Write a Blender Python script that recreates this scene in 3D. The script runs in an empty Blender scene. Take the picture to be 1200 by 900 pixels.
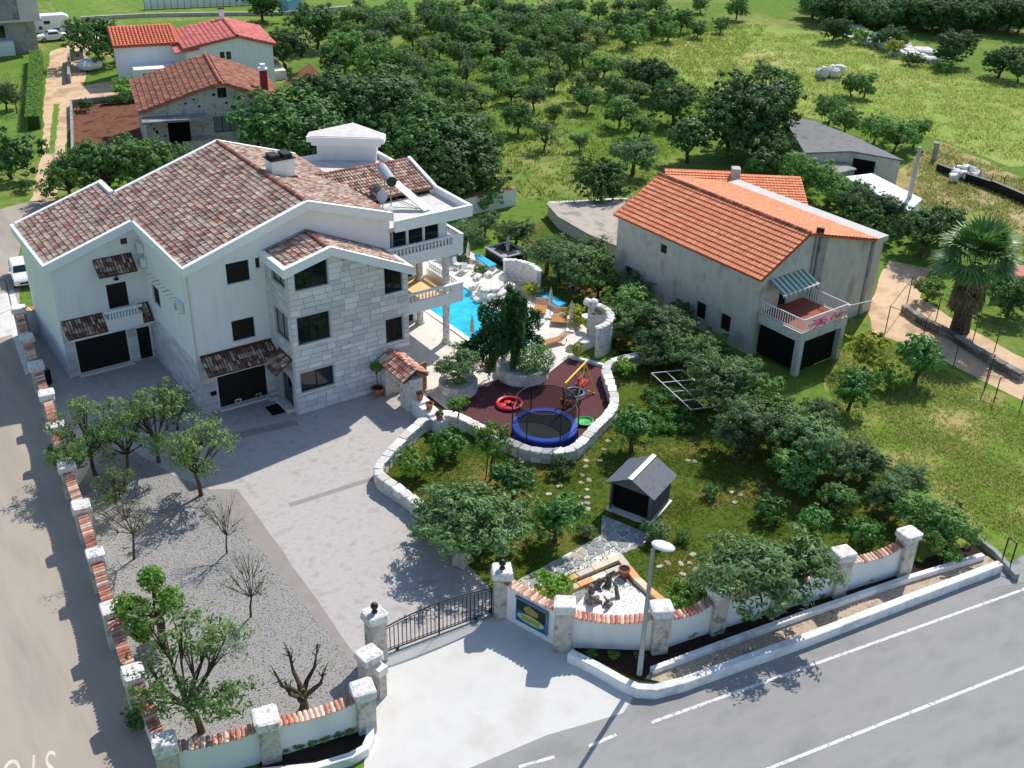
import bpy, bmesh, math, random
from mathutils import Vector, Matrix, noise
from mathutils.geometry import tessellate_polygon
SC = bpy.context.scene
COL = SC.collection
R = math.radians
random.seed(11)

# ------------------------------------------------------------------ camera
# World axes: x runs along the villa's front, y runs away behind it, z is up. The drone hangs 36 m over the ground.
F_PX, YAW, PITCH, ROLL, CAM_H = 1270.0, R(35.5), R(29.3), R(1.55), 36.0
_f = Vector((math.sin(YAW)*math.cos(PITCH), math.cos(YAW)*math.cos(PITCH), -math.sin(PITCH)))
_r0 = Vector((math.cos(YAW), -math.sin(YAW), 0))
_u0 = _r0.cross(_f)
_r = math.cos(ROLL)*_r0 + math.sin(ROLL)*_u0
_u = -math.sin(ROLL)*_r0 + math.cos(ROLL)*_u0
CAMP = Vector((0, 0, CAM_H))
cam = bpy.data.cameras.new('camera')
cam.sensor_width = 36
cam.lens = F_PX/1200*36
cam.clip_start = 0.5
cam.clip_end = 3000
camo = bpy.data.objects.new('camera', cam)
COL.objects.link(camo)
camo.matrix_world = Matrix.Translation(CAMP) @ Matrix((_r, _u, -_f)).transposed().to_4x4()
SC.camera = camo

def G(px, py, z=0.0):
    """Survey point: where the sight line through a photo point meets the level z."""
    d = _f + _r*((px-600)/F_PX) + _u*((450-py)/F_PX)
    return CAMP + d*((z-CAM_H)/d.z)
def depth(p): return (Vector(p)-CAMP).dot(_f)

# ------------------------------------------------------------------ light
SUN_AZ, SUN_EL = R(26), R(47)        # azimuth measured from +x towards +y
w = bpy.data.worlds.new('World'); SC.world = w; w.use_nodes = True
nt = w.node_tree; nt.nodes.clear()
sky = nt.nodes.new('ShaderNodeTexSky'); sky.sky_type = 'NISHITA'; sky.sun_disc = False
sky.sun_elevation = SUN_EL; sky.sun_rotation = R(90)-SUN_AZ
sky.air_density = 1.0; sky.dust_density = 0.6; sky.ozone_density = 2.0
bg = nt.nodes.new('ShaderNodeBackground'); bg.inputs[1].default_value = 0.14
wo = nt.nodes.new('ShaderNodeOutputWorld')
nt.links.new(sky.outputs[0], bg.inputs[0]); nt.links.new(bg.outputs[0], wo.inputs[0])
sl = bpy.data.lights.new('sun', 'SUN'); sl.energy = 4.2; sl.angle = R(0.55); sl.color = (1.0, 0.95, 0.88)
so = bpy.data.objects.new('sun', sl); COL.objects.link(so)
sd = Vector((math.cos(SUN_AZ)*math.cos(SUN_EL), math.sin(SUN_AZ)*math.cos(SUN_EL), math.sin(SUN_EL)))
so.rotation_euler = sd.to_track_quat('Z', 'Y').to_euler(); so.location = (40, 60, 80)
SC.view_settings.view_transform = 'Standard'; SC.view_settings.look = 'None'
SC.view_settings.exposure = 0.2; SC.view_settings.gamma = 1.0; SC.view_settings.use_curve_mapping = False
SC.cycles.max_bounces = 6; SC.cycles.transparent_max_bounces = 8; SC.cycles.diffuse_bounces = 3
SC.cycles.caustics_reflective = False; SC.cycles.caustics_refractive = False

# ------------------------------------------------------------------ materials
def lin(c):
    return tuple((v/255/12.92 if v/255 <= .04045 else ((v/255+.055)/1.055)**2.4) for v in c) + (1,)
MATS = {}
def mat(name, cols, rough=0.85, scale=3.0, bump=0.0, bscale=None, spec=0.3, metal=0.0, rnd=None, detail=4.0,
        stretch=None, coords='Object', trans=0.0, contrast=1.0, alpha=1.0, rvar=0.0):
    """Principled material; cols is one sRGB colour or several that a noise mixes.
    rnd: 'island' / 'object' picks among the colours per piece, with the noise adding wear."""
    if name in MATS: return MATS[name]
    m = bpy.data.materials.new(name); m.use_nodes = True
    t = m.node_tree; n = t.nodes; L = t.links; n.clear()
    out = n.new('ShaderNodeOutputMaterial'); b = n.new('ShaderNodeBsdfPrincipled')
    b.inputs['Roughness'].default_value = rough; b.inputs['Metallic'].default_value = metal
    b.inputs['Specular IOR Level'].default_value = spec
    if isinstance(cols[0], (int, float)): cols = [cols]
    tc = n.new('ShaderNodeTexCoord')
    if coords == 'World':
        geo0 = n.new('ShaderNodeNewGeometry'); vec = geo0.outputs['Position']
    else: vec = tc.outputs['Object']
    if stretch:
        mp = n.new('ShaderNodeMapping'); mp.inputs['Scale'].default_value = stretch
        L.new(vec, mp.inputs[0]); vec = mp.outputs[0]
    nz = n.new('ShaderNodeTexNoise'); nz.inputs['Scale'].default_value = scale; nz.inputs['Detail'].default_value = detail
    nz.inputs['Roughness'].default_value = 0.6
    L.new(vec, nz.inputs['Vector'])
    fac = nz.outputs['Fac']
    if contrast != 1.0:
        mr = n.new('ShaderNodeMapRange'); mr.inputs[1].default_value = .5-.5/contrast; mr.inputs[2].default_value = .5+.5/contrast
        L.new(fac, mr.inputs[0]); fac = mr.outputs[0]
    ramp = n.new('ShaderNodeValToRGB'); cr = ramp.color_ramp
    k = len(cols)
    while len(cr.elements) < k: cr.elements.new(.5)
    if rnd and k > 2:
        cr.interpolation = 'CONSTANT'
        for i, c in enumerate(cols): cr.elements[i].position = i/k; cr.elements[i].color = lin(c)
    else:
        for i, c in enumerate(cols):
            cr.elements[i].position = .3+.4*i/max(1, k-1) if k > 1 else 0; cr.elements[i].color = lin(c)
        if k == 1: cr.elements[1].color = lin(cols[0])
    col = ramp.outputs[0]
    if rnd:
        if rnd == 'island':
            g = n.new('ShaderNodeNewGeometry'); src = g.outputs['Random Per Island']
        else:
            g = n.new('ShaderNodeObjectInfo'); src = g.outputs['Random']
        L.new(src, ramp.inputs[0])
        hv = n.new('ShaderNodeHueSaturation')
        mr2 = n.new('ShaderNodeMapRange'); mr2.inputs[1].default_value = .3; mr2.inputs[2].default_value = .7
        mr2.inputs[3].default_value = 1-rvar; mr2.inputs[4].default_value = 1+rvar
        L.new(nz.outputs['Fac'], mr2.inputs[0]); L.new(mr2.outputs[0], hv.inputs['Value']); L.new(col, hv.inputs['Color'])
        col = hv.outputs[0]
    else:
        L.new(fac, ramp.inputs[0])
    L.new(col, b.inputs['Base Color'])
    if bump:
        bz = n.new('ShaderNodeTexNoise'); bz.inputs['Scale'].default_value = bscale or scale*6; bz.inputs['Detail'].default_value = 3
        L.new(vec, bz.inputs['Vector'])
        bp = n.new('ShaderNodeBump'); bp.inputs['Strength'].default_value = min(1, bump); bp.inputs['Distance'].default_value = .02 if bump <= 1 else .02*bump
        L.new(bz.outputs['Fac'], bp.inputs['Height']); L.new(bp.outputs[0], b.inputs['Normal'])
    sh = b.outputs[0]
    if trans:
        tr = n.new('ShaderNodeBsdfTranslucent'); L.new(col, tr.inputs[0])
        mx = n.new('ShaderNodeMixShader'); mx.inputs[0].default_value = trans
        L.new(sh, mx.inputs[1]); L.new(tr.outputs[0], mx.inputs[2]); sh = mx.outputs[0]
    if alpha < 1:
        tp = n.new('ShaderNodeBsdfTransparent'); mx = n.new('ShaderNodeMixShader'); mx.inputs[0].default_value = alpha
        L.new(tp.outputs[0], mx.inputs[1]); L.new(sh, mx.inputs[2]); sh = mx.outputs[0]
    L.new(sh, out.inputs[0])
    MATS[name] = m
    return m

# ------------------------------------------------------------------ mesh helpers
class MB:
    """Collects faces; build() links them as one mesh object."""
    def __init__(s): s.v = []; s.f = []
    def add(s, vs, fs):
        o = len(s.v); s.v += [tuple(p) for p in vs]; s.f += [tuple(i+o for i in f) for f in fs]; return s
    def box(s, x0, x1, y0, y1, z0, z1):
        return s.add([(x0,y0,z0),(x1,y0,z0),(x1,y1,z0),(x0,y1,z0),(x0,y0,z1),(x1,y0,z1),(x1,y1,z1),(x0,y1,z1)],
                     [(0,3,2,1),(4,5,6,7),(0,1,5,4),(1,2,6,5),(2,3,7,6),(3,0,4,7)])
    def obox(s, c, ang, lx, ly, z0, z1, tilt=0):
        ca, sa = math.cos(ang), math.sin(ang); c = Vector(c)
        pts = []
        for z in (z0, z1):
            for dx, dy in ((-lx/2,-ly/2),(lx/2,-ly/2),(lx/2,ly/2),(-lx/2,ly/2)):
                pts.append((c.x+dx*ca-dy*sa, c.y+dx*sa+dy*ca, z))
        return s.add(pts, [(0,3,2,1),(4,5,6,7),(0,1,5,4),(1,2,6,5),(2,3,7,6),(3,0,4,7)])
    def prism(s, poly, z0, z1):
        n = len(poly)
        if sum(poly[i][0]*poly[(i+1)%n][1]-poly[(i+1)%n][0]*poly[i][1] for i in range(n)) < 0: poly = poly[::-1]
        zt = z1 if isinstance(z1, (list, tuple)) else [z1]*n
        vs = [(p[0],p[1],z0) for p in poly]+[(p[0],p[1],zt[i]) for i, p in enumerate(poly)]
        fs = [(i,(i+1)%n,n+(i+1)%n,n+i) for i in range(n)]
        tri = tessellate_polygon([[Vector((p[0],p[1],0)) for p in poly]])
        for t in tri:
            a, b, c = t
            if (Vector(poly[b][:2])-Vector(poly[a][:2])).cross(Vector(poly[c][:2])-Vector(poly[a][:2])) < 0: a, b, c = c, b, a
            fs.append((n+a, n+b, n+c)); fs.append((c, b, a))
        return s.add(vs, fs)
    def tube(s, path, rad, seg=8, cap=True):
        path = [Vector(p) for p in path]; n = len(path)
        rads = rad if isinstance(rad, (list, tuple)) else [rad]*n
        vs = []; fs = []; up = Vector((0,0,1))
        for i, p in enumerate(path):
            d = (path[min(i+1,n-1)]-path[max(i-1,0)]).normalized()
            a = d.cross(up if abs(d.z) < .95 else Vector((1,0,0))).normalized(); b = d.cross(a)
            for k in range(seg):
                t = 2*math.pi*k/seg; vs.append(p+(a*math.cos(t)+b*math.sin(t))*rads[i])
        for i in range(n-1):
            for k in range(seg):
                k2 = (k+1) % seg; fs.append((i*seg+k, i*seg+k2, (i+1)*seg+k2, (i+1)*seg+k))
        if cap: fs.append(tuple(range(seg))); fs.append(tuple((n-1)*seg+k for k in range(seg))[::-1])
        return s.add(vs, fs)
    def lathe(s, prof, c=(0,0,0), seg=16, ang=1.0, sx=1.0, sy=1.0):
        vs = []; fs = []; n = len(prof)
        for r, z in prof:
            for k in range(seg):
                t = 2*math.pi*k/seg; vs.append((c[0]+r*math.cos(t)*sx, c[1]+r*math.sin(t)*sy, c[2]+z))
        for i in range(n-1):
            for k in range(seg):
                k2 = (k+1) % seg; fs.append((i*seg+k, i*seg+k2, (i+1)*seg+k2, (i+1)*seg+k))
        fs.append(tuple(range(seg))[::-1]); fs.append(tuple((n-1)*seg+k for k in range(seg)))
        return s.add(vs, fs)
    def quad(s, a, b, c, d): return s.add([a,b,c,d], [(0,1,2,3)])
    def face(s, O, U, V, outline, holes=(), rev=0.0, N=None):
        """Wall face in plane O + u*U + v*V with openings; rev pushes the reveals inwards along -N."""
        O, U, V = Vector(O), Vector(U), Vector(V); N = Vector(N) if N else U.cross(V)
        loops = [[Vector((u,v,0)) for u, v in outline]]+[[Vector((u,v,0)) for u, v in h] for h in holes]
        flat = [p for l in loops for p in l]
        pts = [O+U*p.x+V*p.y for p in flat]
        fs = []
        for a, b, c in tessellate_polygon(loops):
            nn = (pts[b]-pts[a]).cross(pts[c]-pts[a])
            fs.append((a,b,c) if nn.dot(N) > 0 else (c,b,a))
        s.add(pts, fs)
        if rev:
            for h in holes:
                k = len(h); f0 = [O+U*u+V*v for u, v in h]; b0 = [p-N*rev for p in f0]
                s.add(f0+b0, [(i,(i+1)%k,k+(i+1)%k,k+i) for i in range(k)])
        return s
    def slab(s, pts, th):
        """A closed plate: polygon pts (3D, coplanar) thickened downwards along its normal."""
        pts = [Vector(p) for p in pts]; n = len(pts)
        N = (pts[1]-pts[0]).cross(pts[2]-pts[0]).normalized()
        if N.z < 0: pts = pts[::-1]; N = -N
        lo = [p-N*th for p in pts]
        s.add(pts+lo, [tuple(range(n)), tuple(range(2*n-1, n-1, -1))]+[(i, n+i, n+(i+1)%n, (i+1)%n) for i in range(n)])
        return s
    def build(s, name, m, parent=None, smooth=False, **kw):
        me = bpy.data.meshes.new(name); me.from_pydata(s.v, [], s.f); me.validate()
        if smooth:
            for p in me.polygons: p.use_smooth = True
        return link(name, me, m, parent, **kw)
def link(name, me, m, parent=None, label=None, cat=None, group=None, kind=None):
    o = bpy.data.objects.new(name, me); COL.objects.link(o)
    if m is not None and not me.materials: me.materials.append(m if not isinstance(m, str) else MATS[m])
    if parent is not None:
        o.parent = parent; o.matrix_parent_inverse = parent_inv(parent)
    tag(o, label, cat, group, kind); return o
def parent_inv(p):
    M = Matrix.Identity(4)
    while p is not None:
        M = M @ p.matrix_parent_inverse.inverted() if False else M
        L = Matrix.LocRotScale(p.location, p.rotation_euler, p.scale)
        M = (p.matrix_parent_inverse @ L) @ M if p.parent else L @ M
        p = p.parent
    return M.inverted()
def tag(o, label=None, cat=None, group=None, kind=None):
    if label: o['label'] = label
    if cat: o['category'] = cat
    if group: o['group'] = group
    if kind: o['kind'] = kind
    return o
def thing(name, loc, label, cat, group=None, rz=0.0):
    o = bpy.data.objects.new(name, None); COL.objects.link(o); o.empty_display_size = .2
    o.location = loc; o.rotation_euler = (0, 0, rz)
    return tag(o, label, cat, group)
def copy_tree(o, parent=None):
    c = o.copy(); COL.objects.link(c); c.parent = parent
    for ch in list(o.children): copy_tree(ch, c)
    return c
def piece(name, me, m, parent, loc, rz=0.0, scale=(1,1,1), rot=None):
    """A repeated piece that shares mesh data."""
    if not me.materials: me.materials.append(MATS[m] if isinstance(m, str) else m)
    o = bpy.data.objects.new(name, me); COL.objects.link(o)
    o.location = loc; o.rotation_euler = rot or (0, 0, rz); o.scale = scale
    if parent is not None: o.parent = parent; o.matrix_parent_inverse = parent_inv(parent)
    return o
def struct(name, mb, m, smooth=False): return mb.build(name, m, None, smooth, kind='structure')
def rect(x0, x1, z0, z1): return [(x0,z0),(x1,z0),(x1,z1),(x0,z1)]
def unit_stone(name, bev=.06, jit=.0, seed=1):
    """A rough block one unit long each way, edges worn round."""
    bm = bmesh.new(); bmesh.ops.create_cube(bm, size=1)
    bmesh.ops.bevel(bm, geom=bm.edges[:], offset=bev, segments=1, affect='EDGES')
    rr = random.Random(seed)
    for v in bm.verts: v.co += Vector((rr.uniform(-jit,jit), rr.uniform(-jit,jit), rr.uniform(-jit,jit)))
    me = bpy.data.meshes.new(name); bm.to_mesh(me); bm.free(); return me

# palette -----------------------------------------------------------
mat('white_render', [(230,229,226),(238,238,236),(235,235,233)], .9, 1.6, .25, 40, coords='World', stretch=(1,1,.14), detail=7)
mat('white_trim', [(240,240,238),(246,246,244)], .8, 2, .1, 30)
mat('mortar', [(188,188,186),(200,200,198)], .95, 4, .4, 30)
mat('ashlar', [(214,214,212),(228,227,224),(204,204,203),(221,219,214),(233,232,230)], .9, 9, .5, 40, rnd='object', rvar=.06)
mat('ashlar_joined', [(206,207,208),(222,221,219),(196,197,198),(214,212,208)], .9, 9, .5, 40, rnd='island', rvar=.06)
mat('rough_stone', [(206,203,198),(232,230,226),(188,182,172)], .95, 3.2, .9, 16, coords='World', contrast=1.6)
mat('wall_stone', [(216,212,204),(236,233,228),(202,196,186),(228,222,212),(210,208,205)], .95, 5, .8, 18, rnd='object', rvar=.14)
mat('pillar_stone', [(176,170,160),(205,200,190),(150,144,134)], .95, 1.8, .9, 9, coords='World', contrast=1.5)
mat('villa_tile', [(208,186,166),(216,196,172),(182,126,108),(196,154,136),(170,112,98),(212,192,168),(154,130,120),(206,176,158),(194,164,148),(222,204,182),(164,144,134),(204,182,162),(178,152,140),(210,186,162)],
    .9, 1.1, .5, 20, rnd='island', rvar=.3)
mat('roof_bed', [(150,112,96),(134,98,84)], .95, 5)
mat('shade_tile', [(176,156,136),(126,86,76),(104,76,68),(196,178,156),(140,98,86),(158,132,114),(118,98,90)], .9, 6, .5, 20, rnd='island', rvar=.25)
mat('coping_tile', [(200,140,116),(220,188,164),(176,108,88),(228,202,178),(190,128,106),(206,156,132),(160,120,106)], .9, 6, .5, 20, rnd='object', rvar=.2)
mat('ridge_tile', [(158,98,84),(180,122,104),(140,92,80)], .9, 6, .5, 20, rnd='island', rvar=.25)
mat('dark_red', [(92,44,40),(104,54,48)], .8, 4)
mat('orange_tile', [(238,150,108),(234,142,100),(240,158,116),(228,136,100),(236,146,104)], .85, 5, .2, 20, rnd='island', rvar=.08)
mat('orange_pan', [(196,108,78),(180,98,70)], .9, 5)
mat('grey_render', [(170,165,154),(204,200,190),(188,183,173)], .95, .8, .35, 30, coords='World', stretch=(1,1,.55), detail=10, contrast=1.15)
mat('grey_render_pale', [(196,193,186),(208,206,200)], .95, .8, .3, 30, coords='World')
mat('shutter', [(20,17,16),(28,24,22)], .6, 4)
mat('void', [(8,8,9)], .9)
mat('frame_dark', [(22,30,30)], .45, spec=.5)
mat('frame_white', [(228,228,226)], .5)
mat('black_iron', [(16,18,20)], .5, spec=.5)
mat('deck', [(210,202,190),(222,215,205),(202,193,181)], .85, 1.2, .2, 20, coords='World')
mat('coping', [(240,236,228),(230,224,214)], .8, 3)
mat('concrete_roof', [(200,196,190),(216,212,205),(188,184,178)], .95, .9, .3, 20, coords='World')
mat('driveway', [(170,164,159),(183,177,172),(160,154,149)], .85, 1.4, .5, 9, coords='World', detail=9)
mat('driveway_band', [(144,136,131),(154,146,140)], .85, 1.1, .4, 10, coords='World', contrast=1.4)
mat('apron', [(200,198,192),(208,206,200),(194,190,183)], .9, .35, .3, 25, coords='World', detail=9)
mat('side_asphalt', [(158,147,134),(172,160,145),(146,137,127)], .95, .22, .35, 30, coords='World', stretch=(1.6,.25,1), detail=7)
mat('main_asphalt', [(142,141,138),(153,151,148),(136,135,132)], .95, .5, .5, 34, coords='World', stretch=(.5,1,1), detail=12)
mat('road_paint', [(236,235,230),(222,221,216),(168,167,164)], .9, 5, contrast=1.3, coords='World', detail=7)
mat('worn_paint', [(226,214,198),(206,192,174)], .9, 2, contrast=1.4, coords='World')
mat('soil', [(96,60,42),(122,78,56),(76,48,34)], 1, .6, 1, 6, coords='World', contrast=1.5)
mat('dark_soil', [(40,30,24),(58,44,34)], 1, 1.5, 1, 6, coords='World')
mat('track', [(196,164,130),(214,184,150),(178,148,116)], 1, .3, .6, 8, coords='World', contrast=1.5)
mat('rubber', [(86,50,54),(100,60,62)], .95, 8, .3, 60, coords='World')
mat('gravel', [(140,137,133),(174,171,166),(92,90,87)], 1, 13, 1.8, 18, coords='World', contrast=2.2, detail=6)
mat('white_gravel', [(224,222,218),(240,238,235),(186,184,180)], 1, 9, 1.4, 12, coords='World', contrast=2)
mat('bark', [(70,58,48),(96,82,68),(52,44,38)], 1, 5, 1, 20, contrast=1.5)
mat('pot', [(176,104,80),(190,118,92)], .9, 5, .2)
mat('wood', [(176,120,66),(196,140,84)], .7, 4, .2, stretch=(1,6,1))
mat('bench_blue', [(30,172,218),(38,182,226)], .5, 4)
mat('steel', [(150,158,160),(168,176,178)], .5, 4, metal=.3)
mat('brick', [(182,175,166),(200,193,184),(160,153,146)], .95, 2.5, .6, 14, coords='World', contrast=1.6)
mat('cement', [(140,140,138),(158,158,155),(122,122,121)], .95, .6, .4, 20, coords='World', contrast=1.4)
mat('kerb_gravel', [(168,150,130),(190,172,150),(146,130,112)], 1, 3, 1, 14, coords='World', contrast=1.4)
mat('dark_rubble', [(120,116,110),(150,144,136),(96,92,88)], .95, 5, .8, 18, rnd='object', rvar=.15)
def grassmat(name, base, dry, dark, big=.08, fine=2.2, dryness=.5):
    m = bpy.data.materials.new(name); m.use_nodes = True; t = m.node_tree; n = t.nodes; L = t.links
    b = n['Principled BSDF']; b.inputs['Roughness'].default_value = 1; b.inputs['Specular IOR Level'].default_value = .1
    g = n.new('ShaderNodeNewGeometry'); P = g.outputs['Position']
    def nz(s, d=5):
        q = n.new('ShaderNodeTexNoise'); q.inputs['Scale'].default_value = s; q.inputs['Detail'].default_value = d; q.inputs['Roughness'].default_value = .65
        L.new(P, q.inputs['Vector']); return q.outputs['Fac']
    def mr(x, a, b_):
        q = n.new('ShaderNodeMapRange'); q.inputs[1].default_value = a; q.inputs[2].default_value = b_; L.new(x, q.inputs[0]); return q.outputs[0]
    def mix(f, a, c):
        q = n.new('ShaderNodeMix'); q.data_type = 'RGBA'; L.new(f, q.inputs[0])
        for s, v in ((6, a), (7, c)):
            if isinstance(v, tuple): q.inputs[s].default_value = lin(v)
            else: L.new(v, q.inputs[s])
        return q.outputs[2]
    c = mix(mr(nz(big), .62-dryness*.3, .74-dryness*.2), base, dry)
    c = mix(mr(nz(fine, 8), .5, .68), c, dark)
    c2 = n.new('ShaderNodeHueSaturation'); L.new(mr(nz(fine*5, 3), 0, 1.2), c2.inputs['Value']); c2.inputs['Value'].default_value = 1
    mm = n.new('ShaderNodeMath'); mm.operation = 'MULTIPLY_ADD'; L.new(nz(fine*4, 4), mm.inputs[0]); mm.inputs[1].default_value = 1.0; mm.inputs[2].default_value = .5
    L.new(mm.outputs[0], c2.inputs['Value']); L.new(c, c2.inputs['Color'])
    L.new(c2.outputs[0], b.inputs['Base Color'])
    bp = n.new('ShaderNodeBump'); bp.inputs['Strength'].default_value = .9; bp.inputs['Distance'].default_value = .12
    L.new(nz(fine*2.5, 6), bp.inputs['Height']); L.new(bp.outputs[0], b.inputs['Normal'])
    MATS[name] = m; return m
grassmat('ground_grass', (102,130,52), (148,150,84), (76,104,40), .05, 1.0, .4)
grassmat('lawn_grass', (84,104,36), (136,118,66), (50,70,24), .22, 2.5, .45)
grassmat('wild_grass', (112,140,54), (172,158,102), (82,106,42), .2, 1.6, .55)
grassmat('meadow_grass', (140,162,78), (176,170,108), (116,142,62), .045, .8, .5)
grassmat('green_grass', (108,138,58), (136,148,76), (84,112,46), .08, 1.0, .4)
grassmat('dry_yard', (160,146,96), (186,168,124), (110,116,60), .12, 1.5, .6)

def edge_jitter(poly, step=1.5, amp=.25, seed=0):
    rr = random.Random(seed); out = []
    for i, p in enumerate(poly):
        q = poly[(i+1) % len(poly)]; d = math.dist(p[:2], q[:2]); k = max(1, int(d/step))
        for j in range(k):
            t = j/k; out.append((p[0]+(q[0]-p[0])*t+rr.uniform(-amp,amp), p[1]+(q[1]-p[1])*t+rr.uniform(-amp,amp)))
    return out
def sheet(name, pts, z, m, px=True, jit=0, step=1.5, seed=0, th=.0):
    poly = [tuple(G(*p)[:2]) for p in pts] if px else [tuple(p[:2]) for p in pts]
    if jit: poly = edge_jitter(poly, step, jit, seed)
    b = MB()
    if th: b.prism(poly, z-th, z)
    else:
        tri = tessellate_polygon([[Vector((p[0],p[1],0)) for p in poly]])
        fs = []
        for a, bb, c in tri:
            A, B, C = Vector(poly[a]), Vector(poly[bb]), Vector(poly[c])
            fs.append((a,bb,c) if (B-A).cross(C-A) > 0 else (c,bb,a))
        b.add([(p[0],p[1],z) for p in poly], fs)
    return struct(name, b, MATS[m])

# one great sheet of ground to the horizon
g = MB(); g.quad((-1500,-1500,0),(1500,-1500,0),(1500,1500,0),(-1500,1500,0)); struct('ground', g, MATS['ground_grass'])
# grassy zones of the place
sheet('meadow', [(690,62),(760,45),(840,38),(900,30),(975,42),(1100,85),(1230,110),(1260,200),(1180,195),(1100,165),(1000,150),(930,135),(880,95),(830,105),(780,90),(740,78)], .004, 'meadow_grass', jit=.8, step=3)
sheet('meadow', [(165,8),(620,8),(640,-6),(560,-30),(120,-30),(60,2),(70,20),(150,26),(320,24),(420,14)], .004, 'green_grass', jit=.5, step=3, seed=3)
sheet('yard', [(1062,190),(1100,165),(1210,215),(1300,270),(1240,300),(1150,245),(1050,262),(1040,215)], .004, 'dry_yard', jit=.6, seed=4)
sheet('field', [(985,398),(1030,385),(1100,425),(1260,500),(1260,640),(1180,655),(1090,600),(1000,520),(965,440)], .004, 'wild_grass', jit=.4, seed=5)
sheet('garden_lawn', [(490,497),(455,540),(448,585),(545,668),(590,690),(640,690),(850,700),(1070,640),(1130,600),(1040,560),(960,500),(860,440),(790,410),(720,412),(690,500),(620,535),(560,505)], .006, 'lawn_grass', jit=.1, seed=6)
sheet('lawn', [(640,250),(600,300),(615,330),(700,395),(740,425),(800,410),(745,345),(690,300)], .006, 'lawn_grass', jit=.1, seed=7)
sheet('lawn', [(-30,90),(36,75),(36,150),(-30,160)], .004, 'green_grass', jit=.2, seed=8)
# bare soil
sheet('soil_bed', [(86,122),(168,110),(172,172),(84,182)], .008, 'soil', jit=.3, seed=9)
sheet('soil_bed', [(330,98),(362,74),(386,96),(345,100)], .008, 'soil', jit=.1, seed=10)
# dirt track past the houses, and the yard between them
sheet('dirt_track', [(60,60),(92,48),(104,70),(98,100),(150,92),(160,108),(96,116),(86,125),(76,180),(64,236),(36,236),(50,180),(52,120),(54,90)], .008, 'track', jit=.15, seed=11)
sheet('dirt_track', [(86,38),(120,30),(170,30),(172,58),(150,70),(110,62),(96,56)], .006, 'track', jit=.4, seed=12)
sheet('verge', [(64,122),(70,122),(64,180),(56,180)], .012, 'green_grass', jit=.12, step=.8, seed=13)
sheet('dirt_path', [(1018,362),(1040,305),(1090,315),(1078,348),(1110,372),(1230,436),(1230,486),(1100,420),(1022,390)], .012, 'track', jit=.2, seed=14)
sheet('concrete_yard', [(640,236),(735,232),(740,258),(728,310),(700,290),(650,262)], .010, 'concrete_roof', jit=.1, seed=15)
# side road beside the villa, and the small square it starts from
sheet('side_road', [(-60,980),(200,980),(186,890),(160,810),(130,716),(106,638),(84,552),(62,476),(40,400),(24,364),(22,300),(30,262),(62,236),(26,238),(-60,262)], .010, 'side_asphalt', jit=.05, seed=16)
sheet('pavement_slab', [(0,345),(16,340),(46,430),(30,440),(14,392),(0,396)], .014, 'concrete_roof')
# main road with its markings
M0, M1 = G(1200,665), G(760,822)
sheet('main_road', [(440,880),(600,850),(690,790),(760,800),(800,798),(900,765),(1060,708),(1200,660),(1330,620),(1560,740),(1300,1100),(500,1100),(520,940)], .010, 'main_asphalt', jit=.0)
def stripe(name, a, b, w, z, m='road_paint'):
    a, b = G(*a), G(*b); d = (b-a); d.z = 0; d.normalize(); nrm = Vector((-d.y,d.x,0))*w/2
    return sheet(name, [a-nrm, b-nrm, b+nrm, a+nrm], z, m, px=False)
stripe('edge_line', (763,847), (1300,655), .16, .016)
stripe('edge_line', (690,875), (722,861), .16, .016)
stripe('edge_line', (608,899), (650,887), .16, .016)
stripe('centre_line', (840,925), (1320,735), .16, .016)
# concrete apron in front of the gate
sheet('entrance_apron', [(448,768),(590,716),(672,770),(705,795),(742,818),(730,836),(640,862),(540,905),(425,915),(430,860),(424,800),(440,780)], .014, 'apron', jit=.0)
# stamped concrete forecourt
sheet('driveway', [(14,352),(60,380),(84,400),(186,380),(240,440),(350,450),(480,430),(505,470),(476,520),(444,552),(452,568),(490,606),(560,674),(600,720),(452,772),(430,800),(420,835),(300,870),(190,895),(60,470)], .012, 'driveway')
sheet('driveway_band', [(244,574),(278,573),(330,645),(400,745),(432,790),(420,800),(330,680)], .017, 'driveway_band', jit=.05)
sheet('driveway_band', [(338,590),(446,556),(448,560),(340,594.5)], .017, 'driveway_band')
sheet('driveway_band', [(262,510),(345,492),(350,498),(268,517)], .017, 'driveway_band')
sheet('gravel_bed', [(92,570),(112,536),(150,525),(205,558),(244,573),(423,787),(418,812),(310,852),(190,882),(150,790),(112,690)], .020, 'gravel', jit=.03)

# STOP painted on the side road for drivers coming down to the main road (upside down from here)
cu = bpy.data.curves.new('road_lettering', 'FONT'); cu.body = 'STOP'; cu.size = 1; cu.align_x = 'LEFT'; cu.space_character = 1.25
tmp = bpy.data.objects.new('tmp', cu); COL.objects.link(tmp)
bpy.context.view_layer.update()
me = bpy.data.meshes.new_from_object(tmp.evaluated_get(bpy.context.evaluated_depsgraph_get())); bpy.data.objects.remove(tmp)
lt = link('road_lettering', me, MATS['worn_paint'], kind='structure')
p0 = G(66, 878); lt.location = (p0.x, p0.y-.05, .018)
pl = G(14, 890); an = math.atan2(pl.y-p0.y, pl.x-p0.x)
lt.rotation_euler = (0, 0, an); lt.scale = (1.0, 2.5, 1)
def glassmat(name, tint=(24,34,36), rough=.04):
    m = bpy.data.materials.new(name); m.use_nodes = True; b = m.node_tree.nodes['Principled BSDF']
    b.inputs['Base Color'].default_value = lin(tint); b.inputs['Roughness'].default_value = rough; b.inputs['Specular IOR Level'].default_value = .8
    MATS[name] = m; return m
glassmat('glass'); glassmat('glass_pale', (120,130,134), .08)
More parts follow.
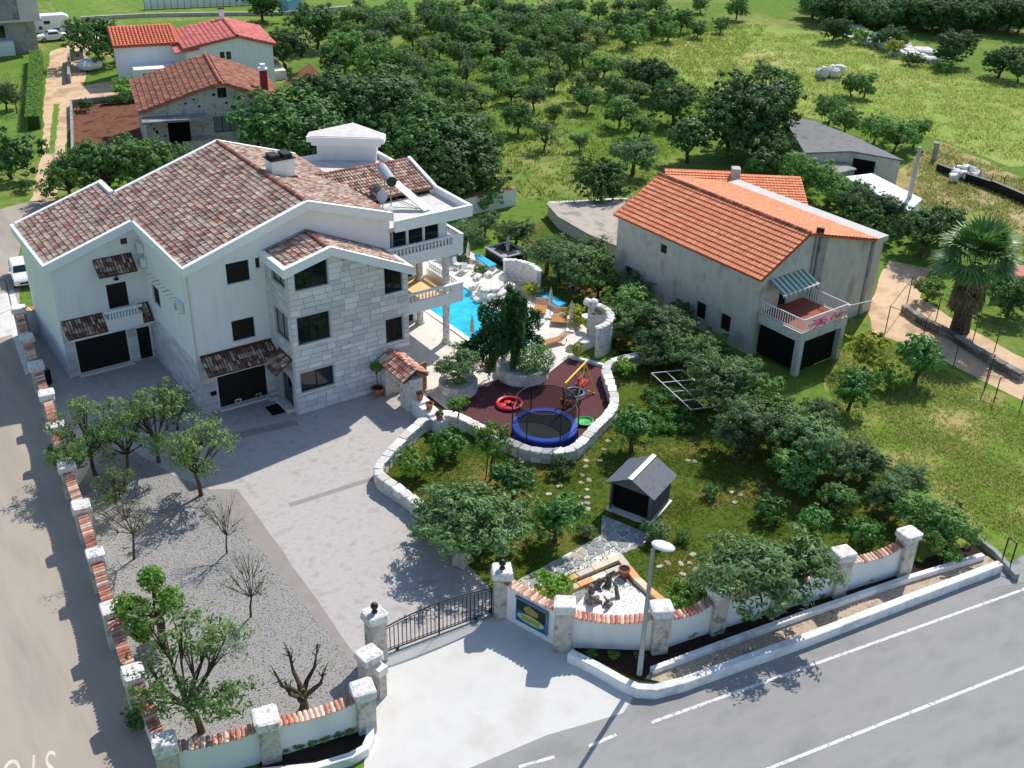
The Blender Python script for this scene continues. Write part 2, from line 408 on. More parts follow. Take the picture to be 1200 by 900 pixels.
def watermat(name, a, b_):
    m = bpy.data.materials.new(name); m.use_nodes = True; t = m.node_tree; n = t.nodes; L = t.links; b = n['Principled BSDF']
    g = n.new('ShaderNodeNewGeometry')
    v = n.new('ShaderNodeTexVoronoi'); v.feature = 'SMOOTH_F1'; v.inputs['Scale'].default_value = 1.9; L.new(g.outputs['Position'], v.inputs['Vector'])
    r = n.new('ShaderNodeValToRGB'); r.color_ramp.elements[0].color = lin(a); r.color_ramp.elements[1].color = lin(b_); r.color_ramp.elements[1].position = .8
    L.new(v.outputs['Distance'], r.inputs[0]); L.new(r.outputs[0], b.inputs['Base Color'])
    z = n.new('ShaderNodeTexNoise'); z.inputs['Scale'].default_value = 3; L.new(g.outputs['Position'], z.inputs['Vector'])
    bp = n.new('ShaderNodeBump'); bp.inputs['Strength'].default_value = .3; bp.inputs['Distance'].default_value = .05; L.new(z.outputs['Fac'], bp.inputs['Height']); L.new(bp.outputs[0], b.inputs['Normal'])
    b.inputs['Roughness'].default_value = .06; b.inputs['Specular IOR Level'].default_value = .5
    MATS[name] = m; return m
watermat('pool_water', (0,158,190), (40,196,222))

# ------------------------------------------------------------------ tiled roofs
def barrel_tiles(mb, O, U, V, nu, nv, ok, pitch=.27, exp=.40, rad=.105, seed=0, length=None):
    """Half-round cover tiles over plane O + u*U + v*V (U along the eave, V up the slope)."""
    rr = random.Random(seed); O, U, V = Vector(O), Vector(U).normalized(), Vector(V).normalized(); N = U.cross(V)
    if N.z < 0: N = -N
    L = length or exp*1.12
    for i in range(nu):
        for j in range(nv):
            u = (i+.5)*pitch+rr.uniform(-.012,.012); v = j*exp+rr.uniform(-.025,.025)
            if not ok(u, v+exp/2): continue
            vs = []
            for vv, rs, lift in ((v, 1.0, .085+rr.uniform(-.01,.012)), (v+L, .82, .03)):
                for k in range(5):
                    a = math.pi*k/4
                    vs.append(O+U*(u+math.cos(a)*rad*rs)+V*vv+N*(math.sin(a)*rad*rs+lift-.02))
            # butt end thickness
            for k in range(5):
                a = math.pi*k/4
                vs.append(O+U*(u+math.cos(a)*rad*.8)+V*v+N*(math.sin(a)*rad*.8+.04))
            mb.add(vs, [(k,k+1,6+k,5+k) for k in range(4)]+[(k+1,k,10+k,11+k) for k in range(4)])
def ridge(mb, a, b, rad=.15, step=.38, seed=0):
    a, b = Vector(a), Vector(b); d = b-a; n = max(1, int(d.length/step)); D = d.normalized(); S = D.cross(Vector((0,0,1))).normalized(); T = S.cross(D)
    for i in range(n):
        p = a+d*(i/n); q = a+d*((i+1.1)/n); vs = []
        for c, rs in ((p, 1.08), (q, .9)):
            for k in range(6):
                t = math.pi*k/5; vs.append(c+S*math.cos(t)*rad*rs+T*(math.sin(t)*rad*rs-.02))
        mb.add(vs, [(k,k+1,7+k,6+k) for k in range(5)])

# ------------------------------------------------------------------ windows and balusters
def window(parent, O, U, N, u0, u1, v0, v1, depth_=.14, frame='frame_dark', glass='glass', mull=(.5,), rail=None, poly=None, fw=.07, name='window'):
    """A framed window set back in its opening. U runs along the wall, N points out."""
    O, U, N = Vector(O), Vector(U), Vector(N); Z = Vector((0,0,1))
    out = poly or rect(u0, u1, v0, v1)
    Oi = O-N*depth_
    cx = sum(p[0] for p in out)/len(out); cy = sum(p[1] for p in out)/len(out)
    hu = max(p[0] for p in out)-min(p[0] for p in out); hv = max(p[1] for p in out)-min(p[1] for p in out)
    inn = [(cx+(p[0]-cx)*(1-2*fw/hu), cy+(p[1]-cy)*(1-2*fw/hv)) for p in out]
    f = MB(); f.face(Oi, U, Z, out, [inn], .05, N)
    for m in mull:
        x = inn[0][0]+(inn[1][0]-inn[0][0])*m
        top = max(p[1] for p in inn) if not poly else min(v for v in [inn[2][1]+(inn[3][1]-inn[2][1])*(inn[2][0]-x)/max(.01,(inn[2][0]-inn[3][0]))])
        _bar(f, Oi, U, Z, N, x-fw/2, x+fw/2, inn[0][1], top)
    if rail is not None:
        y = v0+(v1-v0)*rail; _bar(f, Oi, U, Z, N, inn[0][0], inn[1][0], y-.03, y+.03)
    w = f.build(name, MATS[frame], parent)
    p = MB(); p.face(Oi-N*.03, U, Z, inn, (), 0, N); p.build('pane', MATS[glass], w)
    return w
def _bar(f, O, U, Z, N, u0, u1, v0, v1, t=.03):
    a = [O+U*u0+Z*v0, O+U*u1+Z*v0, O+U*u1+Z*v1, O+U*u0+Z*v1]; f.add([p+N*.012 for p in a]+[p-N*t for p in a], [(0,1,2,3),(0,4,5,1),(1,5,6,2),(2,6,7,3),(3,7,4,0)])
def shutter(parent, O, U, N, u0, u1, v0, v1, depth_=.12, name='window_shutter', slats=14, m='shutter'):
    """Dark roller shutter or plank door, built of lapped slats."""
    O, U, N = Vector(O), Vector(U), Vector(N); Z = Vector((0,0,1)); f = MB(); h = (v1-v0)/slats
    for i in range(slats):
        a = O-N*depth_+U*u0+Z*(v0+i*h); b = a+U*(u1-u0)
        f.add([a+N*.012, b+N*.012, b+Z*h, a+Z*h, a, b], [(0,1,2,3),(4,5,1,0)])
    return f.build(name, MATS[m], parent)
def baluster_mesh(h=.62, r=.065):
    b = MB(); b.lathe([(r*.9,0),(r*.9,.05),(r*.5,.09),(r*1.15,h*.33),(r*.75,h*.6),(r*.5,h*.8),(r*.9,h*.92),(r*.9,h)], seg=8)
    me = bpy.data.meshes.new('baluster'); me.from_pydata(b.v, [], b.f); me.materials.append(MATS['white_trim'])
    for p in me.polygons: p.use_smooth = True
    return me
BAL = baluster_mesh()
def balusters(parent, a, b, z, step=.28, me=None):
    a, b = Vector(a), Vector(b); n = max(1, int((b-a).length/step))
    for i in range(n):
        p = a+(b-a)*((i+.5)/n); piece('baluster', me or BAL, 'white_trim', parent, (p.x, p.y, z))

# ------------------------------------------------------------------ the villa
VX = dict(A0=12.6, B0=18.45, S0=23.35, S1=31.62, T1=38.45)
YA, YB, YS, YBK, YAK = 68.8, 59.5, 56.2, 73.9, 76.8
villa = thing('villa', (26, 66, 0), 'three-storey white villa with mottled clay tile roof and stone-clad bay above the driveway', 'villa')
X_, Y_, Z_ = Vector((1,0,0)), Vector((0,1,0)), Vector((0,0,1))
SL_L = (12.72-8.22)/(26.4-12.5)                    # the long roof slope facing the road
def zL(x): return 8.22+(x-12.5)*SL_L
def zR(x): return 12.72-(x-26.4)*.322
oA = [rect(13.33,16.70,.12,2.58), rect(17.40,18.28,.02,2.43), rect(15.90,17.23,4.25,6.02), rect(17.30,17.75,8.58,9.0)]
oB = [rect(20.87,22.35,8.42,9.78), rect(22.78,23.07,9.08,9.77), rect(20.83,22.32,4.52,5.93), rect(19.5,22.76,.1,2.36)]
w = MB()
w.face((0,YA,0), X_, Z_, [(12.6,0),(18.45,0),(18.45,zL(18.45)-.12),(12.6,zL(12.6)-.12)], oA, .14, -Y_)
w.face((0,YB,0), X_, Z_, [(18.45,0),(23.35,0),(23.35,7),(32.2,7),(32.2,zR(32.2)-.1),(26.4,12.6),(18.45,zL(18.45)-.12)], oB, .14, -Y_)
w.face((18.45,0,0), Y_, Z_, [(YB,0),(YA,0),(YA,zL(18.45)-.12),(YB,zL(18.45)-.12)], [rect(65.85,67.3,4.85,6.2)], .14, -X_)
w.face((12.6,0,0), Y_, Z_, [(YA,0),(YAK,0),(YAK,zL(12.6)-.12),(YA,zL(12.6)-.12)], (), 0, -X_)
w.face((0,YAK,0), X_, Z_, [(12.6,0),(18.45,0),(18.45,zL(18.45)-.12),(12.6,zL(12.6)-.12)], (), 0, Y_)
w.face((18.45,0,0), Y_, Z_, [(YBK,0),(YAK,0),(YAK,zL(18.45)-.12),(YBK,zL(18.45)-.12)], (), 0, X_)
w.face((0,YBK,0), X_, Z_, [(18.45,0),(37,0),(37,9.9),(32.2,9.9),(32.2,zR(32.2)-.1),(26.4,12.6),(18.45,zL(18.45)-.12)], (), 0, Y_)
w.face((32.4,0,0), Y_, Z_, [(YB,0),(YBK,0),(YBK,9.8),(YB,9.8)], (), 0, X_)
w.face((37,0,0), Y_, Z_, [(64,0),(YBK,0),(YBK,9.9),(64,9.9)], (), 0, X_)
w.face((0,64,0), X_, Z_, [(32.4,0),(37,0),(37,9.8),(32.4,9.8)], [rect(33,36.4,.1,2.5), rect(33,36.4,3.75,6.0)], .14, -Y_)
w.build('wall', MATS['white_render'], villa)
bd = MB(); bd.box(12.9,18.2,69.1,76.5,.2,7.9); bd.box(18.75,32.1,59.8,73.6,.2,9.9); bd.box(32.1,36.8,64.3,73.6,.2,9.7); bd.build('interior', MATS['void'], villa)
# shutters, doors and windows of the rendered walls
OA, OB = (0,YA,0), (0,YB,0)
def pt(o, label=None):
    if label: o['label'] = label
    return o
pt(shutter(villa, OA, X_, -Y_, 13.33,16.70,.12,2.58, name='garage_door', slats=18), 'dark slatted garage door under the narrow tiled canopy')
shutter(villa, OA, X_, -Y_, 17.40,18.28,.02,2.43, name='door', slats=12)
shutter(villa, OA, X_, -Y_, 15.90,17.23,4.25,6.02, name='balcony_door', slats=16)
window(villa, OA, X_, -Y_, 17.30,17.75,8.58,9.0, mull=(), fw=.04)
shutter(villa, OB, X_, -Y_, 20.87,22.35,8.42,9.78); shutter(villa, OB, X_, -Y_, 20.83,22.32,4.52,5.93)
window(villa, OB, X_, -Y_, 22.78,23.07,9.08,9.77, mull=(), fw=.04)
shutter(villa, OB, X_, -Y_, 19.5,22.76,.1,2.36, name='garage_door', slats=18)
shutter(villa, (18.45,0,0), Y_, -X_, 65.85,67.3,4.85,6.2)
window(villa, (0,64,0), X_, -Y_, 33,36.4,.1,2.5, mull=(.33,.66)); window(villa, (0,64,0), X_, -Y_, 33,36.4,3.75,6.0, mull=(.33,.66))
for (o, a, b, z) in ((OA,13.33,16.7,.12),(OB,19.5,22.76,.1)):
    s = MB(); s.box(a-.15,b+.15,o[1]-.35,o[1]-.005,0,z); s.build('door_sill', MATS['coping'], villa)
for (a, b, z) in ((20.87,22.35,8.42),(20.83,22.32,4.52),(22.78,23.07,9.08)):
    s = MB(); s.box(a-.06,b+.06,YB-.06,YB+.1,z-.07,z-.003); s.build('window_sill', MATS['white_trim'], villa)
# pale stone plinth of the ground floor, coursed
def ashlar_strip(mb, O, U, N, outline, holes, h=.34, seed=0, proud=.035, gap=.014, wr=(.45,.95)):
    rr = random.Random(seed); O, U, N = Vector(O), Vector(U), Vector(N); Z = Vector((0,0,1)); res = []
    z1 = max(p[1] for p in outline); z = min(p[1] for p in outline)
    def span(zz):
        xs = []
        for i, p in enumerate(outline):
            q = outline[(i+1) % len(outline)]
            if (p[1] <= zz) != (q[1] <= zz): xs.append(p[0]+(q[0]-p[0])*(zz-p[1])/(q[1]-p[1]))
        return (min(xs), max(xs)) if len(xs) >= 2 else None
    while z < z1-.1:
        hh = min(h*rr.uniform(.82,1.18), z1-z); a = span(z+hh-.02); b = span(z+.02)
        if a and b:
            lo, hi = max(a[0],b[0]), min(a[1],b[1]); cuts = [(lo,hi)]
            for ho in holes:
                hx0, hx1 = min(p[0] for p in ho)-.06, max(p[0] for p in ho)+.06; hz0, hz1 = min(p[1] for p in ho), max(p[1] for p in ho)
                if hz1 > z+.04 and hz0 < z+hh-.04:
                    nc = []
                    for c0, c1 in cuts:
                        if hx0 > c0: nc.append((c0, min(c1,hx0)))
                        if hx1 < c1: nc.append((max(c0,hx1), c1))
                    cuts = nc
            for c0, c1 in cuts:
                x = c0
                while x < c1-.08:
                    ww = rr.uniform(*wr)
                    if c1-x-ww < .3: ww = c1-x
                    res.append((x+gap, x+ww-gap, z+gap, z+hh-gap)); x += ww
        z += hh
    if mb is not None:
        for (a, b, c, d) in res:
            p = proud*rr.uniform(.8,1.25); q = [O+U*a+Z*c, O+U*b+Z*c, O+U*b+Z*d, O+U*a+Z*d]
            e = .012; f = [O+N*p+U*(a+e)+Z*(c+e), O+N*p+U*(b-e)+Z*(c+e), O+N*p+U*(b-e)+Z*(d-e), O+N*p+U*(a+e)+Z*(d-e)]
            mb.add(q+f, [(4,5,6,7),(0,1,5,4),(1,2,6,5),(2,3,7,6),(3,0,4,7)])
    return res
cl = MB()
ashlar_strip(cl, (0,YA,0), X_, -Y_, rect(12.62,18.43,0,3.15), oA, seed=1)
ashlar_strip(cl, (0,YB,0), X_, -Y_, rect(18.47,23.33,0,3.3), oB, seed=2)
ashlar_strip(cl, (18.45,0,0), Y_, -X_, rect(YB+.02,YA-.02,0,3.55), [], seed=3)
ashlar_strip(cl, (32.4,0,0), Y_, X_, rect(YB+.02,64,6.9,9.6), [], seed=4)
cl.build('stone_cladding', MATS['ashlar_joined'], villa, kind='stuff')
# stone-clad bay ---------------------------------------------------
def sTop(x): return 9.95+(x-23.35)*(.25) if x < 26.25 else 10.68-(x-26.25)*.452
oS = [[(23.85,8.56),(26.03,8.53),(26.03,10.35),(23.85,9.80)], rect(23.79,25.97,4.88,6.75), rect(23.72,26.01,1.51,2.90),
      [(29.93,6.86),(31.20,6.86),(31.20,8.20),(29.93,8.78)], rect(29.90,31.16,3.36,5.05)]
outS = [(23.35,0),(31.62,0),(31.62,sTop(31.62)),(26.25,sTop(26.25)),(23.35,sTop(23.35))]
oSide = [rect(56.55,58.52,8.66,9.62), rect(56.6,58.6,4.97,6.8), [(56.75,.25),(58.45,.25),(58.45,2.05),(58.2,2.3),(57.9,2.42),(57.3,2.42),(57.0,2.3),(56.75,2.05)]]
s = MB(); s.face((0,YS,0), X_, Z_, outS, oS, .16, -Y_)
s.face((23.35,0,0), Y_, Z_, [(YS,0),(YB,0),(YB,sTop(23.35)),(YS,sTop(23.35))], oSide, .16, -X_)
s.face((31.62,0,0), Y_, Z_, [(YS,0),(YB,0),(YB,sTop(31.62)),(YS,sTop(31.62))], (), 0, X_)
bay = s.build('stone_bay', MATS['mortar'], villa)
bi = MB(); bi.box(23.6,31.4,YS+.3,YB-.1,.1,8.0); bi.build('bay_interior', MATS['void'], villa)
OS = (0,YS,0)
window(villa, OS, X_, -Y_, 23.85,26.03,8.55,10.3, poly=oS[0], mull=(.5,)); window(villa, OS, X_, -Y_, 23.79,25.97,4.88,6.75, mull=(.45,.52)); window(villa, OS, X_, -Y_, 23.72,26.01,1.51,2.90, mull=(.5,))
window(villa, OS, X_, -Y_, 29.93,31.20,6.86,8.6, poly=oS[3], mull=(.5,)); window(villa, OS, X_, -Y_, 29.90,31.16,3.36,5.05, mull=(.45,.55))
OD = (23.35,0,0)
window(villa, OD, Y_, -X_, 56.55,58.52,8.66,9.62, glass='glass_pale'); window(villa, OD, Y_, -X_, 56.6,58.6,4.97,6.8, glass='glass_pale')
d = MB(); d.face((23.5,0,0), Y_, Z_, oSide[2], (), 0, -X_); d.build('entrance_door', MATS['glass'], villa)
for (a, b, z) in ((23.85,26.03,8.53),(23.79,25.97,4.88),(23.72,26.01,1.51),(29.93,31.2,6.86),(29.9,31.16,3.36)):
    q = MB(); q.box(a-.08,b+.08,YS-.09,YS+.1,z-.1,z-.004); q.build('window_sill', MATS['coping'], villa)
st = unit_stone('ashlar_block', .05)
rs = ashlar_strip(None, OS, X_, -Y_, [(23.37,.02),(31.6,.02),(31.6,8.2),(26.25,10.6),(23.37,9.9)], oS, h=.37, seed=5, wr=(.5,1.1), gap=.016)
rs.sort(key=lambda r: -(r[1]-r[0])*(r[3]-r[2]))
extra = MB(); rr = random.Random(8)
for i, (a, b, c, d_) in enumerate(rs):
    if i < 295:
        o = piece('stone_block', st, 'ashlar', villa, ((a+b)/2, YS-.015+rr.uniform(-.008,.008), (c+d_)/2), scale=(b-a, .09, d_-c))
    else: extra.box(a,b,YS-.055,YS+.02,c,d_)
ashlar_strip(extra, OD, Y_, -X_, rect(YS+.02,YB-.02,0,9.9), oSide, h=.36, seed=6)
extra.build('side_stonework', MATS['ashlar_joined'], villa, kind='stuff')
# corner downpipes
for (x, y, h) in ((23.30,56.12,9.9),(18.38,59.42,10.0)):
    t = MB(); t.tube([(x,y,.05),(x,y,h)], .055, 8); t.build('downpipe', MATS['grey_render_pale'], villa)

# white roof edges ---------------------------------------------------
fa = MB()
def fascia(mb, a, b, top=.16, low=.42, t=.32, out=(0,-1,0)):
    """White barge board from a to b; t is its thickness inwards from the outer face."""
    a, b, out = Vector(a), Vector(b), Vector(out); i = -out*t; U = Vector((0,0,top)); D = Vector((0,0,-low))
    v = [a+D, b+D, b+U, a+U, a+i+D, b+i+D, b+i+U, a+i+U]
    mb.add(v, [(0,1,2,3),(5,4,7,6),(3,2,6,7),(1,0,4,5),(0,3,7,4),(2,1,5,6)])
fa_n = [((12.22,68.45,zL(12.22)),(18.12,68.45,zL(18.12)),(0,-1,0)), ((18.12,59.15,zL(18.12)),(26.4,59.15,12.72),(0,-1,0)), ((26.4,59.15,12.72),(32.35,59.15,zR(32.35)),(0,-1,0)),
        ((12.22,77.1,zL(12.22)),(12.22,68.772,zL(12.22)),(-1,0,0)), ((18.12,68.45,zL(18.12)),(18.12,59.472,zL(18.12)),(-1,0,0)),
        ((18.75,77.1,zL(18.75)),(12.542,77.1,zL(12.542)),(0,1,0)), ((26.4,74.2,12.72),(18.78,74.2,zL(18.78)),(0,1,0)), ((32.3,74.2,zR(32.3)),(26.4,74.2,12.72),(0,1,0)), ((18.75,74.2,zL(18.75)),(18.75,76.778,zL(18.75)),(1,0,0)),
        ((23.05,55.9,10.05),(26.25,55.9,10.85),(0,-1,0)), ((26.25,55.9,10.85),(31.95,55.9,8.28),(0,-1,0)), ((23.05,59.45,10.05),(23.05,56.222,10.05),(-1,0,0)), ((31.95,56.222,8.28),(31.95,59.45,8.28),(1,0,0))]
for a, b, o in fa_n:
    m = MB(); fascia(m, a, b, out=o); m.build('barge_board', MATS['white_trim'], villa)
# tiled slopes ------------------------------------------------------
rf = MB()
rf.slab([(12.4,68.6,zL(12.4)),(18.3,68.6,zL(18.3)),(18.3,77,zL(18.3)),(12.4,77,zL(12.4))], .15)
rf.slab([(18.3,59.3,zL(18.3)),(26.4,59.3,12.72),(26.4,74.1,12.72),(18.3,74.1,zL(18.3))], .15)
rf.slab([(26.4,59.3,12.72),(32.2,59.3,zR(32.2)),(32.2,74.1,zR(32.2)),(26.4,74.1,12.72)], .15)
rf.slab([(32.2,67.4,11.3),(38.2,67.4,11.3),(38.2,63.9,10.25),(32.2,63.9,10.25)], .15); rf.slab([(29.6,67.4,11.3),(32.2,67.4,11.3),(32.2,63.9,10.25)], .12)
rf.slab([(23.2,56.1,10.0),(26.25,56.1,10.8),(26.25,59.5,10.8),(23.2,59.5,10.0)], .1); rf.slab([(26.25,56.1,10.8),(31.8,56.1,8.3),(31.8,59.5,8.3),(26.25,59.5,10.8)], .1)
roof = rf.build('roof', MATS['roof_bed'], villa)
VL = Vector((1,0,SL_L)); lv = math.sqrt(1+SL_L**2)
t = MB()
# long slope over both wings: u along the eave (y), v up the slope
def ok_long(u, v):
    y = 59.5+u; x = 12.5+v/lv
    if x > 26.3: return False
    if x < 18.42: return 68.75 < y < 76.8
    return 59.45 < y < 73.9
barrel_tiles(t, (12.5,59.5,8.22), (0,1,0), VL, 80, 41, ok_long, .222, .36, .092, seed=1)
VR = Vector((-1,0,.322)); lr = math.sqrt(1+.322**2)
def ok_right(u, v):
    y = 59.5+u; x = 32.2-v/lr
    if not (59.45 < y < 73.9 and x > 26.5): return False
    if y > 67.4: return zR(x) > 10.9 or x < 31.6
    if y > 63.9: return zR(x) > 10.25+(y-63.9)*.3+.02
    return True
barrel_tiles(t, (32.2,59.5,zR(32.2)), (0,1,0), VR, 66, 18, ok_right, .222, .36, .092, seed=2)
VT = Vector((0,3.5,1.05)).normalized()
barrel_tiles(t, (29.4,63.9,10.25), (1,0,0), VT, 39, 10, lambda u, v: 29.4+u < 38.0 and zR(29.4+u) < 10.25+v*.287+.1 and v < 3.6, .222, .36, .092, seed=3)
VS = Vector((1,0,.25)); VS2 = Vector((-1,0,.45))
barrel_tiles(t, (23.25,56.2,10.02), (0,1,0), VS, 14, 9, lambda u, v: v < 2.95 and u < 3.2, .222, .36, .092, seed=4)
barrel_tiles(t, (31.75,56.2,8.32), (0,1,0), VS2, 14, 18, lambda u, v: v < 5.9 and u < 3.2, .222, .36, .092, seed=5)
t.build('roof_tiles', MATS['villa_tile'], roof, kind='stuff')
r = MB(); ridge(r, (26.4,59.4,12.78), (26.4,74.0,12.78)); ridge(r, (30.0,67.45,11.36), (38.1,67.45,11.36)); ridge(r, (26.25,56.1,10.86), (26.25,59.4,10.86)); r.build('ridge_tiles', MATS['ridge_tile'], roof, kind='stuff')
# dark flashing where the bay roof meets the wall
fl = MB(); fl.slab([(23.2,59.47,10.2),(26.25,59.47,11.0),(26.25,59.3,10.96),(23.2,59.3,10.16)], .05); fl.slab([(26.25,59.47,11.0),(31.8,59.47,8.5),(31.8,59.3,8.46),(26.25,59.3,10.96)], .05); fl.build('flashing', MATS['cement'], villa)
# chimney
ch = MB(); ch.box(26.9,28.5,65.6,66.7,11.6,13.5); c = ch.build('chimney', MATS['white_render'], villa)
cc = MB(); cc.box(26.8,28.6,65.5,66.8,13.5,13.58)
for dx in (0,.85): cc.box(26.95+dx,27.55+dx,65.65,66.65,13.58,13.85)
cc.build('chimney_cap', MATS['black_iron'], c)
cf = MB(); cf.box(26.78,28.62,65.48,66.82,11.7,12.3); cf.build('chimney_flashing', MATS['dark_red'], c)

# flat roofs, parapets and stair tower ------------------------------
for bx_ in ((32.1,38.2,59.4,64.0,9.55,9.85),(32.2,38.2,67.4,74.0,9.55,10.15),(30.9,32.2,67.5,74.0,10.0,10.5)): fr = MB(); fr.box(*bx_); fr.build('flat_roof', MATS['concrete_roof'], villa)
pp = [((32.45,59.15,10.05),(38.5,59.15,10.05),(0,-1,0)), ((38.5,59.392,10.05),(38.5,63.9,10.05),(1,0,0)), ((38.5,63.9,10.1),(38.5,67.6,11.2),(1,0,0)), ((38.5,67.6,10.25),(38.5,73.938,10.25),(1,0,0)), ((38.5,74.18,10.25),(32.3,74.18,10.25),(0,1,0))]
for a, b, o in pp:
    m = MB(); fascia(m, a, b, top=.32, low=.48, t=.24, out=o); m.build('parapet', MATS['white_trim'], villa)
T0, T1, T2 = G(372,187,10.15), G(441,189,10.15), G(410,172,10.15)
cen = (T0+T1)/2; ax = (T1-T0); ax.z = 0; wd = ax.length; ax.normalize(); nb = Vector((-ax.y,ax.x,0))
a0, a1 = Vector((T0.x,T0.y,0)), Vector((T1.x,T1.y,0)); ap = (a0+a1)/2+nb*3.2
tw = MB(); tw.prism([tuple(a0[:2]),tuple(a1[:2]),tuple((a1+nb*1.0)[:2]),tuple(ap[:2]),tuple((a0+nb*1.0)[:2])], 10.15, 11.6); tower = tw.build('stair_tower', MATS['white_render'], villa)
def grow(p, k): c = (a0+a1)/2+nb*1.3; return tuple((c+(p-c)*k)[:2])
ts = MB(); ts.prism([grow(q,1.3) for q in (a0,a1,a1+nb*1.0,ap,a0+nb*1.0)], 11.6, 12.0); ts.prism([grow(q,1.16) for q in (a0,a1,a1+nb*1.0,ap,a0+nb*1.0)], 11.3, 11.6)
ts.build('tower_roof', MATS['white_trim'], tower)
tr = MB(); tr.prism([grow(q,1.2) for q in (a0,a1,a1+nb*1.0,ap,a0+nb*1.0)], 12.0, 12.05); tr.build('tower_roof_screed', MATS['concrete_roof'], tower)

mat('canopy_bed', [(84,62,56),(98,74,66)], .95, 6)
# tiled canopies over doors ------------------------------------------
def canopy(name, pts_slab, O, U, V, nu, nv, ok, seed):
    b = MB(); b.slab(pts_slab, .08); o = b.build(name, MATS['canopy_bed'], villa)
    q = MB(); barrel_tiles(q, O, U, V, nu, nv, ok, pitch=.2, exp=.33, rad=.095, seed=seed); q.build('canopy_tiles', MATS['shade_tile'], o, kind='stuff')
def canopy_front(x0, x1, y, z1, z0, out, seed):
    V = Vector((0,out,z1-z0)); L = V.length
    canopy('tiled_canopy', [(x0,y,z1),(x1,y,z1),(x1,y-out,z0),(x0,y-out,z0)], (x0,y-out,z0), (1,0,0), V, int((x1-x0)/.2), int(L/.33)+1, lambda u, v: v < L-.1, seed)
canopy_front(15.35,17.86,YA,7.87,7.0,1.0,21); canopy_front(12.72,15.34,YA,4.1,3.25,1.1,22); canopy_front(17.7,18.44,YA,4.25,3.28,1.1,23); canopy_front(18.6,23.34,YB,4.05,3.18,1.25,24)
V = Vector((1.25,0,.87)); LV = V.length
canopy('tiled_canopy', [(23.34,56.3,4.05),(23.34,58.2,4.05),(22.1,58.2,3.18),(22.1,56.3,3.18)], (22.1,56.3,3.18), (0,1,0), V, 9, 5, lambda u, v: v < LV-.1 and u < 1.95, 25)
for (x0, x1, z1, y) in ((15.35,17.86,7.87,YA),(12.72,15.34,4.1,YA),(18.6,23.34,4.05,YB)):
    q = MB(); q.box(x0,x1,y-.07,y-.003,z1-.02,z1+.09); q.build('canopy_flashing', MATS['dark_red'], villa)
q = MB(); q.box(12.75,18.4,YA-1.0,YA-.01,3.02,3.18); q.box(18.9,23.0,YB-1.0,YB-.01,2.98,3.1); q.build('canopy_beam', MATS['coping'], villa)
# small balcony over the garage
b = MB(); b.box(15.34,17.68,YA-1.1,YA-.002,3.2,3.36); b.box(15.34,17.68,YA-1.1,YA-.98,3.36,4.02); b.box(15.34,15.46,YA-.98,YA-.002,3.36,4.02); b.box(17.56,17.68,YA-.98,YA-.002,3.36,4.02)
bal = b.build('balcony', MATS['white_render'], villa)
b = MB(); b.box(15.3,17.72,YA-1.14,YA-.94,4.5,4.62); b.build('handrail', MATS['white_trim'], bal)
sb = baluster_mesh(.48, .06); balusters(bal, (15.5,YA-1.04,0), (17.5,YA-1.04,0), 4.02, .2, sb)

# poolside balconies: two decks carried on round columns ---------------
def deckbalc(z0, ztop, floor_m, name):
    b = MB(); b.box(31.63,37.75,59.2,63.98,z0,z0+.3); b.box(31.63,37.75,59.2,59.38,z0+.3,ztop-.62); b.box(37.57,37.75,59.38,63.98,z0+.3,ztop-.62)
    o = b.build('balcony', MATS['white_render'], villa)
    f = MB(); f.box(31.7,37.55,59.4,63.9,z0+.301,z0+.33); f.build('balcony_floor', MATS[floor_m], o)
    h = MB(); h.box(31.63,37.78,59.16,59.42,ztop-.1,ztop); h.box(37.53,37.78,59.42,63.98,ztop-.1,ztop); h.build('handrail', MATS['white_trim'], o)
    p = MB(); p.box(36.9,37.76,59.18,59.4,ztop-.62,ztop-.1); p.build('corner_post', MATS['white_render'], o)
    m = baluster_mesh(.52, .07); balusters(o, (31.9,59.29,0), (36.8,59.29,0), ztop-.62, .26, m); balusters(o, (37.66,59.6,0), (37.66,63.8,0), ztop-.62, .28, m)
    return o
mat('ochre_tile', [(222,186,132),(232,198,146)], .8, 3, coords='World')
deckbalc(3.35, 4.82, 'ochre_tile', 'a'); deckbalc(7.0, 8.45, 'deck', 'b')
for (x, y) in ((36.65,59.72),(36.65,63.4),(32.0,63.5)):
    for z0, z1 in ((.05,3.35),(3.68,7.0)):
        c = MB(); c.lathe([(.34,0),(.34,.25),(.25,.35),(.25,z1-z0-.4),(.33,z1-z0-.2),(.33,z1-z0)], (x,y,z0), 14); c.build('column', MATS['rough_stone'], villa)
# glazed room on the top balcony
gz = MB(); gz.face((0,59.75,0), X_, Z_, rect(32.45,36.75,7.33,9.6), [rect(32.55,33.62,8.0,9.55), rect(33.75,34.9,8.0,9.55), rect(35.03,36.15,8.0,9.55)], .1, -Y_); gz.face((36.75,0,0), Y_, Z_, rect(59.75,64,7.33,9.6), [rect(60.2,63.5,8.0,9.5)], .1, X_)
gr = gz.build('glazed_room', MATS['white_render'], villa)
for a, b_ in ((32.55,33.62),(33.75,34.9),(35.03,36.15)): window(villa, (0,59.75,0), X_, -Y_, a, b_, 8.0, 9.55, depth_=.06, frame='frame_white', mull=(), fw=.04)
window(villa, (36.75,0,0), Y_, X_, 60.2, 63.5, 8.0, 9.5, depth_=.06, frame='frame_white', mull=(.5,), fw=.05)

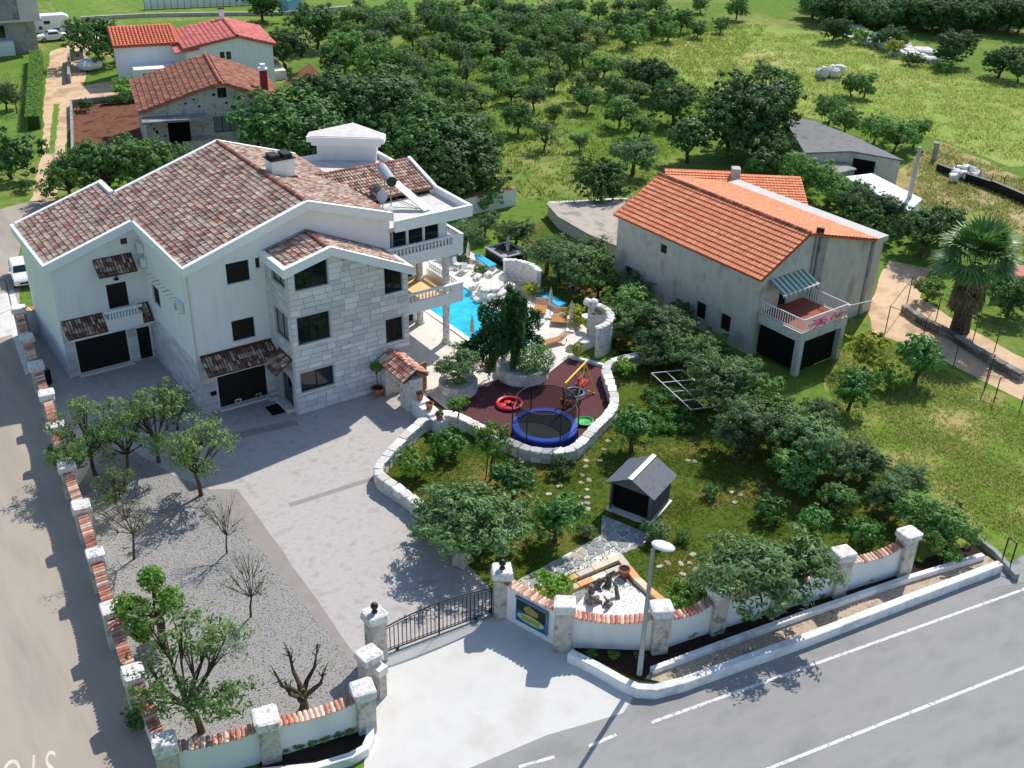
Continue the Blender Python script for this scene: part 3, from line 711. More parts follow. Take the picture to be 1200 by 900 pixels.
# fittings fixed to the villa that could be taken off ----------------------
def ac_unit(x, y, z, label):
    t = thing('air_conditioner', (x,y,z), label, 'air conditioner', 'air conditioners on the villa wall')
    b = MB(); b.box(x-.36,x-.03,y-.42,y+.42,z,z+.62); b.build('casing', MATS['frame_white'], t)
    g = MB(); g.tube([(x-.37,y+.1,z+.31),(x-.355,y+.1,z+.31)], .24, 16); g.build('fan_grille', MATS['steel'], t)
    k = MB(); k.box(x-.38,x,y-.36,y-.32,z-.06,z); k.box(x-.38,x,y+.32,y+.36,z-.06,z); k.build('bracket', MATS['steel'], t)
ac_unit(18.45,61.3,6.6,'white air conditioner nearest the downpipe on the villa side wall')
ac_unit(18.45,68.2,8.15,'white air conditioner high in the recess under the eave'); ac_unit(18.45,67.95,7.2,'white air conditioner below another one in the recess')
dr = thing('clothes_drying_rack', (18.45,64,7.2), 'white wall drying rack with short rods below the air conditioners', 'drying rack')
for i in range(8):
    y = 66.6-i*.62; q = MB(); q.tube([(18.44,y,7.1),(18.0,y,7.1)], .022, 6); q.build('rod', MATS['black_iron' if i % 3 == 2 else 'steel'], dr)
lmp = thing('wall_lamp', (16.6,68.7,6.6), 'small black wall lamp over the balcony door', 'lamp')
q = MB(); q.lathe([(.05,.2),(.16,.02),(.18,0)], (16.6,68.6,6.35), 8); q.build('shade', MATS['black_iron'], lmp); q = MB(); q.tube([(16.6,68.79,6.6),(16.6,68.6,6.55)], .02, 6); q.build('bracket', MATS['black_iron'], lmp)
vb = thing('vent_box', (19.1,59.4,1.3), 'small black vent box beside the front garage door', 'box')
q = MB(); q.box(18.95,19.3,59.36,59.46,1.22,1.48); q.build('casing', MATS['void'], vb); q = MB(); q.box(18.97,19.28,59.345,59.36,1.30,1.33); q.box(18.97,19.28,59.345,59.36,1.37,1.40); q.build('louvre', MATS['shutter'], vb)
# solar water heater
sh = thing('solar_water_heater', (34.5,61.5,9.86), 'silver tank solar water heater with slanted panel on the flat roof', 'solar heater')
q = MB(); TA, TB = G(448,197,11.75), G(459,213,11.75); q.tube([TA,TB], .36, 18); q.build('tank', MATS['steel'], sh, smooth=False)
q = MB(); q.tube([TB,TB+(TB-TA).normalized()*.07], .35, 18); q.build('tank_end', MATS['frame_dark'], sh)
mat('panel_white', [(206,216,222),(220,228,232)], .25, 3, spec=.6)
q = MB(); q.slab([G(460,215,11.5),G(467,212,11.5),G(505,244,9.98),G(497,247,9.98)], .09); q.build('collector_panel', MATS['panel_white'], sh)
q = MB()
for p in (TA.lerp(TB,.2),TA.lerp(TB,.85)): q.tube([(p.x,p.y,9.86),(p.x,p.y,11.5)], .04, 6)
q.tube([(TA.x,TA.y,9.95),tuple(G(497,247,9.95))], .03, 6); q.tube([(TB.x,TB.y,9.95),tuple(G(503,245,9.95))], .03, 6); q.build('stand', MATS['steel'], sh)
sdh = thing('satellite_dish', (33.2,62.2,9.86), 'pale satellite dish on a pole beside the solar tank', 'satellite dish')
q = MB(); q.tube([(33.2,62.2,9.86),(33.2,62.2,10.9)], .03, 6); q.build('pole', MATS['steel'], sdh)
q = MB(); q.lathe([(.02,.1),(.25,.07),(.45,0),(.46,.0)], (0,0,0), 16); q.v = [tuple(Matrix.Rotation(R(200),3,'Z') @ Matrix.Rotation(R(68),3,'Y') @ Vector(v)+Vector((33.15,62.15,11.05))) for v in q.v]; q.build('reflector', MATS['frame_white'], sdh)
bk = thing('roof_box', (33.2,61.6,9.86), 'grey box under the solar tank stand', 'box'); q = MB(); q.box(33.0,33.5,61.3,61.7,9.86,10.2); q.build('casing', MATS['steel'], bk); q = MB(); q.box(32.97,33.53,61.27,61.73,10.2,10.25); q.build('lid', MATS['steel'], bk)
# ------------------------------------------------------------------ boundary walls with stone pillars
CAPS = [unit_stone('pillar_cap', .10, .045, s) for s in (3,4,5,6)]
PILS = [unit_stone('pillar', .05, .02, s) for s in (7,8,9)]
for m_ in CAPS: m_.materials.append(MATS['rough_stone'])
for m_ in PILS: m_.materials.append(MATS['pillar_stone'])
def coping_mesh(L=.5, rad=.115):
    b = MB(); vs = []
    for y, rs in ((-L/2,1.0),(L/2,.84)):
        for k in range(6):
            a = math.pi*k/5; vs.append((math.cos(a)*rad*rs, y, math.sin(a)*rad*rs))
        for k in range(6):
            a = math.pi*k/5; vs.append((math.cos(a)*rad*rs*.8, y, math.sin(a)*rad*rs*.8-.004))
    f = [(k,k+1,13+k,12+k) for k in range(5)]+[(7+k,6+k,18+k,19+k) for k in range(5)]+[(k+1,k,6+k,7+k) for k in range(5)]+[(12+k,13+k,19+k,18+k) for k in range(5)]
    me = bpy.data.meshes.new('coping_tile'); me.from_pydata(vs, [], f); me.materials.append(MATS['coping_tile']); return me
COPT = coping_mesh()
def boundary(label, pts, ztop, zw, sag=.2, cap=.92, pil=.74, tiles=True, pillars=True, capz=.42, skip=()):
    pts = [Vector((p[0],p[1],0)) for p in pts]
    t = thing('boundary_wall', pts[0], label, 'wall'); rr = random.Random(len(pts)+int(pts[0].x*10))
    n = len(pts)
    for i in range(n-1):
        a, b = pts[i], pts[i+1]; d = b-a; ln = d.length; D = d/ln; S = Vector((-D.y,D.x,0)); ang = math.atan2(D.y, D.x)
        if i in skip: continue
        e = pil/2-.03 if pillars else 0; k = 8; vs = []; fs = []
        def zt(u): q = (2*u-1)**2; return zw-sag*(1-q)
        for j in range(k+1):
            u = j/k; c = a+D*(e+(ln-2*e)*u); z = zt(u)
            for s_ in (-.13,.13): vs += [c+S*s_, c+S*s_+Vector((0,0,z))]
        for j in range(k):
            o = j*4; fs += [(o+4,o,o+1,o+5),(o+2,o+6,o+7,o+3),(o+1,o+3,o+7,o+5)]
        fs += [(0,2,3,1),(4*k+2,4*k,4*k+1,4*k+3)]
        m = MB(); m.add(vs, fs); m.build('wall_panel', MATS['white_render'], t)
        if tiles:
            nt_ = int((ln-2*e-.06)/.215)
            for j in range(nt_):
                u = (j+.5)/nt_; c = a+D*(e+(ln-2*e)*u)
                piece('coping_tile', COPT, 'coping_tile', t, (c.x,c.y,zt(u)-.02), rot=(R(rr.uniform(-4,4)+8), R(rr.uniform(-4,4)), ang+R(rr.uniform(-4,4))), scale=(1,1.06,1))
    if pillars:
        for i, p in enumerate(pts):
            d = pts[min(i+1,n-1)]-pts[max(i-1,0)]; ang = math.atan2(d.y, d.x)
            q = piece('pillar', rr.choice(PILS), 'pillar_stone', t, (p.x,p.y,(ztop-capz)/2), ang, (pil,pil,ztop-capz))
            c = bpy.data.objects.new('pillar_cap', rr.choice(CAPS)); COL.objects.link(c); c.parent = q; c.matrix_parent_inverse = parent_inv(q)
            c.location = (p.x,p.y,ztop-capz/2); c.rotation_euler = (R(rr.uniform(-2,2)), R(rr.uniform(-2,2)), ang+rr.choice((0,math.pi/2))); c.scale = (cap*rr.uniform(.95,1.1),cap*rr.uniform(.95,1.08),capz)
    return t
LW = [G(px,py,2.3) for px,py in ((21,360),(31,394),(42,426),(54,460),(64.5,498),(77,543),(94,591),(111,647),(128.5,711),(155,787),(192,870))]
boundary('long white wall with stone pillars and tile coping along the beige side road', LW, 2.35, 1.95, .12)
boundary('short white wall with tile coping running from the side road towards the villa corner', [LW[0]+Vector((.4,.1,0)), LW[0]+Vector((3.2,.6,0))], 2.2, 1.9, .1, pillars=False)
FW = [LW[-1], G(312,840,2.4), G(425.4,804,2.5)]
boundary('white wall with red tile coping and stone pillars beside the bare stump tree', FW[:3], 2.5, 1.95, .18, cap=.98, pil=.8, skip=())
# two more pillars by the gate and the mailbox niche
GL, GR = G(447,772), G(585,722)
for (p, h, lab) in ((G(431.6,764,2.3), 2.3, 'white capped stone pillar standing behind the gate-side wall pillar'),):
    t = thing('stone_pillar', (p.x,p.y,0), lab, 'pillar')
    piece('pillar', PILS[0], 'pillar_stone', t, (p.x,p.y,.95), .2, (.74,.74,1.9)); piece('pillar_cap', CAPS[1], 'rough_stone', t, (p.x,p.y,2.1), .1, (1.05,.95,.4))
t = thing('mailbox_block', G(444,800), 'small cream block on a low post beside the entrance pillars', 'block'); p = G(447,772,1.75)
q = G(446.5,815); b = MB(); b.obox(q, .2, .4, .4, 0, 1.35); b.build('post', MATS['pillar_stone'], t); b = MB(); b.obox(q, .2, .5, .5, 1.35, 1.75); b.build('cap', MATS['coping'], t)
def gate_pillar(p, label, ang, h=2.85):
    t = thing('gate_pillar', p, label, 'pillar', 'gate pillars')
    piece('pillar', PILS[1], 'pillar_stone', t, (p.x,p.y,(h-.42)/2), ang, (.78,.78,h-.42)); piece('pillar_cap', CAPS[2], 'rough_stone', t, (p.x,p.y,h-.21), ang, (1.0,1.0,.42))
    l = thing('pillar_lamp', (p.x,p.y,h), 'black ball lamp on top of the '+label.split(' stone')[0]+' gate pillar', 'lamp', 'gate lamps')
    b = MB(); b.lathe([(.11,-.02),(.15,.04),(.09,.12),(.06,.17)], (p.x,p.y,h), 12); b.build('base', MATS['black_iron'], l, smooth=True)
    b = MB(); b.lathe([(.02,.17)]+[(.18*math.sin(math.pi*k/8), .35-.18*math.cos(math.pi*k/8)) for k in range(1,8)]+[(.01,.53)], (p.x,p.y,h), 14); b.build('globe', MATS['black_iron'], l, smooth=True)
gate_pillar(Vector((17.03,34.1,0)), 'mailbox side stone pillar of the iron gate', .05); gate_pillar(Vector((23.62,33.5,0)), 'sign side stone pillar of the iron gate', -.5)
# iron gate
gt = thing('iron_gate', (20.3,34,0), 'black iron bar gate closing the driveway entrance', 'gate')
ga, gb = Vector((17.45,34.15,0)), Vector((23.2,33.75,0)); gd = gb-ga
def gp(u, z): c = ga+gd*u; return (c.x, c.y, z)
def gtop(u): return 1.62+.32*(1-(2*u-1)**2)
for z0, r_ in ((.18,.035),(.30,.02)):
    b = MB(); b.tube([gp(0,z0),gp(1,z0)], r_, 6); b.build('bottom_rail', MATS['black_iron'], gt)
for dz, r_ in ((0,.035),(-.14,.02)):
    b = MB(); b.tube([gp(k/12,gtop(k/12)+dz) for k in range(13)], r_, 6); b.build('top_rail', MATS['black_iron'], gt)
for i in range(27):
    u = (i+.5)/27; b = MB(); b.tube([gp(u,.18),gp(u,gtop(u)-.12)], .024, 5); b.build('bar', MATS['black_iron'], gt)
for u in (0,.5,1):
    b = MB(); b.tube([gp(u,.05),gp(u,gtop(u)+.05)], .045, 6); b.build('post', MATS['black_iron'], gt)
for u in (.12,.85):
    b = MB(); b.tube([gp(u,.09),(gp(u,.09)[0]+.001,gp(u,.09)[1]+.06,.09)], .09, 10); b.build('wheel', MATS['black_iron'], gt)
st_ = MB(); a_ = ga-Vector((.1,.12,0)); b_ = gb+Vector((0,-.12,0)); st_.slab([(a_.x,a_.y-.12,.03),(b_.x,b_.y-.12,.03),(b_.x,b_.y+.12,.03),(a_.x,a_.y+.12,.03)], .02); tr_ = st_.build('gate_track', MATS['steel'], gt)

# street front: wall that curves away from the gate
W1 = [Vector((23.62,33.5,0)), G(662,703,2.9)]
RW = [G(662,703,2.9), G(776,710,2.75), G(843.5,689,2.7), G(915,668,2.65), G(988.7,649,2.6), G(1065,627,2.55)]
boundary('white wall panel with scalloped tile coping carrying the blue picture sign', [W1[0], W1[1]], 2.8, 2.25, .12, pil=.8, cap=.02, capz=.02, pillars=False)
boundary('long white street wall with stone pillars and tile coping facing the asphalt road', RW, 2.8, 2.1, .3, cap=1.0, pil=.8)
# the picture sign: dark green picture above, pale oval on blue below
d = (W1[1]-W1[0]); d.z = 0; dl = d.length; D = d/dl; N = Vector((D.y,-D.x,0))
if N.x > 0: N = -N
Zv = Vector((0,0,1))
sg = thing('picture_sign', W1[0]+D*1.9+N*.2, 'blue framed picture sign with green house picture and pale oval lettering', 'sign')
mat('sign_blue', [(18,92,160),(24,104,172)], .4, 3); mat('sign_green', [(18,34,24),(40,60,34),(14,26,30)], .5, 9, contrast=2); mat('sign_oval', [(176,196,110),(196,206,130)], .5, 6)
mat('sign_ochre', [(150,142,70),(176,160,84),(110,110,56)], .5, 12, contrast=2); mat('sign_ink', [(96,96,40)], .5); mat('sign_frame', [(92,122,150),(104,134,160)], .4)
so_ = W1[0]+N*.14
def sp(u, z, o): return so_+D*u+N*o+Zv*z
u0, u1, z0, z1 = 1.05, 2.85, .42, 1.78
b = MB(); b.add([sp(u,z,o) for o in (0,.09) for (u,z) in ((u0,z0),(u1,z0),(u1,z1),(u0,z1))], [(4,5,6,7),(0,1,5,4),(1,2,6,5),(2,3,7,6),(3,0,4,7),(7,6,5,4)]); b.build('panel', MATS['sign_blue'], sg)
for (a, b2, c, e) in ((u0-.05,u1+.05,z1,z1+.08),(u1,u1+.08,z0,z1)):
    b = MB(); b.add([sp(u,z,o) for o in (0,.12) for (u,z) in ((a,c),(b2,c),(b2,e),(a,e))], [(4,5,6,7),(0,1,5,4),(1,2,6,5),(2,3,7,6),(3,0,4,7),(7,6,5,4)]); b.build('frame', MATS['sign_frame'], sg)
def flatpoly(name, pts, o, m):
    b = MB(); b.add([sp(u,z,o) for u, z in pts], [tuple(range(len(pts)))]); return b.build(name, MATS[m], sg)
flatpoly('picture', [(u0+.06,1.14),(u1-.06,1.02),(u1-.06,z1-.06),(u0+.06,z1-.06)], .094, 'sign_green')
flatpoly('picture_house', [(u0+.45,1.3),(u0+.62,1.16),(u0+1.2,1.14),(u0+1.35,1.28),(u0+1.3,1.48),(u0+1.0,1.55),(u0+.85,1.65),(u0+.6,1.54)], .098, 'sign_ochre')
cx_, cz_ = (u0+u1)/2, .82
flatpoly('oval', [(cx_+.80*math.cos(2*math.pi*k/28), cz_+.25*math.sin(2*math.pi*k/28)) for k in range(28)], .102, 'sign_oval')
rr = random.Random(3)
for row, (zz, n_) in enumerate(((.89,7),(.76,8))):        # small print, too small to read
    for k in range(n_):
        a = cx_-.55+k*(1.1/n_); flatpoly('oval_print', [(a,zz-.045),(a+.09,zz-.045),(a+.11,zz+.045),(a+.02,zz+.045)], .106, 'sign_ink')

# street lamp
lp = G(749,792); la = thing('street_lamp', lp, 'grey steel street lamp with white oval head by the road kerb', 'street lamp')
b = MB(); b.tube([(lp.x,lp.y,0),(lp.x,lp.y,1.5),(lp.x,lp.y,7.35)], [.14,.12,.09], 12); b.build('pole', MATS['steel'], la, smooth=True)
hd = (_r0*.9+Vector((0,0,0))); hv = Vector((hd.x,hd.y,0)).normalized()
b = MB(); b.tube([(lp.x,lp.y,7.3),tuple(Vector((lp.x,lp.y,7.45))+hv*.25)], .06, 8); b.build('arm', MATS['steel'], la)
mat('lamp_white', [(236,238,240)], .35, 3, spec=.5)
b = MB(); b.lathe([(.01,-.12)]+[(.34*math.sin(math.pi*k/10), -.12*math.cos(math.pi*k/10)) for k in range(1,10)]+[(.01,.12)], (0,0,0), 16, sx=1.55)
M = Matrix.Translation(Vector((lp.x,lp.y,7.5))+hv*.42) @ Matrix.Rotation(math.atan2(hv.y,hv.x)-.3,4,'Z') @ Matrix.Rotation(R(6),4,'Y'); b.v = [tuple(M @ Vector(v)) for v in b.v]; b.build('lamp_head', MATS['lamp_white'], la, smooth=True)

# white kerb planters along the street
def strip_wall(name, label, pts, h, w_, m, cat='kerb', z0=0.0, parent=None):
    b = MB(); n = len(pts); L_ = []; R_ = []
    pts = [Vector((p[0],p[1],0)) for p in pts]
    for i, p in enumerate(pts):
        d = (pts[min(i+1,n-1)]-pts[max(i-1,0)]).normalized(); s_ = Vector((-d.y,d.x,0))*w_/2; L_.append(p+s_); R_.append(p-s_)
    vs = []
    for a, c in zip(L_, R_): vs += [(a.x,a.y,z0),(a.x,a.y,h-.03),((a.x*.93+c.x*.07),(a.y*.93+c.y*.07),h),((c.x*.93+a.x*.07),(c.y*.93+a.y*.07),h),(c.x,c.y,h-.03),(c.x,c.y,z0)]
    fs = []
    for i in range(n-1):
        for k in range(5): fs.append((i*6+k, i*6+k+1, i*6+6+k+1, i*6+6+k))
    fs += [tuple(range(6))[::-1], tuple((n-1)*6+k for k in range(6))]
    b.add(vs, fs)
    return b.build(name, MATS[m], parent, label=label, cat=cat) if parent is None else b.build(name, MATS[m], parent)
mat('kerb_white', [(228,228,226),(240,240,238),(206,206,204)], .9, .9, .4, 12, coords='World', contrast=1.5)
strip_wall('planter_kerb', 'thick white kerb wall bending round the street corner to the lamp', [G(*p,.5) for p in ((668,764),(700,780),(730,797),(748,805),(768,806),(800,798),(850,780),(950,744),(1060,702),(1172,660))], .55, .42, 'kerb_white')
strip_wall('planter_kerb', 'low white kerb between the dark planting bed and the gravel strip', [G(*p,.4) for p in ((764,784),(850,752),(950,716),(1060,678),(1152,650))], .45, .3, 'kerb_white')
sheet('gravel_strip', [(756,798),(764,786),(850,756),(1060,684),(1156,654),(1170,664),(1060,708),(850,786),(790,806)], .16, 'kerb_gravel')
sheet('planting_bed', [(676,766),(660,745),(780,748),(850,722),(1000,680),(1140,640),(1152,652),(1060,682),(850,756),(764,788),(752,800)], .12, 'dark_soil')
strip_wall('planter_kerb', 'white kerb round the planting bed at the entrance pillar', [G(*p,.4) for p in ((300,905),(370,898),(410,886),(428,876),(434,862),(432,846))], .45, .35, 'kerb_white')
sheet('planting_bed', [(300,905),(320,868),(420,838),(430,850),(428,870),(400,888)], .12, 'dark_soil')
strip_wall('field_kerb', 'plain grey concrete kerb at the edge of the wild field', [G(*p) for p in ((1130,625),(1165,652),(1190,680))], .4, .3, 'cement', 'kerb')
ss = thing('field_gate_posts', G(1180,650), 'pair of thin black posts with a bar by the wild field', 'post')
for (x, y, h) in ((1174,657,1.6),(1184,662,1.5)):
    q = G(x,y); b = MB(); b.tube([q, q+Vector((0,0,h))], .045, 6); b.build('post', MATS['black_iron'], ss)
q1, q2 = G(1174,657)+Vector((0,0,1.55)), G(1184,662)+Vector((0,0,1.4)); b = MB(); b.tube([q1-Vector((.3,0,0)),q1,q2], .03, 6); b.build('bar', MATS['black_iron'], ss)
sheet('embankment', [(1160,690),(1176,664),(1200,650),(1260,630),(1300,650),(1210,682)], .02, 'cement')

# ------------------------------------------------------------------ garden walls of white stone
WST = [unit_stone('wall_stone', .09, .05, s) for s in (21,22,23)]
for m_ in WST: m_.materials.append(MATS['wall_stone'])
def smooth_path(pts, step=.62):
    pts = [Vector((p[0],p[1],0)) for p in pts]; out = []
    n = len(pts)
    for i in range(n-1):
        p0, p1, p2, p3 = pts[max(i-1,0)], pts[i], pts[i+1], pts[min(i+2,n-1)]
        for k in range(12):
            t = k/12; out.append(.5*((2*p1)+(p2-p0)*t+(2*p0-5*p1+4*p2-p3)*t*t+(3*p1-p0-3*p2+p3)*t**3))
    out.append(pts[-1]); res = [out[0]]; acc = 0
    for a, b in zip(out, out[1:]):
        acc += (b-a).length
        if acc >= step: res.append(b); acc = 0
    return res
def stone_wall(label, pts, h, w_=.5, courses=2, step=.62, cat='wall', name='garden_wall', capw=1.12, stones=None):
    WS_ = stones or WST
    path = smooth_path(pts, step); t = thing(name, path[0], label, cat); rr = random.Random(int(path[0].x*7)); ch = (h-.16)/courses
    core = MB(); n = len(path)
    strip_wall('wall_core', None, path, h-.05, w_*.75, 'pillar_stone', parent=t)
    for i in range(n-1):
        a, b = path[i], path[i+1]; d = b-a; ln = d.length; ang = math.atan2(d.y,d.x); c = (a+b)/2
        for k in range(courses):
            u = rr.uniform(-.12,.12) if k % 2 else 0; p = c+d*u
            piece('wall_stone', rr.choice(WS_), 'wall_stone', t, (p.x,p.y,ch*(k+.5)), ang+R(rr.uniform(-3,3)), (ln*1.04,w_*rr.uniform(.94,1.06),ch*.97))
        piece('coping_stone', rr.choice(WS_), 'wall_stone', t, (c.x,c.y,h-.08+rr.uniform(-.02,.02)), ang+R(rr.uniform(-5,5)), (ln*1.0,w_*capw*rr.uniform(.92,1.08),.18))
    return t
stone_wall('curved white stone wall between the driveway and the lawn', [G(*p,.85) for p in ((505,488),(494,493),(464,522),(444,546),(446,558),(466,571),(490,590),(505,606),(525,624),(540,640))], .9)
p = G(541,634,1.5); t = thing('stone_pillar', (p.x,p.y,0), 'white stone pillar ending the curved wall by the gate', 'pillar'); piece('pillar', PILS[0], 'pillar_stone', t, (p.x,p.y,.65), .5, (.75,.75,1.3)); piece('pillar_cap', CAPS[0], 'rough_stone', t, (p.x,p.y,1.45), .5, (.85,.85,.3))
stone_wall('white stone wall curving round the trampoline playground', [G(*p,.75) for p in ((507,487),(525,484),(545,491),(560,499),(590,514),(620,526),(650,529),(674,524),(695,503),(716,481),(720,466),(712,439),(710,430),(722,422),(760,412),(788,404))], .8, .55)
strip_wall('step_kerb', 'low white kerb strip at the far edge of the playground', [G(666,419), G(708,430)], .2, .3, 'kerb_white')
sheet('playground_floor', [(498,470),(512,452),(545,440),(600,425),(640,415),(667,420),(708,432),(712,440),(719,466),(694,500),(672,522),(640,528),(590,513),(545,490)], .018, 'rubber')
# gateway with a little tiled roof, and its pot wall
gw = thing('garden_gateway', (29.8,54.5,0), 'stone gateway with small red tile roof against the villa', 'gateway')
b = MB(); b.box(29.3,30.3,55.35,56.12,0,2.45); b.build('pier', MATS['rough_stone'], gw); b = MB(); b.box(29.45,30.35,52.4,53.75,0,2.45); b.build('pier', MATS['rough_stone'], gw)
b = MB(); b.box(29.4,30.3,53.75,55.35,2.2,2.45); b.build('lintel', MATS['coping'], gw)
b = MB(); b.slab([(29.05,52.5,2.35),(29.05,56.0,2.35),(30.0,56.0,2.95),(30.0,52.5,2.95)], .08); b.slab([(30.0,52.5,2.95),(30.0,56.0,2.95),(30.9,56.0,2.45),(30.9,52.5,2.45)], .08); rfx = b.build('roof', MATS['dark_red'], gw)
tm = bpy.data.meshes.new('roof_tile'); 
b = MB(); vs = []
for y, rs, l in ((-.19,1.0,.05),(.22,.84,.02)):
    for k in range(6):
        a = math.pi*k/5; vs.append((math.cos(a)*.11*rs, y, math.sin(a)*.11*rs+l))
b.add(vs, [(k,k+1,7+k,6+k) for k in range(5)]); tm.from_pydata(b.v, [], b.f); tm.materials.append(MATS['coping_tile'])
sl_a = math.atan2(.6,.95)
for i in range(14):
    for j in range(3):
        y = 52.65+i*.245; x = 29.22+j*.3; piece('roof_tile', tm, 'coping_tile', rfx, (x,y,2.47+j*.19), rot=(sl_a,0,-math.pi/2))
        piece('roof_tile', tm, 'coping_tile', rfx, (30.75-j*.3,y,2.55+j*.165), rot=(sl_a*.9,0,math.pi/2))
for i in range(9): piece('ridge_tile', tm, 'coping_tile', rfx, (30.0,52.6+i*.4,2.97), rot=(0,0,0), scale=(1.2,1.05,1.2))
b = MB(); b.obox((31.2,54.4,0), .25, 1.5, .08, .05, 2.2); dg = b.build('plank_door', MATS['wood'], gw); b = MB(); b.tube([(30.9,54.22,1.1),(30.9,54.12,1.1)], .05, 8); b.build('door_handle', MATS['black_iron'], dg)
pw = thing('pot_wall', (29.9,51,0), 'low white stepped wall carrying three flower pots', 'wall')
for (y0, y1, h) in ((51.5,52.4,1.15),(50.1,51.5,1.0),(49.2,50.1,.85)):
    b = MB(); b.box(29.55,30.3,y0,y1,0,h); b.build('wall_step', MATS['white_render'], pw); b = MB(); b.box(29.5,30.36,y0+.01,y1-.01,h+.001,h+.08); b.build('coping_slab', MATS['coping'], pw)

# shed with its flagstones
SA = math.atan2(37.61-36.53, 36.7-34.08)+math.pi/2*0
sc_ = Vector((35.3,36.75,0)); shd = thing('garden_shed', sc_, 'small grey metal garden shed with open dark doorway', 'shed', rz=0)
e1 = Vector((math.cos(SA),math.sin(SA),0)); e2 = Vector((-e1.y,e1.x,0))           # e1 along the ridge (away from the door), e2 across
def S(a, b, z): return sc_+e1*a+e2*b+Vector((0,0,z))
hl, hw = 1.3, 1.25
mat('shed_metal', [(92,98,104),(104,110,116)], .6, 3, metal=.1); mat('shed_roof', [(84,90,98),(98,104,112),(72,78,86)], .6, 4, .2)
b = MB()
for s_ in (-1,1): b.add([S(-hl,s_*hw,0),S(hl,s_*hw,0),S(hl,s_*hw,2.0),S(-hl,s_*hw,2.0)], [(0,1,2,3)])
b.add([S(hl,-hw,0),S(hl,hw,0),S(hl,hw,2.0),S(hl,0,2.6),S(hl,-hw,2.0)], [(0,1,2,3,4)])
b.face(S(-hl,0,0), e2, Vector((0,0,1)), [(-hw,0),(hw,0),(hw,2.0),(0,2.6),(-hw,2.0)], [rect(-hw+.12,hw-.12,.05,1.85)], .06, -e1); b.build('wall', MATS['shed_metal'], shd)
for i in range(-5,6):                                   # ribs of the sheet metal sides
    for s_ in (-1,1):
        r_ = MB(); c = S(i*.22, s_*(hw+.012), 0); r_.obox(c, SA, .05, .025, 0, 1.98); r_.build('wall_rib', MATS['shed_metal'], shd)
b = MB(); b.obox(S(-hl+.35,0,0), SA, .05, 2*hw-.3, .03, 1.9); b.build('dark_interior', MATS['void'], shd)
b = MB(); b.slab([S(-hl-.2,-hw-.28,1.86),S(hl+.15,-hw-.28,1.86),S(hl+.15,0,2.66),S(-hl-.2,0,2.66)], .05); b.build('roof_panel', MATS['shed_roof'], shd); b = MB(); b.slab([S(-hl-.2,hw+.28,1.86),S(-hl-.2,0,2.66),S(hl+.15,0,2.66),S(hl+.15,hw+.28,1.86)], .05); b.build('roof_panel', MATS['shed_roof'], shd)
b = MB(); b.slab([S(-hl-.22,-.13,2.67),S(hl+.17,-.13,2.67),S(hl+.17,.13,2.70),S(-hl-.22,.13,2.70)], .04); b.build('ridge_cap', MATS['frame_white'], shd)
b = MB(); b.obox(sc_, SA, 2.9, 2.8, 0, .09); b.build('base_slab', MATS['coping'], shd)
# crazy paving: each flagstone is a piece of its own
def clip_poly(poly, p, n):
    out = []
    for i, a in enumerate(poly):
        b = poly[(i+1) % len(poly)]; da = (a-p).dot(n); db = (b-p).dot(n)
        if da <= 0: out.append(a)
        if da*db < 0: out.append(a+(b-a)*(da/(da-db)))
    return out
def crazy_paving(name, pts, z, cell=.55, gap=.035, m='flagstone', seed=1, base='coping'):
    poly = [Vector(G(*p)[:2]) for p in pts]; rr = random.Random(seed)
    base_o = sheet(name, pts, z-.02, base)
    x0, x1 = min(p.x for p in poly), max(p.x for p in poly); y0, y1 = min(p.y for p in poly), max(p.y for p in poly)
    seeds = []; x = x0-cell
    while x < x1+cell:
        y = y0-cell
        while y < y1+cell: seeds.append(Vector((x+rr.uniform(-.42,.42)*cell, y+rr.uniform(-.42,.42)*cell))); y += cell
        x += cell
    area = sum(poly[i].x*poly[(i+1)%len(poly)].y-poly[(i+1)%len(poly)].x*poly[i].y for i in range(len(poly)))
    if area < 0: poly = poly[::-1]
    for i, s in enumerate(seeds):
        c = [s+Vector(q) for q in ((-cell*1.5,-cell*1.5),(cell*1.5,-cell*1.5),(cell*1.5,cell*1.5),(-cell*1.5,cell*1.5))]
        for k, t in enumerate(seeds):
            if k != i and (t-s).length < cell*3:
                d = (t-s).normalized(); c = clip_poly(c, (s+t)/2-d*gap, d)
                if len(c) < 3: break
        for j in range(len(poly)):
            if len(c) < 3: break
            a, b = poly[j], poly[(j+1) % len(poly)]; d = (b-a).normalized(); nn = Vector((d.y,-d.x)); c = clip_poly(c, a-nn*gap*.5, nn)
        if len(c) < 3: continue
        ar = abs(sum(c[q].x*c[(q+1)%len(c)].y-c[(q+1)%len(c)].x*c[q].y for q in range(len(c))))/2
        if ar < .03: continue
        b_ = MB(); b_.prism([tuple(v) for v in c], z-.02, z+rr.uniform(.005,.02)); b_.build('flagstone', MATS[m], base_o)
mat('flagstone', [(150,156,158),(168,170,168),(134,142,148),(178,170,154),(158,160,158),(144,150,150)], .9, 6, .4, 20, rnd='object', rvar=.12)
mat('grout', [(222,218,208),(232,228,220)], .95, 4)
crazy_paving('paved_path', [(576,702),(600,684),(660,652),(704,628),(728,650),(640,684),(606,702)], .05, .62, .045, base='grout'); crazy_paving('paved_path', [(704,628),(706,604),(764,628),(752,640),(728,650)], .05, .62, .045, base='grout', seed=2)
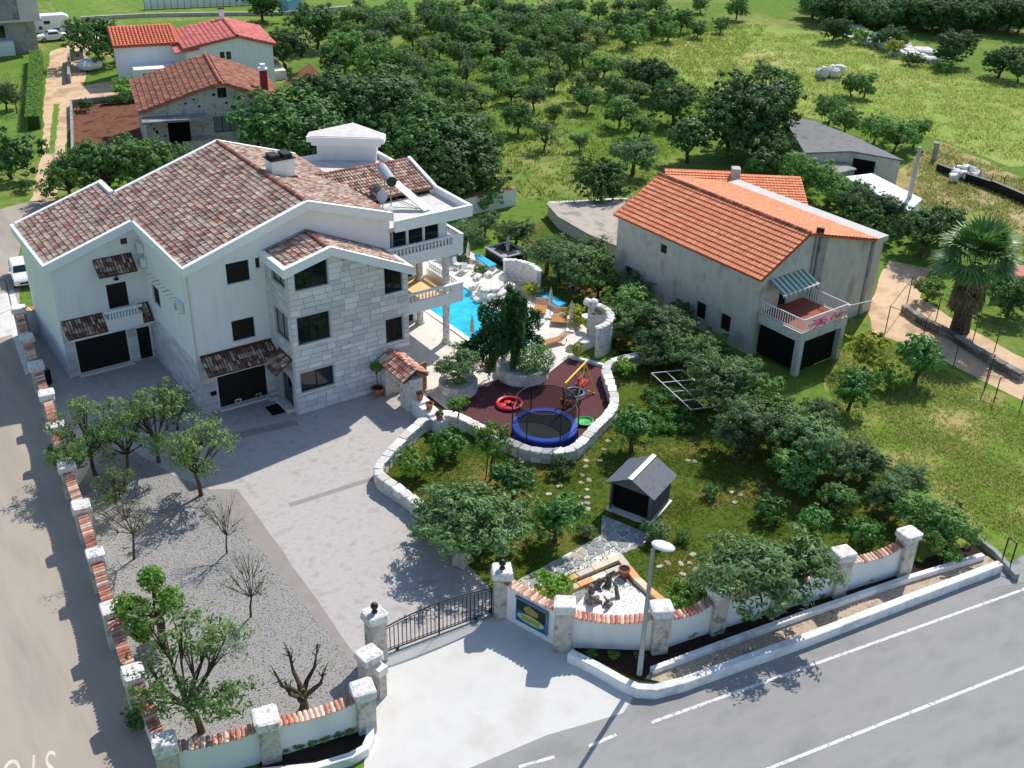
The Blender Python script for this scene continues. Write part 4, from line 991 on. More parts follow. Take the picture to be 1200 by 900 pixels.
# kerb stones round the gravel corner
def stone_row(label, pts, h, w_, step, m_='kerb_stone'):
    path = smooth_path(pts, step); t = thing('stone_kerb', path[0], label, 'kerb'); rr = random.Random(int(path[0].y*9))
    for a, b in zip(path, path[1:]):
        d = b-a; c = (a+b)/2; piece('kerb_stone', rr.choice(KST), m_, t, (c.x,c.y,h/2), math.atan2(d.y,d.x), (d.length*.97,w_,h))
KST = [unit_stone('kerb_stone', .06, .03, s) for s in (31,32)]
mat('kerb_stone', [(226,206,178),(214,186,150),(232,220,200),(222,170,120),(206,196,180)], .95, 6, .5, 18, rnd='object', rvar=.12)
for m_ in KST: m_.materials.append(MATS['kerb_stone'])
stone_row('cream stone kerb along the flagstone path', [G(606,702,.2), G(665,679,.2), G(727,653,.2)], .25, .38, .85)
stone_row('lower cream stone kerb parallel to the flagstone path', [G(640,702,.1), G(690,681,.1), G(732,664,.1)], .18, .4, .85)
stone_row('cream stone kerb between gravel corner and lawn', [G(724,650,.2), G(748,680,.2), G(772,700,.2), G(790,716,.2)], .25, .42, .9)
sheet('gravel_corner', [(620,706),(690,684),(732,664),(760,700),(784,722),(700,730),(650,722)], .022, 'gravel')
sheet('white_gravel', [(664,722),(690,692),(724,676),(752,696),(772,722),(720,728)], .030, 'white_gravel', jit=.08, step=.6)
# sculpture of driftwood on the white gravel
dw = G(705,705); dt = thing('driftwood_ornament', dw, 'grey driftwood pieces and twisted roots on the white gravel', 'driftwood'); rr = random.Random(5)
mat('driftwood', [(120,112,104),(88,80,74),(146,138,130)], 1, 6, .8, 20, contrast=1.6)
for i in range(9):
    a = rr.uniform(0,6.28); p = G(*((693,694),(698,690),(712,688),(690,706),(704,706),(716,708),(724,702),(708,712),(700,700))[i]); hh = (.7,.5,.75,.8,.35,.4,.9,.35,.3)[i]
    q = p+Vector((math.cos(a)*.5,math.sin(a)*.5,hh)); mid = (p+q)/2+Vector((rr.uniform(-.2,.2),rr.uniform(-.2,.2),.1)); b = MB(); b.tube([p,mid,q], [.13,.1,.03] if i > 3 else [.2,.17,.08], 7); b.build('root', MATS['driftwood'], dt)
# stepping stones in the lawn: one thing each
stm = [unit_stone('stepping_stone', .18, .08, s) for s in (41,42,43)]; mat('step_stone', [(176,170,152),(160,152,134),(186,180,164)], .95, 5, .5, 20, rnd='object', rvar=.1)
for q in stm: q.materials.append(MATS['step_stone'])
trail = [(648,562),(655,570),(643,579),(690,563),(703,540),(707,527),(712,517),(700,510),(693,520),(687,540),(686,547),(682,557),(681,566),(688,574),(681,582),(687,583),(688,590),(680,591),(689,597),(857,577),(867,580),(861,589),(808,660),(798,661),(812,650),(826,675),(800,673),(815,668),(773,664),(783,660),(806,540),(814,541)]
for i, (x, y) in enumerate(trail):
    p = G(x,y); o = piece('stepping_stone', stm[i % 3], 'step_stone', None, (p.x,p.y,.02), rr.uniform(0,6.28), (rr.uniform(.28,.42),rr.uniform(.22,.32),.06))
    tag(o, 'flat pale stepping stone lying in the lawn', 'stone', 'stepping stones in the lawn')

# ------------------------------------------------------------------ pool terrace
deckp = [(31.7,51.2),(32.6,52.7),(34.6,53.0),(36.8,53.2),(38.4,52.4),(40.2,52.0),(42.5,53.0),(44.6,53.4),(46.0,53.6),(46.8,56.5),(47.2,60.0),(47.3,64.0),(47.4,72),(47.4,77),(31.7,77)]
pool = [(38.4,65.4),(38.4,57.6),(39.4,56.2),(41.2,56.0),(42.6,57.2),(43.2,59.2),(43.0,61.6),(42.4,63.4),(43.1,65.4),(42.9,67.6),(40.2,68.2)]
b = MB(); Zv = Vector((0,0,1))
loops = [[Vector((x,y,0)) for x,y in deckp],[Vector((x,y,0)) for x,y in pool]]; flat = [p for l in loops for p in l]
fs = [(a,bb,c) if (flat[bb]-flat[a]).cross(flat[c]-flat[a]).z > 0 else (c,bb,a) for a,bb,c in tessellate_polygon(loops)]
b.add([(p.x,p.y,.12) for p in flat], fs)
for poly in (deckp, pool):
    n = len(poly); b.add([(x,y,.0) for x,y in poly]+[(x,y,.12) for x,y in poly], [(i,(i+1)%n,n+(i+1)%n,n+i) for i in range(n)])
struct('pool_deck', b, MATS['deck'])
b = MB(); tri = tessellate_polygon([[Vector((x,y,0)) for x,y in pool]]); b.add([(x,y,.035) for x,y in pool], [t if (Vector(pool[t[1]])-Vector(pool[t[0]])).cross(Vector(pool[t[2]])-Vector(pool[t[0]])) > 0 else t[::-1] for t in tri]); struct('pool_water', b, MATS['pool_water'])
cop = stone = thing('pool_coping', (38.4,60,0), 'white coping stones along the turquoise pool edge', 'coping')
cm = unit_stone('coping_block', .03); cm.materials.append(MATS['coping'])
for i in range(len(pool)):
    a, c = Vector(pool[i]), Vector(pool[(i+1) % len(pool)]); d = c-a; k = max(1, round(d.length/.8)); nrm = Vector((d.y,-d.x)).normalized()
    if nrm.dot((a+c)/2-Vector((40.8,61.5))) < 0: nrm = -nrm
    for j in range(k):
        p = a+d*((j+.5)/k)+nrm*.2; piece('coping_stone', cm, 'coping', cop, (p.x,p.y,.125), math.atan2(d.y,d.x), (d.length/k*.985,.4,.08))
mat('red_joint', [(170,96,70)], .9)
b = MB(); b.box(37.90,37.96,57.6,65.6,.121,.128); b.build('tile_joint', MATS['red_joint'], cop)
# rock waterfall and its shell-shaped wall
wfl = thing('pool_waterfall', (44,64.5,0), 'white stone waterfall rockery at the pool corner', 'waterfall'); rr = random.Random(12)
RK = [unit_stone('rock', .2, .09, s) for s in (51,52,53,54)]
for q in RK: q.materials.append(MATS['rough_stone'])
for i in range(34):
    u = i/33; lev = i % 3; ang = R(150+200*((i*7) % 34)/33); rad_ = 1.5-.4*lev; p = Vector((43.9,64.9))+Vector((math.cos(ang),math.sin(ang)))*rad_*rr.uniform(.5,1)
    piece('rock', rr.choice(RK), 'rough_stone', wfl, (p.x,p.y,.2+.3*lev), rr.uniform(0,6), (rr.uniform(.6,1.1),rr.uniform(.5,.9),.36))
for (x, y, z, sx, sy, sz) in ((44.8,66.4,1.05,.9,.6,.45),(45.6,65.5,1.0,.8,.6,.45),(44.0,66.9,.8,1.2,.5,.45),(43.3,66.3,.55,1.5,.5,.35),(45.4,64.3,.7,.9,.7,.45)): piece('rock', RK[0], 'rough_stone', wfl, (x,y,z), .6, (sx,sy,sz))
def arc_wall(name, label, c, r_, a0, a1, h, th=.3, m='rough_stone', n=14, slope=0):
    b = MB(); c = Vector(c); vs = []; fs = []
    for i in range(n+1):
        a = R(a0+(a1-a0)*i/n); e = Vector((math.cos(a),math.sin(a))); hh = h+slope*i/n
        for rad_ in (r_,r_-th):
            q = c+e*rad_; vs += [(q.x,q.y,0),(q.x,q.y,hh)]
    for i in range(n):
        o = i*4; fs += [(o,o+4,o+5,o+1),(o+6,o+2,o+3,o+7),(o+1,o+5,o+7,o+3)]
    fs += [(2,0,1,3),(4*n,4*n+2,4*n+3,4*n+1)]; b.add(vs, fs)
    t = thing(name, (c.x,c.y,0), label, 'wall'); b.build('wall', MATS[m], t); return t
t = arc_wall('curved_wall', 'curved white stone wall sweeping behind the waterfall', (45.4,63.9), 2.3, -20, 75, 1.9, .35, slope=.3)
for i in range(10):
    a = R(-18+10*i); piece('coping_stone', RK[i % 4], 'rough_stone', t, (45.4+2.12*math.cos(a),63.9+2.12*math.sin(a),1.95+.03*i), a, (.5,.42,.2))
t = arc_wall('curved_wall', 'curved white stone tower wall with niches by the sun loungers', (44.8,54.0), 2.0, -100, 45, 2.3, .35, slope=.35)
for i in range(12):
    a = R(-98+13*i); piece('coping_stone', RK[i % 4], 'rough_stone', t, (44.8+1.82*math.cos(a),54.0+1.82*math.sin(a),2.36+.03*i), a, (.5,.46,.2))
for (x, y, z) in ((46.0,55.3,2.75),(45.8,55.0,2.9),(46.3,54.9,2.8)): piece('rock', RK[1], 'rough_stone', t, (x,y,z), .3, (.55,.5,.5))
def basin(p, label, col='bench_blue'):
    t = thing('water_basin', p, label, 'basin', 'blue basins by the stone wall'); b = MB(); b.lathe([(.15,0),(.36,.1),(.42,.22),(.34,.22)], p, 16); b.build('bowl', MATS['coping'], t); b = MB(); b.lathe([(.34,.19),(.02,.19)], p, 16); b.build('water', MATS[col], t)
mat('basin_blue', [(16,96,176)], .2, spec=.6)
basin(G(685,402,.5)+Vector((0,0,0)), 'blue water basin low on the curved tower wall', 'basin_blue'); basin(G(688,373,1.0), 'turquoise basin high on the curved tower wall', 'pool_water')
# hot tub
def ring(c, ex, ey, w_, h_): return [c+ex*a*w_/2+ey*b*h_/2 for a, b in ((-1,-1),(1,-1),(1,1),(-1,1))]
ht = thing('hot_tub', (49.2,70.3,0), 'black square hot tub with pale rim behind the pool', 'hot tub')
mat('tub_black', [(18,18,20)], .5, 3); mat('tub_rim', [(150,160,164),(170,178,182)], .3, 3, spec=.6); mat('tub_water', [(40,66,84),(70,98,112)], .08, 2, spec=.6)
b = MB(); b.box(47.98,50.42,69.0,71.7,0,.85); b.build('cabinet', MATS['tub_black'], ht)
for i in range(12):
    b = MB(); x = 48.0+i*.205; b.box(x,x+.18,68.975,69.0,.04,.83); b.build('cabinet_plank', MATS['tub_black'], ht)
b = MB(); b.face((0,0,.93), (1,0,0), (0,1,0), [(47.9,68.9),(50.5,68.9),(50.5,71.8),(47.9,71.8)], [[(48.15,69.15),(50.25,69.15),(50.25,71.55),(48.15,71.55)]], .3, (0,0,1)); b.box(47.9,50.5,68.9,68.92,.84,.93); b.box(47.9,47.92,68.92,71.8,.84,.93); b.build('rim', MATS['tub_rim'], ht)
b = MB(); b.box(48.15,50.25,69.15,71.55,.70,.78); b.build('water', MATS['tub_water'], ht)
for (x, y) in ((48.4,69.5),(49.9,69.5),(48.4,71.2),(49.9,71.2)):
    b = MB(); b.lathe([(.0,0),(.22,.0),(.26,.1),(.14,.13)], (x,y,.78), 10); b.build('headrest', MATS['tub_rim'], ht)
# blue padded benches
def blue_bench(pts, label, z=.55):
    t = thing('blue_bench', pts[0], label, 'bench', 'blue benches on the pool terrace'); b = MB(); b.slab([(p.x,p.y,z) for p in pts], .12); b.build('pad', MATS['bench_blue'], t)
    c = sum(pts, Vector())/4; b = MB(); b.prism([tuple((c+(p-c)*.92)[:2]) for p in pts], 0, z-.12); b.build('base', MATS['wall_stone'], t)
z = lambda x, y, zz: G(560+x*.13333, 290+y*.13333, zz); za = lambda x, y, zz: G(460+x*.13333, 220+y*.13333, zz)
blue_bench([z(485,388,.6), z(545,362,.6), z(782,488,.6), z(715,516,.6)], 'turquoise padded bench beside the sun loungers', .6)
blue_bench([za(718,590,.6), za(760,578,.6), za(915,672,.6), za(850,695,.6)], 'turquoise padded bench in front of the hot tub', .6)
# sun loungers
def lounger(p, ang, label, wide=.75, m='wood', flat=False):
    t = thing('sun_lounger', p, label, 'sun lounger', 'wooden loungers by the pool', rz=ang); lm = Matrix.Translation(p) @ Matrix.Rotation(ang,4,'Z')
    def W(b): b.v = [tuple(lm @ Vector(v)) for v in b.v]; return b
    for i in range(16):
        x = -1.0+i*.125; zz = .34+(max(0,x-.3)*.55); b = MB(); b.box(x,x+.105,-wide/2,wide/2,zz,zz+.03); W(b).build('slat', MATS[m], t)
    for sx in (-.85,.75):
        for sy in (-1,1): b = MB(); b.box(sx-.03,sx+.03,sy*wide/2-.05,sy*wide/2,0.12,.34); W(b).build('leg', MATS[m], t)
    for sy in (-1,1): b = MB(); b.box(-1.0,.35,sy*wide/2-.045,sy*wide/2-.005,.29,.337); W(b).build('side_rail', MATS[m], t)
a_l = math.atan2(59.5-57.0, 46.9-44.6)
lounger(Vector((45.75,58.2,.12)), a_l, 'wooden slatted lounger between the two parasol bases', 1.05); lounger(z(548,560,.12), a_l, 'wooden slatted lounger partly behind the weeping conifer', .9)
lounger(z(680,845,.12), a_l-.9, 'wooden lounger chair near the flower planter', .6); lounger(G(577,427,.12), .6, 'wooden lounger half hidden under the weeping conifer')
def parasol(p, h, col, label, base=True):
    t = thing('parasol', p, label, 'parasol', 'folded parasols'); b = MB(); b.tube([p+Vector((0,0,.1)), p+Vector((0,0,h))], .025, 8); b.build('pole', MATS['wood'], t)
    b = MB(); b.lathe([(.05,h-1.35),(.16,h-1.2),(.15,h-.8),(.10,h-.35),(.03,h-.02),(.01,h+.05)], p, 10)
    rr_ = random.Random(int(h*100)); b.v = [(v[0]+rr_.uniform(-.02,.02),v[1]+rr_.uniform(-.02,.02),v[2]) for v in b.v]; b.build('folded_canopy', MATS[col], t)
    if base: b = MB(); b.obox(p, .8, .62, .62, p.z, p.z+.14); b.build('base', MATS['coping'], t)
mat('canvas', [(206,200,180),(190,184,164)], .9, 5, .4); mat('canvas_grey', [(128,130,130),(146,148,148)], .9, 5); mat('canvas_green', [(18,62,54),(24,74,64)], .9, 5)
parasol(z(632,618,.12), 2.5, 'canvas', 'folded beige parasol standing closest to the blue bench'); parasol(z(812,735,.12), 2.5, 'canvas', 'folded beige parasol next to the curved tower wall'); parasol(za(665,700,.12), 2.3, 'canvas', 'folded cream parasol by the villa flower bed')
parasol(za(1010,690,.05), 2.7, 'canvas_grey', 'folded grey parasol in front of the hot tub'); parasol(z(700,400,0), 2.2, 'canvas_green', 'folded dark green parasol on the lawn', False); parasol(G(553,403,.12), 2.2, 'canvas', 'folded beige parasol at the pool edge beside the conifer')
# white chairs and small table behind the balcony
def chair(p, ang, label, m='frame_white'):
    t = thing('terrace_chair', p, label, 'chair', 'chairs on the terrace'); lm = Matrix.Translation(p) @ Matrix.Rotation(ang,4,'Z')
    def W(b): b.v = [tuple(lm @ Vector(v)) for v in b.v]; return b
    b = MB(); b.box(-.25,.25,-.25,.25,.42,.46); W(b).build('seat', MATS[m], t); b = MB(); b.slab([(-.25,.25,.46),(.25,.25,.46),(.25,.38,.95),(-.25,.38,.95)], .03); W(b).build('backrest', MATS[m], t)
    for sx in (-.22,.22):
        for sy in (-.22,.22): b = MB(); b.tube([(sx,sy,0),(sx,sy,.42)], .02, 6); W(b).build('leg', MATS['pot' if m != 'frame_white' else m], t)
chair(za(575,712,.12), .4, 'white chair with red legs behind the villa balcony'); chair(za(645,735,.12), 2.2, 'white chair nearest the cream parasol'); chair(z(845,372,0), .5, 'white garden chair on the lawn by the olive belt'); chair(z(895,372,0), 1.2, 'second white garden chair on the lawn')
# ------------------------------------------------------------------ playground
mat('tramp_blue', [(24,66,168),(34,80,184)], .5, 3); mat('tramp_mat', [(30,44,44),(40,54,54)], .8, 6); mat('net', [(14,16,18)], .8, alpha=.5)
tp = Vector((35.1,45.55,0)); tt = thing('trampoline', tp, 'big round trampoline with blue edge pad and black safety net', 'trampoline')
b = MB(); b.lathe([(1.62,.88),(1.64,.95),(2.02,.95),(2.06,.86),(2.04,.80)], tp, 40); b.f = b.f[:-2]; b.build('edge_pad', MATS['tramp_blue'], tt)
b = MB(); b.lathe([(1.64,.90),(1.2,.88),(.6,.86),(.02,.86)], tp, 40); b.f = b.f[:-2]; b.build('jumping_mat', MATS['tramp_mat'], tt)
b = MB(); b.lathe([(2.0,.12),(2.03,.8)], tp, 40); b.f = b.f[:-2]; b.build('skirt', mat('tramp_skirt', [(20,40,110)], .8), tt)
top = []
for k in range(6):
    a = 2*math.pi*k/6+.35; e = Vector((math.cos(a),math.sin(a),0)); b = MB(); b.tube([tp+e*2.05, tp+e*2.05+Vector((0,0,2.2)), tp+e*1.85+Vector((0,0,2.75))], .04, 8); b.build('net_pole', MATS['black_iron'], tt)
    b = MB(); b.tube([tp+e*1.8+Vector((0,0,.03)), tp+e*2.1+Vector((0,0,.03))], .04, 6); b.build('leg', MATS['black_iron'], tt)
b = MB(); b.tube([tp+Vector((1.85*math.cos(2*math.pi*k/36),1.85*math.sin(2*math.pi*k/36),2.72)) for k in range(37)], .03, 6); b.build('top_ring', MATS['black_iron'], tt)
b = MB(); b.lathe([(1.66,.95),(1.9,1.8),(1.85,2.7)], tp, 40); b.f = b.f[:-2]; b.build('safety_net', MATS['net'], tt)
# swing frame
mat('swing_yellow', [(226,176,60),(236,188,80)], .5, 4); mat('toy_red', [(184,38,48),(198,52,60)], .4, 4); mat('toy_green', [(52,170,84)], .4, 4); mat('toy_blue', [(40,130,176),(60,150,190)], .5, 4)
sw = thing('swing_frame', (39.8,48.6,0), 'yellow wooden swing frame over the brown rubber floor', 'swing')
A1, A2, B1, B2 = zd = [G(560+x*.15, 400+y*.15) for x, y in ((915,410),(765,570),(690,330),(600,500))]
ap1, ap2 = (A1+A2)/2+Vector((0,0,2.3)), (B1+B2)/2+Vector((0,0,2.3)); ap1 = G(560+840*.15, 400+165*.15, 2.3); ap2 = G(560+690*.15, 400+320*.15, 2.3)
for p, q in ((A1,ap1),(G(560+765*.15,400+520*.15),ap1),(G(666,470),ap2),(G(661,482),ap2)):
    b = MB(); b.tube([p,q], .05, 8); b.build('leg', MATS['swing_yellow'], sw)
b = MB(); b.tube([ap1+(ap1-ap2)*.06, ap2-(ap1-ap2)*.06], .07, 8); b.build('crossbeam', MATS['swing_yellow'], sw)
b = MB(); b.tube([G(560+640*.15,400+450*.15,.5), G(560+730*.15,400+470*.15,.5)], .04, 8); b.build('brace', MATS['swing_yellow'], sw); b = MB(); b.tube([G(560+850*.15,400+385*.15,.3), G(560+915*.15,400+408*.15,.1)], .05, 8); b.build('brace', MATS['swing_yellow'], sw)
rs_ = G(560+815*.15, 400+320*.15, .6); b = MB(); b.obox(rs_, .5, .95, .6, .5, .62); b.obox(rs_+Vector((.1,.25,0)), .5, .95, .12, .62, .95); b.obox(rs_+Vector((-.15,-.28,0)), .5, .95, .1, .62, .8); b.build('red_seat', MATS['toy_red'], sw)
for s_ in (-.4,.4):
    b = MB(); b.tube([rs_+Vector((s_*.9,s_*.4,.0)), ap1+(ap2-ap1)*(.35+s_*.3)], .012, 5); b.build('rope', MATS['frame_white'], sw)
ns = G(560+755*.15, 400+398*.15, .55); b = MB(); b.tube([ns+Vector((.62*math.cos(2*math.pi*k/24),.62*math.sin(2*math.pi*k/24),0)) for k in range(25)], .07, 8); b.build('nest_ring', MATS['toy_blue'], sw)
for k in range(7):
    y = -.5+k*.166; w_ = math.sqrt(max(.02,.36-y*y)); b = MB(); b.tube([ns+Vector((-w_,y,-.03)), ns+Vector((w_,y,-.03))], .02, 5); b.build('nest_rope', MATS['canvas_green'], sw)
for a in (.6,2.2,3.8,5.3):
    b = MB(); b.tube([ns+Vector((.6*math.cos(a),.6*math.sin(a),0)), ap1*.45+ap2*.55], .012, 5); b.build('rope', MATS['black_iron'], sw)
gb_ = G(685,496); t = thing('sand_bowl', gb_, 'small green plastic sand bowl beside the trampoline', 'bowl'); b = MB(); b.lathe([(.3,0),(.45,.16),(.55,.2),(.5,.21),(.4,.1),(.02,.06)], gb_, 16, sx=1.1); b.build('shell', MATS['toy_green'], t)
rp = G(597,472,.2); rp.z = 0; t = thing('paddling_pool', rp, 'round red and white paddling pool on the shaded rubber floor', 'paddling pool'); b = MB(); b.tube([rp+Vector((.8*math.cos(2*math.pi*k/24),.8*math.sin(2*math.pi*k/24),.14)) for k in range(25)], .13, 8); b.build('ring', MATS['toy_red'], t)
b = MB(); b.lathe([(.72,.05),(.02,.05)], rp, 24); b.build('floor', MATS['frame_white'], t)
for k in range(5):
    a = k*1.256; q = rp+Vector((.45*math.cos(a),.45*math.sin(a),0)); b = MB(); b.lathe([(.25,.06),(.02,.09)], q, 10); b.build('floor_patch', MATS['toy_red'], t)
# round stone planters (trees come later)
def planter(p, r_, h, label):
    t = thing('stone_planter', p, label, 'planter'); rr_ = random.Random(int(p.x)); n = int(2*math.pi*r_/.5)
    b = MB(); b.lathe([(r_-.28,h-.12),(.02,h-.1)], (p.x,p.y,0), 24); b.build('soil', MATS['dark_soil'], t); b = MB(); b.lathe([(r_-.06,0),(r_-.06,h-.05)], (p.x,p.y,0), 24); b.build('core', MATS['pillar_stone'], t)
    for k in range(n):
        a = 2*math.pi*k/n
        for c in range(2): piece('planter_stone', rr_.choice(WST), 'wall_stone', t, (p.x+(r_-.12)*math.cos(a+c*.2),p.y+(r_-.12)*math.sin(a+c*.2),h*(.25+.5*c)), a+c*.2+math.pi/2, (2*math.pi*r_/n*1.03,.34,h/2))
PL1, PL2 = Vector((33.75,53.5,0)), Vector((38.6,52.9,0))
planter(PL1, 1.25, .75, 'round stone planter holding the small olive by the terrace'); planter(PL2, 1.75, .8, 'large round stone planter holding the weeping conifer')
def flowerpot(p, r_, h, label, group=None):
    t = thing('flower_pot', p, label, 'flower pot', group); b = MB(); b.lathe([(r_*.65,0),(r_*.95,h*.85),(r_*1.08,h*.86),(r_*1.08,h),(r_*.9,h),(r_*.88,h*.9)], p, 14); b.build('pot', MATS['pot'], t); b = MB(); b.lathe([(r_*.9,h*.9),(.01,h*.92)], p, 14); b.build('soil', MATS['dark_soil'], t); return t
flowerpot(Vector((29.9,51.95,1.235)), .26, .42, 'terracotta pot on the low wall closest to the gateway', 'pots on the low wall'); flowerpot(Vector((29.9,50.8,1.085)), .26, .42, 'middle terracotta pot on the low stepped wall', 'pots on the low wall'); flowerpot(Vector((29.9,49.6,.935)), .26, .42, 'terracotta pot on the low wall farthest from the gateway', 'pots on the low wall')
flowerpot(Vector((28.85,55.7,.02)), .42, .6, 'large terracotta pot against the stone bay beside the gateway'); flowerpot(Vector((30.7,54.9,.02)), .25, .5, 'terracotta pot standing inside the gateway'); flowerpot(G(731,675,.03), .3, .5, 'weathered pot on the white gravel corner'); flowerpot(G(686,628,.02), .28, .4, 'dark pot with a shrub beside the flagstone path')
t = thing('heart_ornament', (20.6,59.2,.1), 'white heart ornament leaning at the garage door', 'ornament', 'ornaments by the garage')
for cx__, lab in ((20.6,None),(22.0,'b')):
    tt_ = t if lab is None else thing('heart_ornament', (22,59.2,.1), 'grey heart ornament near the middle of the garage door', 'ornament', 'ornaments by the garage')
    b = MB(); b.tube([(cx__+.2*(16*math.sin(s)**3)/16, 59.2, .42+.2*(13*math.cos(s)-5*math.cos(2*s)-2*math.cos(3*s)-math.cos(4*s))/16) for s in [2*math.pi*k/24 for k in range(25)]], .04, 6); b.build('heart_outline', MATS['frame_white' if lab is None else 'steel'], tt_)
t = thing('stone_trough', (23.0,58.9,0), 'white oval stone trough beside the entrance door', 'trough'); b = MB(); b.lathe([(.28,0),(.4,.3),(.32,.3),(.28,.15),(.01,.15)], (22.95,58.95,0), 16, sx=1.4); b.build('bowl', MATS['rough_stone'], t)
t = thing('doormat', (22.6,57.4,0), 'dark doormat in front of the villa entrance', 'mat'); b = MB(); b.box(22.0,22.9,57.0,58.2,.03,.05); b.build('pile', MATS['void'], t); b = MB(); b.box(21.96,22.94,56.96,58.24,.02,.032); b.build('border', MATS['tub_black'], t)
s_ = MB(); s_.box(22.85,23.33,56.7,58.6,0,.22); s_.build('entrance_step', MATS['coping'], villa)
# vegetable frame of pale canes on the lawn
cf = thing('cane_frame', G(805,455), 'flat grid of pale canes on posts over the vegetable bed', 'frame'); q = r_ = lambda x, y, z_=.9: G(660+x*.3, 420+y*.3, z_)
for a, c in (((345,58),(465,45)),((465,45),(622,183)),((622,183),(500,200)),((500,200),(345,58)),((400,50),(555,192)),((385,95),(515,82)),((430,130),(545,120)),((470,165),(590,150))):
    b = MB(); b.tube([q(*a),q(*c)], .035, 6); b.build('cane', MATS['frame_white'], cf)
for a in ((345,58),(465,45),(622,183),(500,200)):
    p = q(*a); b = MB(); b.tube([(p.x,p.y,0),p], .03, 6); b.build('post', MATS['wood'], cf)
cbn = thing('roller_bin', G(57,437), 'dark wheeled bin tucked behind the side road wall', 'bin'); p = G(55,450); b = MB(); b.obox(p, .15, .55, .6, .1, 1.0); b.build('body', MATS['tub_black'], cbn); b = MB(); b.obox(p, .15, .6, .66, 1.0, 1.08); b.build('lid', MATS['tub_black'], cbn)

# ------------------------------------------------------------------ neighbour house with orange roof
NM = Matrix.Translation((54.1,46.45,0)) @ Matrix.Rotation(R(1.8),4,'Z')
def X(mb, M=NM): mb.v = [tuple(M @ Vector(v)) for v in mb.v]; return mb
nb_ = thing('orange_roof_house', (60,53,0), 'grey rendered house with bright orange tile roof and corner balcony', 'house')
W_, DP = 13.7, 14.9
b = MB(); b.face((0,0,0), X_, Z_, [(0,0),(W_,0),(W_,5.95),(12.2,6.25),(6.3,7.75),(4.25,8.4),(0,6.1)], [rect(2.2,3.1,3.3,5.3), rect(1.2,4.6,0,2.3)], .2, -Y_)
b.face((0,0,0), Y_, Z_, rect(0,DP,0,6.1), [rect(2.2,3.2,0.9,2.2), rect(4.7,5.7,.9,2.2), rect(9.3,10.0,4.6,5.3), rect(12.9,13.7,1.0,2.2)], .2, -X_)
b.face((W_,0,0), Y_, Z_, rect(0,DP,0,5.95), (), 0, X_); b.face((0,DP,0), X_, Z_, [(0,0),(W_,0),(W_,5.95),(12.2,6.25),(6.3,7.75),(4.25,8.4),(0,6.1)], (), 0, Y_)
X(b).build('wall', MATS['grey_render'], nb_)
b = MB(); b.box(.3,W_-.3,.3,DP-.3,.1,5.7); X(b).build('interior', MATS['void'], nb_)
for args in (((0,0,0),X_,-Y_,2.2,3.1,3.3,5.3,'balcony_door'),((0,0,0),X_,-Y_,1.2,4.6,0,2.3,'cellar_door'),((0,0,0),Y_,-X_,2.2,3.2,.9,2.2,'window_shutter'),((0,0,0),Y_,-X_,4.7,5.7,.9,2.2,'window_shutter'),((0,0,0),Y_,-X_,9.3,10.0,4.6,5.3,'window_shutter'),((0,0,0),Y_,-X_,12.9,13.7,1.0,2.2,'window_shutter')):
    O_, U_, N_, a, c, e, f_, nm = args; rot = NM.to_3x3(); shutter(nb_, NM @ Vector(O_), rot @ U_, rot @ N_, a, c, e, f_, .16, nm, 12)
# roof planes and their lapped tiles
sl1, sl2 = (8.5-6.12)/4.6, (8.5-6.3)/8.2
b = MB(); b.slab([(-.35,-.3,6.05),(4.25,-.3,8.5),(4.25,DP+.3,8.5),(-.35,DP+.3,6.05)], .14); b.slab([(4.25,-.3,8.5),(12.4,-.3,6.3),(12.4,DP+.3,6.3),(4.25,DP+.3,8.5)], .14); rf2 = X(b).build('roof', MATS['orange_pan'], nb_)
def lap_tiles(mb, O, U, V, nu, nv, pitch=.3, exp=.44, seed=0):
    rr_ = random.Random(seed); O, U, V = Vector(O), Vector(U).normalized(), Vector(V).normalized(); N_ = U.cross(V)
    if N_.z < 0: N_ = -N_
    for j in range(nv):
        for i in range(nu):
            u = i*pitch; v = j*exp; l = .10+rr_.uniform(-.006,.008); c = [(u+.01,v,l),(u+pitch*.5,v,l+.035),(u+pitch-.01,v,l),(u+.01,v+exp*1.1,.03),(u+pitch*.5,v+exp*1.1,.06),(u+pitch-.01,v+exp*1.1,.03),(u+.01,v,.0),(u+pitch-.01,v,.0)]
            P = [O+U*a+V*bb+N_*cc for a, bb, cc in c]; mb.add(P, [(0,1,4,3),(1,2,5,4),(6,7,2,1,0)])
ot = MB(); lap_tiles(ot, (-.35,-.3,6.07), (0,1,0), (4.6,0,2.45), 51, 12, seed=1); lap_tiles(ot, (12.4,-.3,6.32), (0,1,0), (-8.15,0,2.2), 51, 19, seed=2); X(ot).build('roof_tiles', MATS['orange_tile'], rf2, kind='stuff')
b = MB(); ridge(b, (4.25,-.3,8.58), (4.25,DP+.3,8.58), .16, .4); X(b).build('ridge_tiles', mat('ridge_brown', [(150,92,74),(176,112,90),(128,80,66)], .9, 5, rnd='island', rvar=.2), rf2, kind='stuff')
b = MB(); b.box(12.4,13.9,-.2,DP+.3,5.9,6.32); b.box(5.9,6.2,DP,DP+.2,6,6.1); X(b).build('parapet', MATS['grey_render_pale'], nb_)
b = MB(); b.box(5.6,6.4,-.25,.0,0,7.9); X(b).build('wall_pilaster', MATS['cement'], nb_); b = MB(); b.box(12.15,12.5,-.12,.0,0,6.2); X(b).build('wall_pilaster', MATS['cement'], nb_)
b = MB(); b.tube([(5.3,-.12,3.4),(5.3,-.12,8.3)], .09, 8); X(b).build('flue_pipe', MATS['steel'], nb_); b = MB(); b.tube([(5.3,-.12,8.3),(5.3,-.12,8.75)], .16, 8); b.tube([(5.75,-.12,8.2),(5.75,-.12,8.6)], .14, 8); X(b).build('flue_cowl', MATS['black_iron'], nb_)
